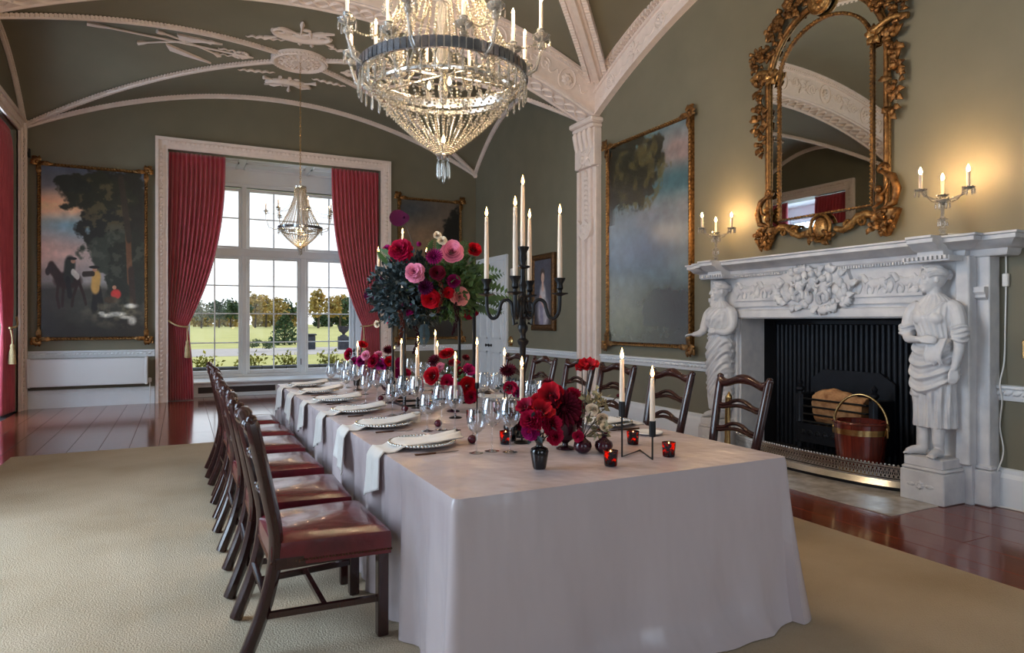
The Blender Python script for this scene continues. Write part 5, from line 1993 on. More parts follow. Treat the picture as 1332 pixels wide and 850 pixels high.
b = MB()
b.bbox(-0.03, 0.03, -0.06, 0.0, 0.0, 0.14, 0.008)
b.tube([(0, -0.05, 0.1), (0, -0.1, 0.06), (0, -0.09, 0.0)], 0.012, 6)
b.build('wall_bracket', 'black_plastic', label='small black bracket high on the wall above the hunting picture', cat='bracket', loc=(-2.17, YB, 4.0))
b = MB()
b.bbox(-0.04, 0.04, -0.03, 0.0, 0, 0.13, 0.006)
b.bbox(-0.02, 0.02, -0.035, -0.028, 0.04, 0.09, 0.003)
b.build('wall_sensor', 'cable', label='small white sensor box on the wall beside the door', cat='sensor', loc=(XR, 11.12, 2.26), rot=(0, 0, RW))
b = MB()
b.lathe([(0.0, 0.0), (0.09, 0.0), (0.1, 0.012), (0.085, 0.03), (0.0, 0.04)], 20, Matrix.Rotation(PI / 2, 4, 'X'))
b.sphere((0, -0.04, 0), 0.02, 8, 6)
b.build('bell_push', 'brass', smooth=50, label='round brass bell plate on the wall beside the white door', cat='bell', loc=(XR, 11.18, 1.02), rot=(0, 0, RW))
b = MB()
b.bbox(-0.045, 0.045, -0.02, 0.0, -0.07, 0.07, 0.006)
b.tube([(0, -0.03, -0.02), (0.03, -0.06, 0.0), (0, -0.05, 0.04)], 0.014, 6)
b.build('curtain_hook', 'brass', label='brass hook plate on the green wall at the picture edge', cat='hook', loc=(XR, 2.64, 1.19), rot=(0, 0, RW))
# lamp flex running down the wall with an inline switch
cab = thing('lamp_cable', 'white electric flex with inline switch hanging down the wall', 'cable', (0, 0, 0))
pts = [(5.2, 3.0, 2.06), (5.4, 2.9, 2.06), (5.5, 2.83, 2.062), (5.545, 2.8, 2.03), (5.56, 2.79, 1.9), (5.565, 2.79, 1.73), (5.565, 2.795, 1.4), (5.56, 2.8, 1.1), (5.51, 2.805, 0.93), (5.55, 2.81, 0.8), (5.56, 2.83, 0.6), (5.55, 2.8, 0.42),
       (5.515, 2.82, 0.28), (5.515, 2.88, 0.15), (5.5, 2.93, 0.1), (5.4, 3.02, 0.012), (5.42, 2.95, 0.008), (5.5, 2.78, 0.008), (5.5, 2.5, 0.008), (5.5, 2.1, 0.008)]
sm = []
for i in range(len(pts) - 1):
    p0, p1, p2, p3 = [Vector(pts[max(0, min(len(pts) - 1, i + k))]) for k in (-1, 0, 1, 2)]
    for k in range(5):
        t = k / 5
        sm.append(0.5 * ((2 * p1) + (p2 - p0) * t + (2 * p0 - 5 * p1 + 4 * p2 - p3) * t * t + (3 * p1 - p0 - 3 * p2 + p3) * t ** 3))
MB().tube(sm, 0.0055, 6).build('flex', 'cable', cab, smooth=60)
MB().bbox(5.545, 5.575, 2.77, 2.81, 1.66, 1.76, 0.005).build('switch', 'cable', cab)
# ================================================================== TABLE
TX0, TX1, TY0, TY1, TZ = 0.87, 2.56, 2.2, 7.08, 0.76


def cloth():
    b = MB()
    rc = 0.03
    per = []
    def side(p, q, nrm, n, key):
        for k in range(n):
            t = k / n
            per.append((p[0] + (q[0] - p[0]) * t, p[1] + (q[1] - p[1]) * t, nrm[0], nrm[1], key, t))
    def corner(c, a0, key):
        for k in range(7):
            a = a0 + (PI / 2) * k / 7
            per.append((c[0] + rc * math.cos(a), c[1] + rc * math.sin(a), math.cos(a), math.sin(a), key, k / 7))
    side((TX0 + rc, TY0), (TX1 - rc, TY0), (0, -1), 90, 'near')
    corner((TX1 - rc, TY0 + rc), -PI / 2, 'c1')
    side((TX1, TY0 + rc), (TX1, TY1 - rc), (1, 0), 150, 'right')
    corner((TX1 - rc, TY1 - rc), 0, 'c2')
    side((TX1 - rc, TY1), (TX0 + rc, TY1), (0, 1), 60, 'far')
    corner((TX0 + rc, TY1 - rc), PI / 2, 'c3')
    side((TX0, TY1 - rc), (TX0, TY0 + rc), (-1, 0), 150, 'left')
    corner((TX0 + rc, TY0 + rc), PI, 'c4')
    N = len(per)
    rows = 28
    V = []
    def offs(key, t, d, x, y):
        if key == 'near':
            e = min(1, t * 8, (1 - t) * 8)
            w = 0.014 * math.sin(t * 8 + 1.6 * d) + 0.012 * math.sin(t * 19 + 4 * d) * d + 0.006 * math.sin(t * 41 - 3 * d) * d
            lift = 0.03 * math.exp(-((t - 0.45 - 0.25 * d) / 0.1) ** 2) * d + 0.018 * math.exp(-((t - 0.2 - 0.12 * d) / 0.05) ** 2) * d
            return 0.03 * d + e * d ** 0.8 * (w + lift * 0.8) + 0.03 * d ** 6 * t + 0.06 * max(0, (d - 0.82) / 0.18) ** 2 * (0.4 + 0.6 * math.sin(PI * t)) * e
        if key in ('left', 'right'):
            L = y if key == 'left' else y + 0.35
            e = min(1, t * 12, (1 - t) * 12)
            a = 0.5 + 0.5 * math.sin(L * 2.1)
            return 0.012 * d + e * d ** 0.7 * (0.026 * math.sin(L * 21) + 0.018 * math.sin(L * 34 + 1) + 0.018 * a * math.sin(L * 13) - 0.02)
        if key == 'far':
            return 0.03 * d + 0.02 * d * math.sin(x * 18)
        if key == 'c1':
            return 0.03 * d + 0.08 * d ** 1.5
        if key == 'c4':
            return 0.02 * d + 0.016 * d
        return 0.05 * d
    for j in range(rows + 1):
        d = j / rows
        for (x, y, nx, ny, key, t) in per:
            if j == 0:
                o, z = -0.006, TZ
            else:
                o = offs(key, t, d, x, y)
                z = TZ - 0.006 - (TZ - 0.006 - 0.02) * ((j - 0.4) / (rows - 0.4))
            V.append((x + nx * o, y + ny * o, z))
    F = []
    for j in range(rows):
        for k in range(N):
            k2 = (k + 1) % N
            F.append((j * N + k, j * N + k2, (j + 1) * N + k2, (j + 1) * N + k))
    F.append(tuple(range(N))[::-1])
    b.add(V, F)
    return b


tc_ = cloth().build('tablecloth', 'satin', smooth=60, recalc=False, label='floor length pale blush satin cloth covering the long dining table', cat='tablecloth')

# ================================================================== CHAIRS (local front = +y)


def post_pt(sg, t):
    """back post centre line, t 0 floor .. 1 top"""
    P = [(0.205, -0.335, 0.009), (0.203, -0.255, 0.22), (0.205, -0.215, 0.45), (0.218, -0.25, 0.68), (0.236, -0.315, 0.98)]
    a = t * (len(P) - 1)
    i = min(int(a), len(P) - 2)
    f = a - i
    p0, p1, p2, p3 = [Vector(P[max(0, min(len(P) - 1, i + k))]) for k in (-1, 0, 1, 2)]
    q = 0.5 * ((2 * p1) + (p2 - p0) * f + (2 * p0 - 5 * p1 + 4 * p2 - p3) * f * f + (3 * p1 - p0 - 3 * p2 + p3) * f ** 3)
    return Vector((sg * q.x, q.y, q.z))


def back_y(z):
    lo, hi = 0.4, 1.0
    for _ in range(18):
        m = (lo + hi) / 2
        if post_pt(1, m).z < z:
            lo = m
        else:
            hi = m
    p = post_pt(1, lo)
    return p.x, p.y


def make_chair(label):
    t = thing('dining_chair', label, 'chair', (0, 0, 0), 0, 'ladder back dining chairs around the table')
    # seat: stuffed leather over the rails
    b = MB()

    def seat(u, v):
        y = -0.235 + 0.49 * v
        w = 0.225 + 0.05 * v
        x = (2 * u - 1) * w
        e = (1 - abs(2 * u - 1) ** 5) * (1 - abs(2 * v - 1) ** 5)
        return (x, y, 0.462 + 0.034 * e ** 0.6 + 0.004 * math.sin(9 * u + 5 * v) * e)
    b.grid(seat, 18, 18)
    ring = [seat(k / 18, 0) for k in range(18)] + [seat(1, k / 18) for k in range(18)] + [seat(1 - k / 18, 1) for k in range(18)] + [seat(0, 1 - k / 18) for k in range(18)]
    n = len(ring)
    lo = []
    for x, y, z in ring:
        lo.append((x * 1.012, y * 1.012, 0.43))
    lo2 = [(x * 1.005, y * 1.005, 0.365) for x, y, z in ring]
    b.add(ring + lo + lo2, [(k, (k + 1) % n, n + (k + 1) % n, n + k) for k in range(n)] + [(n + k, n + (k + 1) % n, 2 * n + (k + 1) % n, 2 * n + k) for k in range(n)] + [tuple(2 * n + k for k in range(n))])
    st = b.build('seat', 'leather', t, smooth=55)
    b = MB()
    for k in range(0, n):
        x, y, z = lo2[k]
        b.sphere((x, y, 0.384), 0.006, 5, 4)
        x2, y2, _ = lo2[(k + 1) % n]
        b.sphere(((x + x2) / 2, (y + y2) / 2, 0.384), 0.006, 5, 4)
    tag(b.build('nailheads', 'bronze', st, smooth=60), kind='stuff')
    for sg in (-1, 1):
        b = MB()
        b.bbox(sg * 0.247 - 0.024, sg * 0.247 + 0.024, 0.2, 0.248, 0.0, 0.385, 0.004)
        b.build('front_leg', 'mahogany', t)
        # back post: square section leg flowing into the stile
        P = [post_pt(sg, k / 20) for k in range(21)]
        R = [0.03 if p.z < 0.5 else 0.031 - 0.004 * (p.z - 0.5) for p in P]
        R[-1] = 0.024
        b = MB().tube(P, R, 8, sx=1.05)
        b.sphere(P[-1] + Vector((sg * 0.004, 0, 0.002)), 0.03, 8, 6, (0.9, 0.8, 0.8))
        b.build('back_post', 'mahogany', t, smooth=45)
        # side stretcher
        b = MB()
        a, c = post_pt(sg, 0.17), Vector((sg * 0.247, 0.22, 0.165))
        b.tube([(a.x, a.y, 0.165), c], 0.017, 4)
        b.build('side_stretcher', 'mahogany', t, smooth=20)
    b = MB().tube([(-0.23, -0.02, 0.165), (0.23, -0.02, 0.165)], 0.016, 4)
    b.build('cross_stretcher', 'mahogany', t, smooth=20)
    a = post_pt(1, 0.24)
    b = MB().tube([(-a.x, a.y, 0.25), (a.x, a.y, 0.25)], 0.016, 4)
    b.build('rear_stretcher', 'mahogany', t, smooth=20)
    b = MB()
    b.box(-0.22, 0.22, -0.235, -0.2, 0.355, 0.42)
    b.box(-0.24, 0.24, 0.215, 0.24, 0.355, 0.4)
    for sg in (-1, 1):
        b.box(min(sg * 0.21, sg * 0.24), max(sg * 0.21, sg * 0.24), -0.22, 0.22, 0.355, 0.4)
    b.build('seat_rail', 'mahogany', t, smooth=0)

    # serpentine ladder rails
    def wave(s):
        return 0.026 * math.cos(PI * s * 0.95) + 0.03 * abs(s) ** 5 - 0.004
    for i, z0 in enumerate((0.955, 0.79, 0.63)):
        w, y = back_y(z0)
        b = MB()
        if i == 0:
            P = [(w * s, y - 0.006 * (1 - s * s), z0 + wave(s) * 1.1) for s in [-1 + 2 * k / 24 for k in range(25)]]
            b.tube(P, [0.023 + 0.008 * math.cos(PI * s) ** 2 for s in [-1 + 2 * k / 24 for k in range(25)]], 8, sx=1.15)
            for s in (-0.5, 0.5):
                b.sphere((w * s, y - 0.012, z0 + wave(s)), 0.026, 8, 6, (1.3, 0.9, 0.9))
            b.build('crest_rail', 'mahogany', t, smooth=60)
        else:
            for sgn in (-1, 1):
                P = []
                for k in range(25):
                    s = -1 + 2 * k / 24
                    op = 0.01 * max(0.0, math.cos(PI * s)) ** 0.6 + 0.0095
                    P.append((w * s, y - 0.006 * (1 - s * s), z0 + wave(s) + sgn * op))
                b.tube(P, 0.0145, 6, sx=1.0)
            for s in (-0.5, 0.5):
                b.sphere((w * s, y - 0.008, z0 + wave(s)), 0.022, 8, 6, (1.4, 0.6, 0.95))
            b.build('ladder_rail', 'mahogany', t, smooth=60)
    return t


LCY = [3.11, 3.77, 4.53, 5.26, 5.9, 6.58]
RCY = [3.42, 4.12, 4.86, 5.52, 6.2, 6.86]
LP = [3.24, 3.95, 4.66, 5.37, 6.06, 6.72]
chair0 = make_chair('red leather ladder back dining chair on the rug side, first from the near table end')
for i, y in enumerate(LCY):
    lb = 'red leather ladder back dining chair on the rug side, %s from the near table end' % ORD[i]
    jx, jr = (0, -0.01, -0.02, -0.01, 0.0, -0.015)[i], (0.02, -0.03, 0.02, 0.0, 0.03, -0.02)[i]
    if i == 0:
        chair0.location = (0.565 + jx, y, 0.016)
        chair0.rotation_euler = (0, 0, -PI / 2 + jr)
    else:
        dup(chair0, (0.565 + jx, y, 0.016), -PI / 2 + jr, lb)
for i, y in enumerate(RCY):
    lb = 'ladder back dining chair on the fireplace side, %s from the near table end' % ORD[i]
    jx, jr = (0.02, -0.02, 0.0, 0.02, 0.0, 0.01)[i], (-0.06, -0.03, 0.02, 0.0, -0.03, 0.02)[i]
    dup(chair0, (3.18 + jx, y, 0.016), PI / 2 + jr, lb)

# ================================================================== PLACE SETTINGS (local +y = towards the middle of the table)


def make_plate(label):
    t = thing('charger_plate', label, 'plate', (0, 0, 0), 0, 'beaded charger plates')
    MB().lathe([(0.0, 0.002), (0.09, 0.0), (0.1, 0.004), (0.15, 0.014), (0.166, 0.02), (0.168, 0.024), (0.15, 0.02), (0.1, 0.011), (0.0, 0.009)], 40).build('dish', 'porcelain', t, smooth=50)
    b = MB()
    for k in range(58):
        a = 2 * PI * k / 58
        b.sphere((0.167 * math.cos(a), 0.167 * math.sin(a), 0.024), 0.0085, 6, 5)
    b.build('beaded_rim', 'silver', t, smooth=60)
    return t


def make_napkin(label, seed):
    rs = random.Random(seed)
    ph = rs.uniform(0, 6)
    sk = rs.uniform(-0.03, 0.03)

    def fn(u, v):
        s = (2 * u - 1)
        w = 0.105
        L = 0.65 * v
        if L < 0.16:                                   # crumpled inner end
            q = L / 0.16
            y = 0.2 - L
            z = 0.03 + 0.03 * (1 - q) * (0.5 + 0.5 * math.sin(7 * s + ph)) + 0.006
            w *= 0.65 + 0.35 * q
        elif L < 0.415:
            y = 0.2 - L
            z = 0.034 + 0.003 * math.sin(5 * s + 20 * L)
            if y < -0.12:
                z = 0.034 - (0.034 - 0.006) * min(1, (-0.12 - y) / 0.06)
        else:
            q = (L - 0.415) / 0.235
            y = -0.215 - 0.045 * min(1, q * 5) ** 0.6 - 0.01 * q
            z = 0.012 - 0.225 * max(0, q - 0.04)
            w *= 1.0 + 0.12 * q
            y -= 0.01 * q * (1 + math.sin(6 * s + ph))
            z -= 0.05 * q * (s * 0.8) if seed % 2 else -0.05 * q * s * 0.8
        return (s * w + sk * v * 1.5, y, z)
    b = MB()
    b.grid(fn, 14, 46)
    o = b.build('napkin', 'napkin', smooth=180, recalc=False, label=label, cat='napkin', group='draped napkins')
    sd = o.modifiers.new('thickness', 'SOLIDIFY')
    sd.thickness = 0.006
    sd.offset = 1
    return o


def make_knife(label):
    t = thing('dinner_knife', label, 'knife', (0, 0, 0), 0, 'dark bronze knives')
    b = MB()
    b.prism([(-0.006, 0), (0.006, 0), (0.008, 0.09), (0.005, 0.105), (-0.005, 0.105), (-0.008, 0.09)], 0.001, 0.008, Matrix.Rotation(-PI / 2, 4, 'X') @ TM(0, 0, 0))
    v = b.v
    b.v = [(x, y, abs(z)) for x, y, z in v]
    b.build('handle', 'bronze', t)
    b = MB()
    b.add([(-0.006, 0.1, 0.004), (0.007, 0.1, 0.004), (0.01, 0.16, 0.004), (0.007, 0.215, 0.004), (-0.003, 0.225, 0.004), (-0.005, 0.16, 0.004)] + [(x, y, 0.0055) for x, y in ((-0.006, 0.1), (0.007, 0.1), (0.01, 0.16), (0.007, 0.215), (-0.003, 0.225), (-0.005, 0.16))],
          [(5, 4, 3, 2, 1, 0), (6, 7, 8, 9, 10, 11)] + [(k, (k + 1) % 6, 6 + (k + 1) % 6, 6 + k) for k in range(6)])
    b.build('blade', 'bronze', t, smooth=0)
    return t


def make_fork(label):
    t = thing('dinner_fork', label, 'fork', (0, 0, 0), 0, 'dark bronze forks')
    MB().tube([(0, 0, 0.004), (0, 0.08, 0.005), (0, 0.13, 0.007), (0, 0.15, 0.008)], [0.007, 0.005, 0.004, 0.006], 6).build('handle', 'bronze', t, smooth=60)
    b = MB()
    b.bbox(-0.011, 0.011, 0.145, 0.165, 0.006, 0.009, 0.001)
    for k in range(4):
        x = -0.009 + 0.006 * k
        b.tube([(x, 0.16, 0.008), (x, 0.19, 0.006), (x * 0.95, 0.215, 0.009)], [0.0019, 0.0018, 0.001], 5)
    b.build('tines', 'bronze', t, smooth=40)
    return t


def glass_parts(t, h, rb, zb, rim):
    MB().lathe([(0.0, 0.0), (0.036, 0.0), (0.0365, 0.002), (0.02, 0.005), (0.006, 0.011), (0.0, 0.012)], 24).build('foot', 'wine_glass', t, smooth=60)
    MB().lathe([(0.0052, 0.01), (0.004, 0.03), (0.0038, zb * 0.6), (0.0045, zb - 0.008), (0.008, zb)], 10).build('stem', 'wine_glass', t, smooth=60)
    hb = h - zb
    out = [(0.002, zb - 0.002), (rb * 0.4, zb + hb * 0.05), (rb * 0.78, zb + hb * 0.18), (rb * 0.97, zb + hb * 0.34), (rb, zb + hb * 0.46), (rb * 0.97, zb + hb * 0.62), (rb * 0.88, zb + hb * 0.82), (rim, h)]
    inn = [(max(0.0, r - 0.0015), z + 0.002) for r, z in out][::-1]
    inn[0] = (rim - 0.0012, h)
    MB().lathe(out + inn, 28).build('bowl', 'wine_glass', t, smooth=60)


def make_glass(label, kind):
    t = thing('wine_glass', label, 'glass', (0, 0, 0), 0, 'stemmed wine glasses')
    if kind == 'tall':
        glass_parts(t, 0.262, 0.052, 0.12, 0.037)
    else:
        glass_parts(t, 0.215, 0.046, 0.095, 0.038)
    return t


first = {}


def put(kind, maker, lab, loc, rz):
    if kind not in first:
        o = maker(lab)
        o.location = loc
        o.rotation_euler = (0, 0, rz)
        first[kind] = o
        return o
    return dup(first[kind], loc, rz, lab)


rs = random.Random(5)
for side, ys, X, rz in (('rug', LP, TX0 + 0.235, -PI / 2), ('fireplace', [3.38, 4.1, 4.8, 5.48, 6.16, 6.8], TX1 - 0.235, PI / 2)):
    for i, y in enumerate(ys):
        at_ = '%s place from near end, %s side' % (ORD[i], side)
        ca, sa = math.cos(rz), math.sin(rz)
        W = lambda lx, ly, z=TZ: (X + lx * ca - ly * sa, y + lx * sa + ly * ca, z)
        r2 = rz + rs.uniform(-0.05, 0.05)
        put('plate', make_plate, 'white beaded charger plate at the %s' % at_, W(0, 0, TZ + 0.001), r2)
        seed = i % 3
        put('napkin%d' % seed, lambda l: make_napkin(l, seed), 'pale napkin draped over plate at %s' % at_, W(0, 0, TZ + 0.001), r2)
        put('knife', make_knife, 'dark bronze knife at the %s' % at_, W(0.225, -0.11), rz + rs.uniform(-0.04, 0.04))
        put('fork', make_fork, 'dark bronze fork at the %s' % at_, W(-0.215, -0.1), rz + rs.uniform(-0.04, 0.04))
        put('small', lambda l: make_glass(l, 'small'), 'small wine glass at the %s' % at_, W(0.29 + rs.uniform(-0.01, 0.01), 0.175), rz)
        put('tall', lambda l: make_glass(l, 'tall'), 'tall wine glass nearer plate at %s' % at_, W(0.285 + rs.uniform(-0.01, 0.01), 0.262), rz)
        put('tall', lambda l: make_glass(l, 'tall'), 'tall wine glass further from plate at %s' % at_, W(0.345 + rs.uniform(-0.01, 0.01), 0.33), rz)
# side plate with butter knife at the near fireplace place
sp = thing('side_plate', 'small white side plate beside the near fireplace setting', 'plate', (2.36, 3.0, TZ + 0.001))
MB().lathe([(0.0, 0.002), (0.05, 0.0), (0.075, 0.008), (0.085, 0.012), (0.084, 0.015), (0.05, 0.006), (0.0, 0.006)], 32).build('dish', 'porcelain', sp, smooth=50)
# ================================================================== CANDLES AND HOLDERS
def at(px, py, d):
    """world point seen at photograph pixel (px, py) at depth d along the view axis"""
    l, v = (px - 666) / 860, (418 - py) / 860
    return Vector((d * (math.sin(YAW) + l * math.cos(YAW)), d * (math.cos(YAW) - l * math.sin(YAW)), 1.4 + d * v))


WARM = (1.0, 0.62, 0.3)
flame_me = MB().lathe([(0.0, 0.0), (0.005, 0.002), (0.0085, 0.012), (0.0075, 0.022), (0.0035, 0.038), (0.0, 0.052)], 10).mesh('flame', 60)
flame_me.materials.append(MATS['flame'])
bulb_me = MB().lathe([(0.0, 0.0), (0.008, 0.004), (0.0135, 0.016), (0.012, 0.03), (0.006, 0.046), (0.0, 0.06)], 10).mesh('bulb', 60)
bulb_me.materials.append(MATS['bulb'])


def taper(label, loc, h, r=0.0115, power=1.2, group='lit ivory taper candles'):
    t = thing('taper_candle', label, 'candle', loc, 0, group)
    MB().lathe([(0.0, 0), (r, 0), (r * 0.96, h * 0.5), (r * 0.72, h - 0.006), (r * 0.5, h), (0.0, h - 0.004)], 12).build('wax', 'wax', t, smooth=60)
    MB().tube([(0, 0, h - 0.004), (0.001, 0, h + 0.008)], 0.0012, 5).build('wick', 'iron', t)
    link('flame', flame_me, None, t, loc=(0, 0, h + 0.004))
    if power:
        light('POINT', 'candle_glow', (loc[0], loc[1], loc[2] + h + 0.02), power, WARM, radius=0.012)
    return t


def stick(label, loc, hc):
    """slender black candlestick with cup rim at height hc"""
    t = thing('candlestick', label, 'candlestick', loc, 0, 'slender black candlesticks')
    MB().lathe([(0.0, 0.0), (0.042, 0.0), (0.043, 0.004), (0.034, 0.008), (0.01, 0.014), (0.0, 0.015)], 20).build('base', 'iron', t, smooth=50)
    MB().lathe([(0.006, 0.012), (0.0048, 0.03), (0.0048, hc - 0.05), (0.009, hc - 0.042), (0.0, hc - 0.04)], 10).build('stem', 'iron', t, smooth=50)
    MB().lathe([(0.0, hc - 0.044), (0.012, hc - 0.042), (0.0145, hc - 0.03), (0.0145, hc), (0.0125, hc), (0.0125, hc - 0.02), (0.0, hc - 0.02)], 14).build('cup', 'iron', t, smooth=50)
    return t


sticks = [(1.6, 3.08, 0.95, 1.16), (1.62, 4.07, 0.89, 1.145), (1.85, 4.24, 0.97, 1.23), (2.0, 4.11, 0.97, 1.16), (1.55, 4.66, 0.92, 1.15), (1.6, 4.78, 0.96, 1.25), (1.5, 5.08, 0.93, 1.17),
          (1.63, 5.3, 0.95, 1.21), (2.0, 5.5, 1.02, 1.27), (2.1, 5.72, 0.92, 1.165), (1.46, 6.1, 0.9, 1.16)]
for i, (x, y, zc, zt) in enumerate(sticks):
    stick('slender black candlestick among the glasses, %s from the near table end' % ORD[i], (x, y, TZ + 0.0005), zc - TZ)
    taper('lit ivory taper in a slender black candlestick, %s from the near table end' % ORD[i], (x, y, zc - 0.02), zt - zc + 0.02, power=0.9)

# black wire holder for two tapers
P1, P2, P3 = (1.845, 2.535), (2.015, 2.62), (1.935, 2.425)
wh = thing('wire_candle_holder', 'black angular wire holder carrying two tapers at the near table end', 'candle holder', (0, 0, 0))
rz_ = TZ + 0.006
MB().tube([(P1[0], P1[1], 1.0), (P1[0], P1[1], rz_), (P2[0], P2[1], rz_), (P3[0], P3[1], rz_), (P3[0], P3[1], 0.92)], 0.0045, 6).build('frame', 'iron', wh, smooth=30)
for (px, py), z0, z1 in ((P1, 0.955, 1.025), (P3, 0.87, 0.942)):
    MB().lathe([(0.0, z0), (0.0155, z0), (0.0155, z1), (0.013, z1), (0.013, z0 + 0.03), (0.0, z0 + 0.03)], 16, TM(px, py, 0)).build('cup', 'iron', wh, smooth=50)
taper('taller lit taper in the black wire holder', (P1[0], P1[1], 0.99), 0.23, 0.0125, 1.2)
taper('lower lit taper in the black wire holder', (P3[0], P3[1], 0.905), 0.235, 0.0125, 1.2)


def candelabrum(label, loc, rz, tag_):
    t = thing('candelabrum', label, 'candelabrum', loc, rz, 'black five light candelabra')
    z0 = 0.0
    MB().lathe([(0.0, 0.0), (0.09, 0.0), (0.092, 0.012), (0.07, 0.022), (0.06, 0.04), (0.03, 0.055), (0.02, 0.08), (0.0, 0.08)], 24).build('base', 'iron', t, smooth=45)
    MB().lathe([(0.018, 0.07), (0.024, 0.09), (0.014, 0.11), (0.011, 0.16), (0.016, 0.4), (0.018, 0.5), (0.03, 0.515), (0.034, 0.53), (0.018, 0.545), (0.016, 0.57), (0.028, 0.59), (0.03, 0.61), (0.02, 0.625),
                (0.016, 0.65), (0.03, 0.665), (0.03, 0.68), (0.018, 0.69), (0.022, 0.76), (0.03, 0.775), (0.018, 0.79), (0.017, 0.82), (0.024, 0.84), (0.016, 0.86), (0.014, 0.93), (0.04, 0.94), (0.041, 0.948), (0.016, 0.955),
                (0.016, 0.97), (0.024, 0.985), (0.02, 1.02), (0.034, 1.045), (0.036, 1.055), (0.016, 1.055), (0.016, 1.03), (0.0, 1.03)], 16).build('stem', 'iron', t, smooth=40)
    for k in range(4):
        a = PI / 4 * 0 + k * PI / 2
        c, s = math.cos(a), math.sin(a)
        pr = [(0.02, 0.68), (0.05, 0.66), (0.065, 0.69), (0.07, 0.735), (0.1, 0.76), (0.135, 0.745), (0.15, 0.7), (0.165, 0.665), (0.195, 0.655), (0.22, 0.68), (0.23, 0.72), (0.232, 0.78)]
        b = MB()
        b.tube(cat([(r * 0.9 * c, r * 0.9 * s, z) for r, z in pr], 4), 0.0105, 8)
        b.tube([((0.035 + 0.02 * math.cos(q)) * c, (0.035 + 0.02 * math.cos(q)) * s, 0.72 + 0.03 * math.sin(q)) for q in [k2 * 0.5 for k2 in range(12)]], 0.007, 6)
        b.tube([(0.03 * c, 0.03 * s, 0.63), (0.05 * c, 0.05 * s, 0.62), (0.055 * c, 0.055 * s, 0.66)], 0.008, 6)
        arm = b.build('arm', 'iron', t, smooth=50)
        b = MB()
        b.lathe([(0.0, 0.775), (0.044, 0.79), (0.046, 0.795), (0.014, 0.795), (0.012, 0.81), (0.02, 0.822), (0.016, 0.845), (0.03, 0.87), (0.032, 0.878), (0.014, 0.878), (0.014, 0.86), (0.0, 0.86)], 16, TM(0.209 * c, 0.209 * s, 0))
        b.build('socket', 'iron', arm, smooth=40)
    m = Matrix.Rotation(rz, 3, 'Z')
    names = ('fireplace side', 'window side', 'rug side', 'near side')
    for k in range(4):
        a = k * PI / 2
        p = m @ Vector((0.209 * math.cos(a), 0.209 * math.sin(a), 0))
        taper('tall lit taper on the %s arm of the %s' % (names[k], tag_), (loc[0] + p.x, loc[1] + p.y, loc[2] + 0.862), 0.37 + 0.015 * (k % 2), 0.0135, 1.2)
    taper('tall ivory taper on the centre stem of the %s' % tag_, (loc[0], loc[1], loc[2] + 1.032), 0.37, 0.0135, 1.2)
    return t


candelabrum('tall black five light candelabrum in front of the portrait', (1.71, 3.28, TZ + 0.0005), -0.674, 'near black candelabrum')
candelabrum('tall black five light candelabrum behind the tall flower arrangement', (1.74, 5.62, TZ + 0.0005), -0.3, 'black candelabrum behind flowers')

# votives
vm = bpy.data.materials.new('votive_glass')
vm.use_nodes = True
nt = vm.node_tree
nt.nodes.clear()
o_ = nt.nodes.new('ShaderNodeOutputMaterial')
mx = nt.nodes.new('ShaderNodeMixShader')
mx2 = nt.nodes.new('ShaderNodeMixShader')
tr = nt.nodes.new('ShaderNodeBsdfTranslucent')
pb = nt.nodes.new('ShaderNodeBsdfPrincipled')
tp = nt.nodes.new('ShaderNodeBsdfTransparent')
nz = nt.nodes.new('ShaderNodeTexNoise')
rp = nt.nodes.new('ShaderNodeValToRGB')
tcn = nt.nodes.new('ShaderNodeTexCoord')
nt.links.new(tcn.outputs['Object'], nz.inputs['Vector'])
nz.inputs['Scale'].default_value = 55
nt.links.new(nz.outputs['Fac'], rp.inputs[0])
rp.color_ramp.elements[0].position = 0.48
rp.color_ramp.elements[0].color = (0, 0, 0, 1)
rp.color_ramp.elements[1].position = 0.62
rp.color_ramp.elements[1].color = (1, 1, 1, 1)
tr.inputs[0].default_value = (0.5, 0.05, 0.02, 1)
tp.inputs[0].default_value = (0.5, 0.07, 0.03, 1)
pb.inputs['Base Color'].default_value = (0.012, 0.006, 0.01, 1)
pb.inputs['Roughness'].default_value = 0.15
nt.links.new(tr.outputs[0], mx2.inputs[1])
nt.links.new(tp.outputs[0], mx2.inputs[2])
mx2.inputs[0].default_value = 0.35
nt.links.new(rp.outputs[0], mx.inputs[0])
nt.links.new(pb.outputs[0], mx.inputs[1])
nt.links.new(mx2.outputs[0], mx.inputs[2])
nt.links.new(mx.outputs[0], o_.inputs[0])
MATS['votive_glass'] = vm
VOT = [((1.7, 2.42), 'in front of the black wire holder'), ((2.06, 2.46), 'nearest the fireplace corner of the table'), ((2.1, 2.79), 'beside the near fireplace plate'), ((1.51, 3.09), 'beside the tall glasses near the candelabrum'),
       ((1.66, 3.9), 'behind the near rug side glasses'), ((1.86, 5.11), 'under the tall flower stand'), ((1.53, 5.2), 'beside the far rug side glasses'), ((1.98, 4.18), 'behind the burgundy dahlias'), ((1.62, 4.55), 'among the middle red roses')]
v0 = None
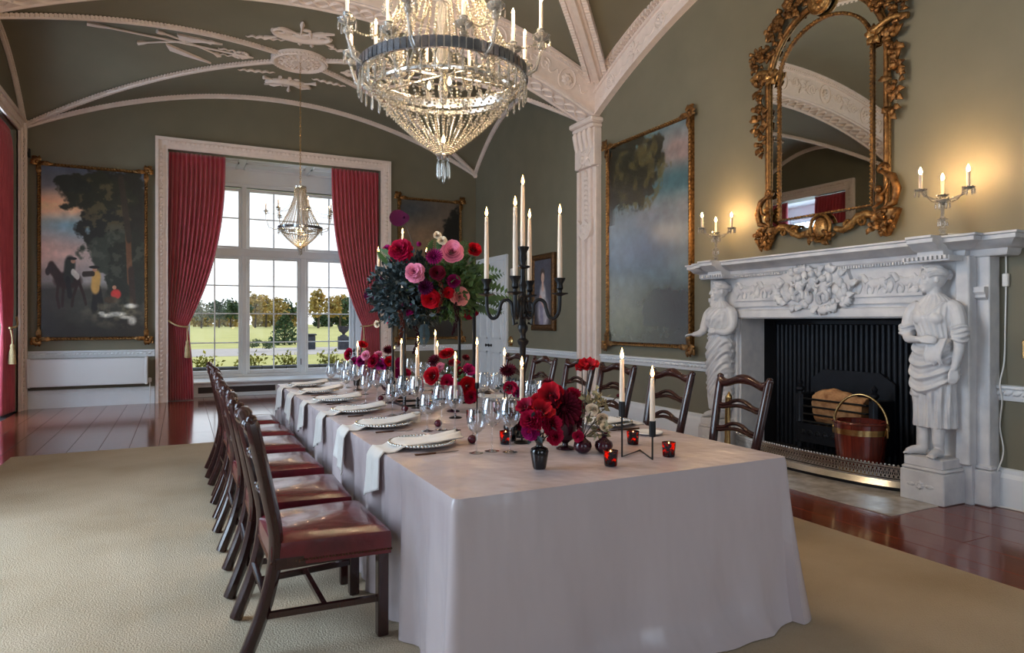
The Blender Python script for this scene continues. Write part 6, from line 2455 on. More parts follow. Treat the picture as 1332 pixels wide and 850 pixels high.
for (x, y), where in VOT:
    lab = 'small dark red mottled glass votive with lit candle %s' % where
    if v0 is None:
        v0 = thing('votive_candle', lab, 'votive', (x, y, TZ + 0.0005), 0, 'lit votive candles')
        MB().lathe([(0.0, 0.0), (0.026, 0.0), (0.028, 0.004), (0.033, 0.068), (0.0305, 0.068), (0.0265, 0.008), (0.0, 0.008)], 20).build('cup', 'votive_glass', v0, smooth=50)
        MB().lathe([(0.0, 0.009), (0.025, 0.009), (0.026, 0.026), (0.0, 0.027)], 16).build('wax', 'wax', v0, smooth=50)
        link('flame', flame_me, None, v0, loc=(0, 0, 0.027), scale=0.8)
    else:
        dup(v0, (x, y, TZ + 0.0005), random.random() * 6, lab)
    light('POINT', 'votive_glow', (x, y, TZ + 0.05), 0.25, (1.0, 0.5, 0.2), radius=0.008)

# plums scattered by the glasses, and a place card cup
p0 = None
for (x, y), where in (((1.36, 3.18), 'behind the first rug side glasses'), ((1.39, 3.77), 'by the second rug side glasses'), ((1.41, 4.5), 'by the third rug side glasses'), ((1.43, 5.2), 'by the fourth rug side glasses'), ((2.0, 3.15), 'near the fireplace side candles')):
    lab = 'small dark red plum lying on the cloth %s' % where
    if p0 is None:
        p0 = thing('plum', lab, 'fruit', (x, y, TZ), 0, 'plums on the cloth')
        MB().lathe([(0.001, 0.0)] + [(0.024 * math.sin(PI * k / 12) * (1 + 0.03 * math.cos(k)), 0.023 - 0.023 * math.cos(PI * k / 12) - (0.003 if k == 12 else 0)) for k in range(1, 13)], 16).build('flesh', 'plum', p0, smooth=80)
        MB().tube([(0, 0, 0.041), (0.003, 0, 0.05), (0.008, 0.002, 0.056)], 0.0015, 5).build('stalk', 'stem', p0)
    else:
        dup(p0, (x, y, TZ), random.random() * 6, lab)
b = MB()
b.lathe([(0.0, 0.0), (0.03, 0.0), (0.031, 0.06), (0.029, 0.062), (0.028, 0.01), (0.0, 0.008)], 20)
b.build('ceramic_cup', 'porcelain', smooth=50, label='plain off white cup standing beside the second rug side plate', cat='cup', loc=(1.33, 4.02, TZ + 0.0005))

# ================================================================== FLOWERS


def petal(mb, A, half, R0, R1, H0, H1, curl=0.1, wav=0.0, ns=4, nt_=4, tip=0.35, ph=0.0):
    def fn(u, v):
        s = 2 * u - 1
        if tip > 0.5:
            wdt = half * (math.sin(PI * (0.12 + 0.86 * v)) ** 0.8)
        else:
            wdt = half * min(1, 0.35 + 1.3 * v)
            v = v * (1 - 0.16 * s * s * v)
        phi = A + s * wdt
        rho = R0 + (R1 - R0) * v ** 0.85 + curl * v ** 4
        z = H0 + (H1 - H0) * v ** 1.2 - 0.35 * curl * v ** 6 + wav * math.sin(s * 8 + ph) * v * v
        rho *= 1 - 0.08 * (1 - s * s) * 0.5
        return (rho * math.cos(phi), rho * math.sin(phi), z)
    mb.tone += [0.6] * (len(mb.v) - len(mb.tone))
    mb.grid(fn, ns, nt_)
    for j in range(nt_ + 1):
        mb.tone += [j / nt_] * (ns + 1)


def bloom_mesh(kind):
    r = random.Random(hash(kind) % 1000 if False else {'rose': 1, 'peony': 2, 'dahlia': 3, 'poppy': 4, 'anthurium': 5, 'bud': 6}[kind])
    mb = MB()
    mb.tone = []
    if kind == 'rose':
        for l, (n, R, H, half) in enumerate(((3, 0.16, 0.5, 1.2), (3, 0.3, 0.52, 1.1), (4, 0.46, 0.48, 0.95), (5, 0.66, 0.38, 0.8), (5, 0.86, 0.24, 0.75), (6, 1.02, 0.05, 0.62))):
            for k in range(n):
                petal(mb, 2 * PI * k / n + l * 0.9, half, 0.06 + 0.03 * l, R * r.uniform(0.92, 1.06), -0.25, H, 0.1, 0.05, 6, 5, 0.2, ph=r.random() * 6)
    elif kind == 'peony':
        for k in range(70):
            z = 1 - 1.25 * (k + 0.5) / 70
            a = k * 2.39996
            q = math.sqrt(max(0, 1 - z * z))
            g = r.uniform(0.72, 1.06)
            petal(mb, a, 0.34 / max(0.35, q), 0.1 * q, (0.95 * q + 0.05) * g, z * 0.3 - 0.1, z * 0.85 * g, 0.08, 0.13, 5, 4, 0.1, r.random() * 6)
    elif kind == 'dahlia':
        for row in range(7):
            n = 8 + row * 2
            e = 1.45 - row * 0.24
            L = 0.45 + 0.55 * min(1, row / 4)
            for k in range(n):
                a = 2 * PI * (k + 0.5 * (row % 2)) / n
                petal(mb, a, 0.17 * (1.7 if row < 2 else 1.0), 0.05, L * math.cos(e) + 0.03, 0.0, L * math.sin(e), -0.03, 0, 2, 3, 0.95)
        mb.sphere((0, 0, 0.2), 0.2, 8, 6)
    elif kind == 'poppy':
        for l in range(2):
            for k in range(4):
                petal(mb, PI / 2 * k + l * 0.8, 0.85, 0.05, (1.0 - 0.2 * l) * r.uniform(0.9, 1.1), -0.1, 0.3 + 0.3 * l, 0.15, 0.13, 8, 5, 0.0, r.random() * 6)
        mb.sphere((0, 0, 0.1), 0.14, 8, 6)
    elif kind == 'anthurium':
        def fn(u, v):
            a = 2 * PI * u
            rr = v * (0.62 + 0.3 * math.cos(a - PI) + 0.16 * math.cos(2 * a))
            x, y = rr * math.cos(a) * 1.15, rr * math.sin(a) * 1.3
            return (x, y, 0.18 * (x * x + y * y) - 0.12 * abs(y) ** 2 * 1.5)
        mb.grid(fn, 28, 5, closeu=True)
        mb.tube([(0, 0, 0.02), (0.1, 0, 0.3), (0.15, 0, 0.6)], [0.06, 0.07, 0.03], 7)
    elif kind == 'bud':
        mb.lathe([(0.0, -0.6), (0.3, -0.4), (0.5, 0.0), (0.4, 0.4), (0.1, 0.8), (0.0, 0.85)], 10)
    me = mb.mesh('bloom_' + kind, 180 if kind != 'dahlia' else 60, recalc=False)
    at_ = me.attributes.new('tone', 'FLOAT', 'POINT')
    mb.tone += [0.6] * (len(mb.v) - len(mb.tone))
    at_.data.foreach_set('value', mb.tone)
    return me


BL = {}


def bloom(parent, kind, color, p, direction, size, origin=None):
    key = (kind, color)
    if key not in BL:
        base = bloom_mesh(kind)
        base.materials.append(MATS['petal_' + color])
        BL[key] = base
    d = Vector(direction).normalized()
    q = d.to_track_quat('Z', 'Y')
    nm = {'rose': 'rose', 'peony': 'peony', 'dahlia': 'dahlia', 'poppy': 'poppy', 'anthurium': 'anthurium', 'bud': 'flower_bud'}[kind]
    o = link(nm, BL[key], None, parent, loc=Vector(p) - (origin if origin is not None else Vector((0, 0, 0))), scale=size)
    o.rotation_euler = (q.to_matrix() @ Matrix.Rotation(random.random() * 6, 3, 'Z') if kind != 'anthurium' else q.to_matrix()).to_euler()
    return o


def leaves_mesh(n, c, rad, seed, L=(0.03, 0.06), inner=0.4, flat=0.0, only=None):
    r = random.Random(seed)
    mb = MB()
    k = 0
    while k < n:
        d = Vector((r.gauss(0, 1), r.gauss(0, 1), r.gauss(0, 1))).normalized()
        if only and not only(d):
            continue
        q = r.uniform(inner, 1.0)
        p = Vector((c[0] + d.x * rad[0] * q, c[1] + d.y * rad[1] * q, c[2] + d.z * rad[2] * q))
        t = (d + Vector((r.gauss(0, .6), r.gauss(0, .6), r.gauss(0, .6)))).normalized()
        s = t.cross(Vector((r.gauss(0, 1), r.gauss(0, 1), r.gauss(0, 1)))).normalized()
        l = r.uniform(*L)
        w = l * 0.32
        nn = s.cross(t) * l * 0.12
        mb.add([p, p + t * l * 0.45 + s * w + nn, p + t * l, p + t * l * 0.45 - s * w + nn, p + t * l * 0.5], [(0, 1, 4), (1, 2, 4), (2, 3, 4), (3, 0, 4)])
        k += 1
    return mb


def frond(parent, p, d, L, n=16, material='foliage_green', droop=0.2):
    d = Vector(d).normalized()
    s = d.cross(CAMV)
    s = s.normalized() if s.length > 0.05 else Vector((1, 0, 0))
    mb = MB()
    P = [Vector(p) + d * L * t + Vector((0, 0, -droop * L * t * t)) for t in [k / n for k in range(n + 1)]]
    mb.tube(P, [0.003 * (1 - k / (n + 2)) + 0.0006 for k in range(n + 1)], 4)
    for k in range(2, n + 1):
        w = L * 0.28 * math.sin(PI * (0.15 + 0.8 * k / n))
        for sg in (-1, 1):
            a, t = P[k], (s * sg + d * 0.5).normalized()
            u = t.cross(Vector((0, 0, 1)) * 0.6 + CAMV).normalized() * w * 0.2
            mb.add([a, a + t * w * 0.5 + u, a + t * w - Vector((0, 0, 0.1 * w)), a + t * w * 0.5 - u], [(0, 1, 2), (0, 2, 3)])
    return mb.build('fern_frond', material, parent, smooth=0, recalc=False)


def trail(parent, p, L, color, r=0.012, seed=0):
    rr = random.Random(seed)
    mb = MB()
    n = int(L / 0.009)
    for k in range(n):
        t = k / n
        w = r * (1 - 0.6 * t)
        for j in range(3):
            a = rr.random() * 6.28
            mb.sphere((p[0] + w * math.cos(a) + 0.02 * math.sin(4 * t), p[1] + w * math.sin(a), p[2] - L * t), 0.006, 5, 4)
    return mb.build('trailing_amaranth', 'petal_' + color, parent, smooth=60)


def stems(parent, ends, root, r=0.0028):
    for e in ends:
        m = (Vector(e) + Vector(root)) * 0.5 + Vector((0, 0, 0.02))
        MB().tube([root, m, e], r, 5).build('stem', 'stem', parent, smooth=60)


CAMV = Vector((-math.sin(YAW), -math.cos(YAW), 0.0))

# tall stand and its arrangement
fs_ = thing('flower_stand', 'tall slender black metal stand carrying the big flower arrangement', 'flower stand', (1.765, 4.9, TZ + 0.0005))
for sx in (-1, 1):
    for sy in (-1, 1):
        MB().bbox(sx * 0.28 - 0.01, sx * 0.28 + 0.01, sy * 0.15 - 0.01, sy * 0.15 + 0.01, 0.0, 0.74, 0.002).build('post', 'iron', fs_)
for z in (0.0, 0.725):
    b = MB()
    for (x0, x1, y0, y1) in ((-0.29, 0.29, -0.16, -0.14), (-0.29, 0.29, 0.14, 0.16), (-0.29, -0.27, -0.16, 0.16), (0.27, 0.29, -0.16, 0.16)):
        b.box(x0, x1, y0, y1, z, z + 0.016)
    b.build('frame_ring', 'iron', fs_, smooth=0)
MB().bbox(-0.29, 0.29, -0.16, 0.16, 0.741, 0.752, 0.003).build('top_plate', 'iron', fs_)
FC = Vector((1.745, 4.9, 1.62))
fa = thing('flower_arrangement', 'large tall arrangement of pink, red and magenta blooms with dark foliage', 'flowers', (FC.x, FC.y, TZ + 0.753))
OR = Vector((FC.x, FC.y, TZ + 0.753))
b = MB().lathe([(0.0, 0.0), (0.13, 0.0), (0.17, 0.04), (0.19, 0.12), (0.17, 0.12), (0.1, 0.02), (0.0, 0.02)], 24)
b.build('bowl', 'black_glass', fa, smooth=50)
c0 = FC - OR
dirs = lambda f: f
left_dir = Vector((-math.cos(YAW), math.sin(YAW), 0))
lv = leaves_mesh(2300, c0 + left_dir * 0.14 + Vector((0, 0, 0.02)), (0.34, 0.34, 0.3), 3, (0.035, 0.07), 0.45)
tag(lv.build('eucalyptus_foliage', 'foliage_dark', fa, smooth=0, recalc=False), kind='stuff')
lv = leaves_mesh(1300, c0 - left_dir * 0.14 + Vector((0, 0, 0.05)), (0.3, 0.3, 0.26), 4, (0.04, 0.08), 0.4)
tag(lv.build('green_foliage', 'foliage_green', fa, smooth=0, recalc=False), kind='stuff')
big = [(525, 284, 17, 'anthurium', 'purple', 0.0), (522, 327, 19, 'peony', 'crimson', 0), (504, 325, 8, 'peony', 'magenta', 0), (540, 355, 15, 'peony', 'pink', -.03), (565, 334, 13, 'dahlia', 'magenta', 0), (588, 327, 17, 'rose', 'pink', 0),
       (617, 324, 12, 'rose', 'red', 0.05), (569, 355, 11, 'rose', 'burgundy', 0), (590, 366, 11, 'dahlia', 'magenta', 0), (598, 386, 14, 'rose', 'blush', -.03), (561, 389, 14, 'rose', 'red', -.03), (583, 381, 9, 'peony', 'red', 0),
       (554, 374, 12, 'dahlia', 'purple', 0), (530, 403, 11, 'peony', 'magenta', 0), (494, 367, 10, 'dahlia', 'purple', 0.03), (484, 385, 11, 'anthurium', 'purple', 0.05), (503, 378, 8, 'rose', 'pink', 0.02), (510, 406, 10, 'peony', 'crimson', 0),
       (508, 418, 8, 'rose', 'crimson', 0), (490, 422, 6, 'rose', 'cream', 0), (569, 306, 6, 'rose', 'cream', 0.03), (575, 313, 7, 'rose', 'cream', 0), (616, 406, 16, 'anthurium', 'crimson', -.05), (545, 318, 8, 'bud', 'magenta', 0.05), (633, 345, 6, 'bud', 'burgundy', 0.05)]
ends = []
for (px, py, r, kd, cl, dd) in big:
    p = at(px, py, 4.78 + dd + 0.0009 * ((px - 560) ** 2) * 0.12 + 0.00005 * (py - 350) ** 2)
    d = (p - FC).normalized() * (0.15 if kd == 'anthurium' else 0.55) + CAMV * 0.9 + Vector((0, 0, 0.0 if kd == 'anthurium' else 0.1))
    bloom(fa, kd, cl, p, d, r * 0.9 * 4.85 / 860, OR)
    ends.append(p - OR)
stems(fa, [ends[0], ends[22], ends[15], ends[19], ends[24]], c0 + Vector((0, 0, -0.05)))
frond(fa, c0 + Vector((0.18, -0.2, 0.0)), (0.9, -0.3, 0.12), 0.4, 12)
frond(fa, c0 + Vector((0.2, -0.15, -0.05)), (1.0, -0.1, -0.1), 0.34)
frond(fa, c0 + Vector((0.15, -0.2, 0.1)), (0.8, -0.4, 0.3), 0.36, 12)
frond(fa, c0 + Vector((0.1, -0.22, 0.2)), (0.3, -0.3, 0.9), 0.26, 12)
frond(fa, c0 + Vector((-0.05, -0.2, 0.2)), (-0.1, -0.4, 0.9), 0.26, 12)
frond(fa, c0 + left_dir * 0.3 + Vector((0, -0.05, 0.2)), (-0.6, 0.2, 0.9), 0.22)
frond(fa, c0 + left_dir * 0.12 + Vector((0, -0.2, -0.22)), (-0.1, -0.3, -0.9), 0.2, material='foliage_dark', droop=0)
for (px, py, L, cl, s) in ((572, 365, 0.24, 'rust', 1), (591, 394, 0.24, 'burgundy', 2), (520, 405, 0.26, 'rust', 3), (540, 425, 0.2, 'burgundy', 4)):
    trail(fa, at(px, py, 4.76) - OR, L, cl, 0.014, s)


def posy(name, label, loc, vase, blooms, leaf_n=90, leaf_mat='foliage_dark', depth=None, spread=(0.09, 0.09, 0.07), lz=None):
    """vase: (profile, material); blooms: (px, py, r_px, kind, colour, dd) at the depth of the vase"""
    x, y = loc
    o = Vector((x, y, TZ + 0.0005))
    v = thing(name, label[0], 'vase', o)
    MB().lathe(vase[0], 24).build('body', vase[1], v, smooth=50)
    zt = max(z for r, z in vase[0])
    t = thing('posy', label[1], 'flowers', o + Vector((0, 0, zt * 0.85)))
    OO = o + Vector((0, 0, zt * 0.85))
    d0 = x * math.sin(YAW) + y * math.cos(YAW)
    E_ = []
    cen = Vector((0, 0, 0))
    for (px, py, r, kd, cl, dd) in blooms:
        p = at(px, py, d0 + dd)
        cen += p / len(blooms)
        E_.append(p - OO)
    for (px, py, r, kd, cl, dd), e in zip(blooms, E_):
        p = e + OO
        d = (p - cen).normalized() * 0.6 + CAMV * 0.7 + Vector((0, 0, 0.35))
        bloom(t, kd, cl, p, d, r * (d0 + dd) / 860, OO)
    stems(t, E_, Vector((0, 0, 0)))
    if leaf_n:
        c = cen - OO + Vector((0, 0.0, -0.015)) - CAMV * 0.02
        tag(leaves_mesh(leaf_n, c, spread, int(x * 100 + y * 10), (0.02, 0.045), 0.2).build('foliage', leaf_mat, t, smooth=0, recalc=False), kind='stuff')
    return t


bottle = [(0.0, 0.0), (0.026, 0.0), (0.03, 0.01), (0.04, 0.075), (0.036, 0.088), (0.016, 0.098), (0.014, 0.108), (0.024, 0.124), (0.02, 0.126), (0.011, 0.11), (0.0, 0.1)]
urn = [(0.0, 0.0), (0.045, 0.0), (0.046, 0.008), (0.016, 0.018), (0.014, 0.03), (0.04, 0.05), (0.056, 0.09), (0.06, 0.13), (0.055, 0.132), (0.05, 0.09), (0.0, 0.06)]
globe = [(0.0, 0.0), (0.022, 0.002), (0.04, 0.018), (0.045, 0.036), (0.04, 0.054), (0.02, 0.068), (0.014, 0.075), (0.019, 0.086), (0.016, 0.086), (0.01, 0.074), (0.0, 0.06)]
posy('bud_vase', ('small glossy black bottle vase at the near table end', 'crimson ruffled blooms in the small black bottle vase'), (1.39, 2.51), (bottle, 'black_glass'),
     [(692, 548, 17, 'peony', 'crimson', 0.0), (716, 552, 16, 'peony', 'crimson', 0.02), (704, 536, 16, 'poppy', 'red', 0.02), (684, 530, 13, 'poppy', 'crimson', 0.04), (722, 568, 12, 'peony', 'crimson', 0.0), (690, 562, 12, 'peony', 'magenta', -0.01)], 50)
posy('footed_vase', ('dark plum footed vase behind the black bottle vase', 'burgundy dahlia and scarlet poppies in the dark footed vase'), (1.72, 2.84), (urn, 'plum_glass'),
     [(733, 532, 25, 'dahlia', 'burgundy', -0.05), (717, 516, 18, 'poppy', 'red', -0.02), (698, 520, 9, 'rose', 'red', 0), (745, 516, 13, 'peony', 'crimson', 0.02), (752, 530, 12, 'peony', 'crimson', 0.05), (748, 548, 12, 'dahlia', 'burgundy', 0.0), (712, 499, 9, 'dahlia', 'burgundy', 0.1), (727, 512, 10, 'rose', 'crimson', 0.04)], 80)
posy('globe_vase', ('round plum glass vase with dried stems', 'dried pale stems and scarlet amaryllis in the round plum vase'), (1.74, 2.71), (globe, 'plum_glass'),
     [(765, 477, 13, 'poppy', 'red', 0.1), (757, 479, 9, 'poppy', 'red', 0.1), (752, 568, 8, 'peony', 'crimson', -0.03), (788, 562, 6, 'bud', 'burgundy', 0), (804, 515, 5, 'bud', 'burgundy', 0.08), (770, 533, 8, 'rose', 'cream', 0.03), (783, 545, 8, 'rose', 'cream', 0.03)], 110, 'foliage_pale', spread=(0.07, 0.07, 0.09))
posy('globe_vase', ('second round plum glass vase touching the first', 'few pale dried leaves in the second round plum vase'), (1.835, 2.67), (globe, 'plum_glass'),
     [(786, 556, 6, 'rose', 'cream', 0.0), (779, 560, 5, 'bud', 'rust', 0.02)], 50, 'foliage_pale', spread=(0.05, 0.05, 0.05))
posy('bud_vase', ('black bottle vase with dark rosettes beside a votive', 'dark leaf rosettes beside the near candelabrum'), (1.575, 3.16), (bottle, 'black_glass'),
     [(672, 541, 10, 'dahlia', 'burgundy', 0.0), (680, 553, 8, 'rose', 'burgundy', 0)], 90, 'foliage_dark', spread=(0.06, 0.06, 0.06))
posy('bud_vase', ('black bottle vase behind the near candelabrum', 'burgundy dahlia with pink blooms left of the near candelabrum'), (1.84, 3.76), (bottle, 'black_glass'),
     [(661, 483, 12, 'dahlia', 'burgundy', 0), (664, 504, 9, 'poppy', 'crimson', 0), (672, 510, 7, 'poppy', 'magenta', 0.02)], 30)
posy('footed_vase', ('dark footed vase in the middle of the table', 'full cluster of red roses and magenta blooms in the middle of the table'), (1.72, 4.36), (urn, 'plum_glass'),
     [(581, 460, 10, 'rose', 'red', 0), (565, 470, 10, 'dahlia', 'burgundy', 0), (561, 489, 12, 'rose', 'red', -0.05), (573, 478, 7, 'peony', 'pink', -0.02), (583, 497, 11, 'peony', 'crimson', -0.05), (609, 482, 9, 'poppy', 'magenta', 0), (596, 485, 9, 'peony', 'crimson', 0.02),
      (609, 503, 13, 'rose', 'red', -0.04), (612, 516, 10, 'peony', 'crimson', -0.04), (594, 506, 9, 'peony', 'magenta', -0.05), (606, 466, 6, 'dahlia', 'burgundy', 0.05), (590, 472, 8, 'rose', 'crimson', 0.03)], 110, 'foliage_green')
posy('footed_vase', ('dark footed vase under the tall stand', 'magenta and crimson cluster before the tall flower stand'), (1.6, 5.62), (urn, 'plum_glass'),
     [(485, 470, 9, 'rose', 'crimson', 0), (497, 475, 9, 'peony', 'magenta', 0), (505, 456, 8, 'dahlia', 'burgundy', 0), (520, 473, 8, 'peony', 'magenta', 0), (476, 463, 7, 'peony', 'pink', 0), (526, 487, 9, 'peony', 'crimson', 0), (507, 470, 7, 'rose', 'red', -0.02), (470, 470, 8, 'peony', 'magenta', 0.05),
      (519, 486, 8, 'peony', 'magenta', -0.03), (492, 463, 7, 'peony', 'pink', 0.05)], 80)
posy('bud_vase', ('black bottle vase at the far end of the table', 'red roses in the black vase at the far table end'), (1.56, 6.55), (bottle, 'black_glass'),
     [(453, 461, 8, 'rose', 'crimson', 0), (472, 448, 6, 'rose', 'red', 0), (462, 470, 6, 'peony', 'magenta', 0)], 40)
# ================================================================== CHANDELIERS AND GIRANDOLES
oct_ = [(0, 0, 1), (1, 0, 0), (0, 1, 0), (-1, 0, 0), (0, -1, 0), (0, 0, -1)]
octf = [(0, 1, 2), (0, 2, 3), (0, 3, 4), (0, 4, 1), (5, 2, 1), (5, 3, 2), (5, 4, 3), (5, 1, 4)]


def bead(mb, c, r):
    mb.sphere(c, r, 6, 4)


def strand_mesh(path, r0, r1, step=2.15):
    """bead chain along a polyline"""
    P = [Vector(p) for p in path]
    mb = MB()
    tot = sum((P[i + 1] - P[i]).length for i in range(len(P) - 1))
    s, i, acc = 0.0, 0, 0.0
    while True:
        while i < len(P) - 1 and s > acc + (P[i + 1] - P[i]).length:
            acc += (P[i + 1] - P[i]).length
            i += 1
        if i >= len(P) - 1:
            break
        q = (s - acc) / max(1e-6, (P[i + 1] - P[i]).length)
        r = r0 + (r1 - r0) * s / tot
        bead(mb, P[i] + (P[i + 1] - P[i]) * q, r)
        s += r * step
    return mb


def prism_mesh(L, r):
    mb = MB()
    v = [(0, 0, 0)] + [(r * math.cos(a), r * math.sin(a), -L * 0.25) for a in [PI / 3 * k for k in range(6)]] + [(r * 1.2 * math.cos(a), r * 1.2 * math.sin(a), -L * 0.88) for a in [PI / 3 * k for k in range(6)]] + [(0, 0, -L)]
    f = [(0, 1 + k, 1 + (k + 1) % 6) for k in range(6)] + [(1 + k, 7 + k, 7 + (k + 1) % 6, 1 + (k + 1) % 6) for k in range(6)] + [(13, 7 + (k + 1) % 6, 7 + k) for k in range(6)]
    mb.add(v, f)
    bead(mb, (0, 0, 0.008), 0.008)
    return mb


def ring_of(parent, name, me, material, n, a0=0.0, loc=(0, 0, 0)):
    for k in range(n):
        link(name, me, material, parent, loc=loc, rot=(0, 0, a0 + 2 * PI * k / n))


def chandelier(label, loc, S, ztop, ns, arms, glow, bk=1.0):
    """S scales the lamp; local origin at the level of the broad ring"""
    t = thing('crystal_chandelier', label, 'chandelier', loc)
    # rings
    MB().lathe([(0.572 * S, 0.02 * S), (0.58 * S, 0.035 * S), (0.59 * S, 0.03 * S), (0.59 * S, -0.04 * S), (0.58 * S, -0.045 * S), (0.572 * S, -0.03 * S), (0.572 * S, 0.02 * S)], 64).build('broad_ring', 'silver', t, smooth=30)
    b = MB()
    for k in range(80):
        a = 2 * PI * k / 80
        M = Matrix.Rotation(a, 4, 'Z')
        b.box(0.588 * S, 0.6 * S, -0.018 * S, 0.018 * S, -0.04 * S, 0.03 * S, M)
    b.build('glass_facets', 'cut_band', t, smooth=0)
    MB().lathe([(0.47 * S, -0.1 * S), (0.49 * S, -0.1 * S), (0.495 * S, -0.115 * S), (0.49 * S, -0.13 * S), (0.47 * S, -0.13 * S), (0.47 * S, -0.1 * S)], 64).build('lower_ring', 'silver', t, smooth=30)
    # bowl of bead chains
    bow = [((0.455 * (1 - q ** 1.35) + 0.03) * S, 0, (-0.125 - 0.45 * q) * S) for q in [k / 14 for k in range(15)]]
    me = strand_mesh(bow, 0.0105 * S * bk, 0.006 * S * bk, 2.7).mesh('bead_strand', 60)
    ring_of(t, 'bead_strand', me, 'cut_bead', ns)
    # swags linking the two rings
    n2 = ns // 3
    sw = []
    for k in range(9):
        q = k / 8
        a = (2 * PI / n2) * q
        sw.append(((0.58 - 0.1 * q * 0 - 0.09 * math.sin(PI * q)) * S * math.cos(a), (0.58 - 0.09 * math.sin(PI * q)) * S * math.sin(a), (-0.04 - 0.1 * math.sin(PI * q)) * S))
    me = strand_mesh(sw, 0.009 * S, 0.009 * S).mesh('bead_swag', 60)
    ring_of(t, 'bead_swag', me, 'cut_bead', n2)
    # fringe of prisms below the broad ring
    pm = prism_mesh(0.13 * S, 0.008 * S).mesh('prism', 0)
    for k in range(ns):
        a = 2 * PI * (k + 0.5) / ns
        link('prism', pm, 'crystal', t, loc=(0.585 * S * math.cos(a), 0.585 * S * math.sin(a), -0.055 * S), rot=(0, 0, a))
    # bottom boss with pendants
    MB().lathe([(0.0, -0.6 * S), (0.035 * S, -0.59 * S), (0.05 * S, -0.57 * S), (0.03 * S, -0.55 * S), (0.0, -0.54 * S)], 16).build('boss', 'silver', t, smooth=50)
    pb_ = prism_mesh(0.14 * S, 0.009 * S).mesh('pendant', 0)
    for k in range(7):
        a = 2 * PI * k / 6
        rr_ = 0.04 * S if k < 6 else 0
        link('pendant', pb_, 'crystal', t, loc=(rr_ * math.cos(a), rr_ * math.sin(a), -0.6 * S - (0.03 * S if k == 6 else 0)))
    # tent of chains up to the crown
    tent = [((0.4 * (1 - q) ** 1.6 + 0.13) * S, 0, (0.03 + 1.1 * q) * S) for q in [k / 12 for k in range(13)]]
    me = strand_mesh(tent, 0.011 * S * bk, 0.008 * S * bk, 2.5).mesh('tent_strand', 60)
    ring_of(t, 'tent_strand', me, 'cut_bead', int(ns * 0.8), 0.05)
    MB().lathe([(0.12 * S, 1.1 * S), (0.15 * S, 1.12 * S), (0.16 * S, 1.16 * S), (0.13 * S, 1.17 * S), (0.12 * S, 1.1 * S)], 32).build('crown_ring', 'silver', t, smooth=40)
    cr = prism_mesh(0.12 * S, 0.009 * S).mesh('crown_drop', 0)
    for k in range(14):
        a = 2 * PI * k / 14
        link('crown_drop', cr, 'crystal', t, loc=(0.16 * S * math.cos(a), 0.16 * S * math.sin(a), 1.11 * S))
    # stem and glass baluster
    MB().lathe([(0.02 * S, -0.2 * S), (0.04 * S, -0.1 * S), (0.025 * S, 0.0), (0.06 * S, 0.12 * S), (0.03 * S, 0.25 * S), (0.05 * S, 0.4 * S), (0.02 * S, 0.6 * S), (0.04 * S, 0.85 * S), (0.015 * S, 1.1 * S), (0.012, 1.3 * S)], 16).build('stem', 'crystal', t, smooth=50)
    b = MB()
    z = 1.28 * S
    zz = ztop - loc[2]
    k = 0
    while z < zz:
        M = TM(0, 0, z) @ Matrix.Rotation((k % 2) * PI / 2, 4, 'Z')
        b.tube([(0.011 * math.cos(q), 0, 0.024 * math.sin(q)) for q in [2 * PI * j / 8 for j in range(8)]], 0.0035, 4, closed=True, M=M)
        z += 0.036
        k += 1
    b.build('chain', 'brass', t, smooth=60)
    # spokes
    b = MB()
    for k in range(6):
        a = PI / 3 * k
        b.tube([(0.03 * S * math.cos(a), 0.03 * S * math.sin(a), 0), (0.575 * S * math.cos(a), 0.575 * S * math.sin(a), 0)], 0.007 * S, 5)
    b.build('spokes', 'silver', t, smooth=60)
    # arms with pans, candles and bulbs: outer tier and inner tier
    for tier, (n, r0, r1, zc, a0) in enumerate(arms):
        r0, r1, zc = r0 * S, r1 * S, zc * S
        am = MB()
        am.tube([(r0, 0, 0.0), (r0 + (r1 - r0) * 0.35, 0, -0.06 * S), (r0 + (r1 - r0) * 0.8, 0, -0.01 * S), (r1, 0, zc * 0.55), (r1, 0, zc)], [0.014 * S, 0.014 * S, 0.013 * S, 0.012 * S, 0.01 * S], 8)
        ame = am.mesh('arm', 60)
        pn = MB().lathe([(0.0, -0.012 * S), (0.03 * S, -0.01 * S), (0.055 * S, 0.004 * S), (0.062 * S, 0.018 * S), (0.05 * S, 0.024 * S), (0.03 * S, 0.01 * S), (0.0, 0.006 * S)], 16)
        pn.lathe([(0.014 * S, 0.0), (0.022 * S, 0.03 * S), (0.03 * S, 0.06 * S), (0.016 * S, 0.06 * S), (0.0, 0.05 * S)], 12)
        pn.sphere((0, 0, -0.05 * S), 0.03 * S, 10, 7)
        pme = pn.mesh('drip_pan', 50)
        dm = prism_mesh(0.07 * S, 0.006 * S).mesh('pan_drop', 0)
        cm = MB().lathe([(0.0, 0), (0.0125 * S ** 0.5, 0), (0.0125 * S ** 0.5, 0.2 * S), (0.0, 0.2 * S)], 12).mesh('candle_tube', 40)
        gm = strand_mesh([((r1 - (r1 - 0.2 * S) * q) * 1.0, 0, zc - 0.02 * S + (0.35 * S) * q ** 1.4 - 0.12 * S * math.sin(PI * q)) for q in [k / 10 for k in range(11)]], 0.0085 * S, 0.0085 * S).mesh('bead_garland', 60)
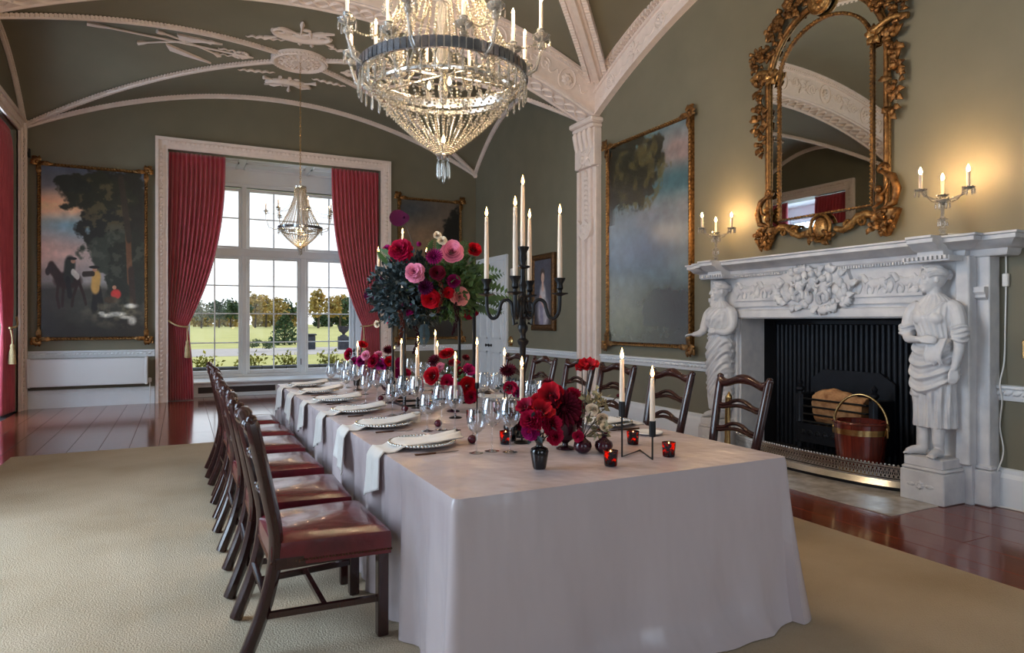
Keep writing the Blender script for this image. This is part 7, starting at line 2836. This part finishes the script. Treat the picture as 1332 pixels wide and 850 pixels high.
        for k in range(n):
            a = a0 + 2 * PI * k / n
            c, s = math.cos(a), math.sin(a)
            arm = link('arm', ame, 'crystal', t, rot=(0, 0, a))
            link('drip_pan', pme, 'crystal', arm, loc=(r1, 0, zc))
            link('candle_tube', cm, 'wax', arm, loc=(r1, 0, zc + 0.05 * S))
            link('bulb', bulb_me, None, arm, loc=(r1, 0, zc + 0.25 * S), scale=0.8 * S ** 0.5)
            link('bead_garland', gm, 'cut_bead', arm)
            for j in range(5):
                q = 2 * PI * j / 5
                link('pan_drop', dm, 'crystal', arm, loc=(r1 + 0.058 * S * math.cos(q), 0.058 * S * math.sin(q), zc + 0.008 * S))
            light('POINT', 'chandelier_glow', (loc[0] + r1 * c, loc[1] + r1 * s, loc[2] + zc + 0.3 * S), glow[tier], (1.0, 0.72, 0.44), radius=0.02)
    # small lamps inside the bowl
    for k in range(3):
        a = 0.6 + 2 * PI * k / 3
        link('bulb', bulb_me, None, t, loc=(0.1 * S * math.cos(a) * (k > 0), 0.1 * S * math.sin(a) * (k > 0), (-0.48 if k == 0 else -0.1) * S), scale=1.0 * S ** 0.5)
    light('POINT', 'bowl_glow', (loc[0], loc[1], loc[2] - 0.35 * S), glow[0] * 0.5, (1.0, 0.72, 0.44), radius=0.03)
    # star ornaments on the tent
    if S > 0.9:
        st = MB()
        for k in range(14):
            a = 2 * PI * k / 14
            st.tube([(0.0, 0.01 * math.cos(a), 0.01 * math.sin(a)), (0, 0.055 * math.cos(a), 0.055 * math.sin(a))], [0.005, 0.008], 4)
        st.sphere((0, 0, 0), 0.015, 6, 5)
        sme = st.mesh('star_ornament', 60)
        for k in range(8):
            a = 2 * PI * (k + 0.5) / 8
            link('star_ornament', sme, 'crystal', t, loc=(0.5 * math.cos(a), 0.5 * math.sin(a), 0.3), rot=(0, 0, a))
    return t


chandelier('large crystal chandelier with bead bowl above the dining table', (1.66, 4.4, 3.14), 1.0, vz_b(XC, BCY) - 0.08, 42,
           [(8, 0.5, 0.7, 0.2, 0.12), (6, 0.38, 0.5, 0.14, 0.42)], (17.0, 13.0))
chandelier('small crystal chandelier hanging before the garden window', (XC, ACY - 0.05, 2.85), 0.56, vz_a(XC, ACY) - 0.05, 40,
           [(7, 0.5, 0.9, 0.42, 0.3)], (3.0, 2.0), 1.5)


def girandole(label, loc, rz):
    t = thing('crystal_girandole', label, 'candelabrum', loc, rz)
    MB().lathe([(0.0, 0.0), (0.05, 0.0), (0.052, 0.012), (0.03, 0.02), (0.016, 0.04), (0.03, 0.06), (0.014, 0.08), (0.013, 0.12), (0.028, 0.14), (0.013, 0.16), (0.012, 0.25), (0.03, 0.265), (0.04, 0.29), (0.02, 0.3), (0.0, 0.3)], 16).build('stem', 'crystal', t, smooth=40)
    MB().lathe([(0.0, 0.262), (0.045, 0.272), (0.048, 0.28), (0.0, 0.285)], 20).build('hub', 'silver', t, smooth=40)
    dm = prism_mesh(0.05, 0.006).mesh('drop', 0)
    for k in range(6):
        a = PI / 3 * k
        link('drop', dm, 'crystal', t, loc=(0.046 * math.cos(a), 0.046 * math.sin(a), 0.27))
        link('drop', dm, 'crystal', t, loc=(0.03 * math.cos(a), 0.03 * math.sin(a), 0.13))
    for k, a in enumerate((0.0, PI + 0.5, PI / 2)):
        R_, zc = (0.165, 0.36) if k < 2 else (0.1, 0.33)
        b = MB().tube([(0.02, 0, 0.28), (R_ * 0.45, 0, 0.3), (R_ * 0.85, 0, 0.325), (R_, 0, zc)], [0.007, 0.008, 0.008, 0.007], 7)
        arm = b.build('arm', 'crystal', t, smooth=60, rot=(0, 0, a))
        MB().lathe([(0.0, -0.006), (0.03, 0.0), (0.042, 0.012), (0.036, 0.014), (0.012, 0.006), (0.012, 0.02), (0.0, 0.02)], 16, TM(R_, 0, zc)).build('drip_pan', 'crystal', arm, smooth=50)
        MB().lathe([(0.0, 0.01), (0.0125, 0.01), (0.0125, 0.13), (0.0, 0.13)], 12, TM(R_, 0, zc)).build('candle_tube', 'wax', arm, smooth=40)
        link('bulb', bulb_me, None, arm, loc=(R_, 0, zc + 0.13))
        for j in range(7):
            q = 2 * PI * j / 7
            link('drop', dm, 'crystal', arm, loc=(R_ + 0.04 * math.cos(q), 0.04 * math.sin(q), zc + 0.004))
        gm = strand_mesh([(0.02 + (R_ - 0.04) * q, 0, 0.285 - 0.045 * math.sin(PI * q) + (zc - 0.285) * q) for q in [i / 8 for i in range(9)]], 0.007, 0.007)
        gm.build('bead_garland', 'cut_bead', arm, smooth=60)
        m = Matrix.Rotation(rz + a, 3, 'Z') @ Vector((R_, 0, 0))
        light('POINT', 'girandole_glow', (loc[0] + m.x, loc[1] + m.y, loc[2] + zc + 0.17), 12.0, (1.0, 0.62, 0.28), radius=0.015)
    return t


girandole('crystal girandole with lit candles on the mantel by the white cable', (5.3, 3.1, 2.054), -1.04)
girandole('crystal girandole with lit candles on the mantel by the tall landscape', (5.3, 5.54, 2.054), -0.763)

# ================================================================== GARDEN
GZ = -0.22
lawn = MB().box(-160, 160, 14.75, 330, GZ - 0.3, GZ)
struct(lawn, 'lawn', 'grass', 'sunlit autumn lawn beyond the garden window', smooth=0)
pth = MB().box(-40, 60, 33.0, 42.0, GZ, GZ + 0.01)
struct(pth, 'path_gravel', 'gravel', 'pale gravel drive crossing the lawn', smooth=0)
# low stone wall near the window, of separate blocks
gw = thing('garden_wall', 'low dark stone wall just outside the window', 'wall', (0, 17.2, GZ))
rs = random.Random(9)
for row in range(3):
    x = -4.0 - 0.2 * row
    while x < 8.5:
        L = rs.uniform(0.3, 0.6)
        MB().bbox(x, x + L - 0.015, -0.16 + rs.uniform(-0.015, 0.015), 0.16, row * 0.18, row * 0.18 + 0.165, 0.012).build('stone', 'stone_wall', gw, smooth=0)
        x += L
# flowering plants behind the wall
for i, x in enumerate((-1.4, -0.3, 0.5, 1.6, 2.5, 3.5, 4.5, 5.6)):
    b = leaves_mesh(200, (0, 0, 0.55), (0.42, 0.25, 0.3), 100 + i, (0.06, 0.13), 0.1)
    t = thing('border_shrub', 'low yellow leaved border plant outside the window, %s along the wall' % ORD[i], 'plant', (x, 17.75, GZ), 0, 'yellow border plants')
    b.build('leaves', 'yellow_leaf', t, smooth=0, recalc=False)
    s = MB()
    for k in range(5):
        a = k * 1.26
        s.tube([(0, 0, 0), (0.1 * math.cos(a), 0.1 * math.sin(a), 0.3), (0.2 * math.cos(a), 0.15 * math.sin(a), 0.7)], 0.008, 4)
    s.build('stems', 'bark', t, smooth=60)


def garden_tree(name, label, loc, h, w, material, seed, n=900, conical=False, cat='tree', trunk=True, group=None):
    t = thing(name, label, cat, loc, 0, group)
    r = random.Random(seed)
    mb = MB()
    blobs = []
    if not conical:
        for k in range(9):
            blobs.append((r.uniform(-0.28, 0.28) * w, r.uniform(-0.28, 0.28) * w, h * r.uniform(0.38, 0.8), w * r.uniform(0.2, 0.32), h * r.uniform(0.14, 0.22)))
    for k in range(n):
        if conical:
            q = r.random() ** 0.7
            z = h * (1 - q)
            rr_ = w * 0.5 * q ** 0.8 * math.sqrt(r.random())
            a = r.random() * 6.28
            p = Vector((rr_ * math.cos(a), rr_ * math.sin(a), z + 0.03 * h))
        else:
            bx, by, bz, br, bh = r.choice(blobs)
            d = Vector((r.gauss(0, 1), r.gauss(0, 1), r.gauss(0, 1))).normalized() * r.uniform(0.5, 1)
            p = Vector((bx + d.x * br, by + d.y * br, bz + d.z * bh))
        L = (0.085 if not conical else 0.07) * h * r.uniform(0.5, 1.1) * (1 if h > 4 else 1.4)
        t1 = Vector((r.gauss(0, 1), r.gauss(0, 1), r.gauss(0, 1))).normalized() * L
        t2 = t1.cross(Vector((r.gauss(0, 1), r.gauss(0, 1), r.gauss(0, 1)))).normalized() * L * 0.5
        mb.add([p - t1 * 0.5, p + t2, p + t1 * 0.5, p - t2], [(0, 1, 2, 3)])
    mb.build('foliage', material, t, smooth=0, recalc=False)
    if trunk:
        s = MB()
        s.tube([(0, 0, -0.1), (0.01 * h, 0, h * 0.3), (0, 0.01 * h, h * 0.7)], [0.03 * h, 0.022 * h, 0.008 * h], 7)
        for k in range(5):
            a = k * 1.3
            s.tube([(0, 0, h * (0.25 + 0.06 * k)), (0.12 * w * math.cos(a), 0.12 * w * math.sin(a), h * (0.42 + 0.06 * k)), (0.28 * w * math.cos(a), 0.28 * w * math.sin(a), h * (0.55 + 0.06 * k))], [0.012 * h, 0.008 * h, 0.003 * h], 5)
        s.build('trunk', 'bark', t, smooth=60)
    return t


def gpos(px, py):
    """ground point below the horizon pixel"""
    d = (1.4 - GZ) * 860 / (py - 418)
    p = at(px, py, d)
    return p, d


# clipped evergreen and low hedge on the lawn
p, d = gpos(370, 449)
garden_tree('evergreen_shrub', 'dark conical evergreen standing on the lawn', p, 2.15, 2.5, 'tree_green', 5, 900, True, 'shrub')
for i, (px, wpx) in enumerate(((333, 20), (350, 16))):
    p, d = gpos(px, 458)
    garden_tree('low_shrub', 'low rounded green bush before the evergreen, %s one' % ('smaller' if i else 'larger'), p, 0.75 - 0.1 * i, wpx * d / 860 * 1.3, 'tree_green', 8 + i, 350, False, 'shrub', False)
# far trees in the autumn belt
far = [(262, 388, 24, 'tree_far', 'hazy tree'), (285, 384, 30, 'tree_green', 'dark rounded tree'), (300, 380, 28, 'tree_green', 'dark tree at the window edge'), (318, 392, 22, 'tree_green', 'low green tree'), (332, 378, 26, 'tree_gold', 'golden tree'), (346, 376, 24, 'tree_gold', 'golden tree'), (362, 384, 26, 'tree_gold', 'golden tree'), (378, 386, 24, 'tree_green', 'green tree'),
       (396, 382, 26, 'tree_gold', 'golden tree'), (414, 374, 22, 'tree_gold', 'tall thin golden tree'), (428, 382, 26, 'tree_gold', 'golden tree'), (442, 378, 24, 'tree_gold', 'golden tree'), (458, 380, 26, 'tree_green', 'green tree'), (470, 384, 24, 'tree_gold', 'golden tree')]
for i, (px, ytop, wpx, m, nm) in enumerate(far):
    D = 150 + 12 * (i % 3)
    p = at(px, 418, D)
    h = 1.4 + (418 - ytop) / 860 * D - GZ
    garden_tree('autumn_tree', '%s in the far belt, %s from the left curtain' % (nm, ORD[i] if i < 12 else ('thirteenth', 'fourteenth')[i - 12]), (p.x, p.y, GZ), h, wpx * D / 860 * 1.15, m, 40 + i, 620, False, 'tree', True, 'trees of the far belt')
# far hedge under the trees, in three lengths
for i, (px0, px1) in enumerate(((240, 320), (320, 400), (400, 480))):
    a, c = at(px0 + 8, 418, 190), at(px1 - 8, 418, 190)
    b = MB()
    r = random.Random(70 + i)
    for k in range(900):
        q = r.random()
        p = a + (c - a) * q
        L = 0.9
        z = GZ + r.random() ** 0.8 * 3.4
        t1 = Vector((r.gauss(0, 1), r.gauss(0, 1), r.gauss(0, 1))).normalized() * L
        t2 = t1.cross(Vector((r.gauss(0, 1), r.gauss(0, 1), r.gauss(0, 1)))).normalized() * L * 0.6
        o = Vector((p.x, p.y + r.uniform(-1.5, 1.5), z))
        b.add([o - t1 * 0.5, o + t2, o + t1 * 0.5, o - t2], [(0, 1, 2, 3)])
    b.build('field_hedge', ('tree_gold', 'tree_gold', 'tree_green')[i], smooth=0, recalc=False, label='far field hedge below the trees, %s stretch from the left curtain' % ORD[i], cat='hedge', group='far field hedges')
# stone urn on pedestal
p, d = gpos(447, 455)
un = thing('garden_urn', 'stone urn on a pedestal beside the drive', 'urn', p)
MB().bbox(-0.28, 0.28, -0.28, 0.28, 0, 0.75, 0.03).build('pedestal', 'stone_wall', un)
MB().lathe([(0.0, 0.75), (0.2, 0.75), (0.2, 0.8), (0.08, 0.85), (0.08, 0.92), (0.25, 1.05), (0.33, 1.3), (0.36, 1.33), (0.3, 1.33), (0.0, 1.2)], 20).build('bowl', 'stone_wall', un, smooth=40)
p, d = gpos(400, 455)
MB().bbox(-0.4, 0.4, -0.3, 0.3, 0, 0.8, 0.04).bbox(-0.46, 0.46, -0.36, 0.36, 0.8, 0.9, 0.03).build('stone_pier', 'stone_wall', label='short stone pier beside the drive seen through the middle light', cat='pier', loc=p)
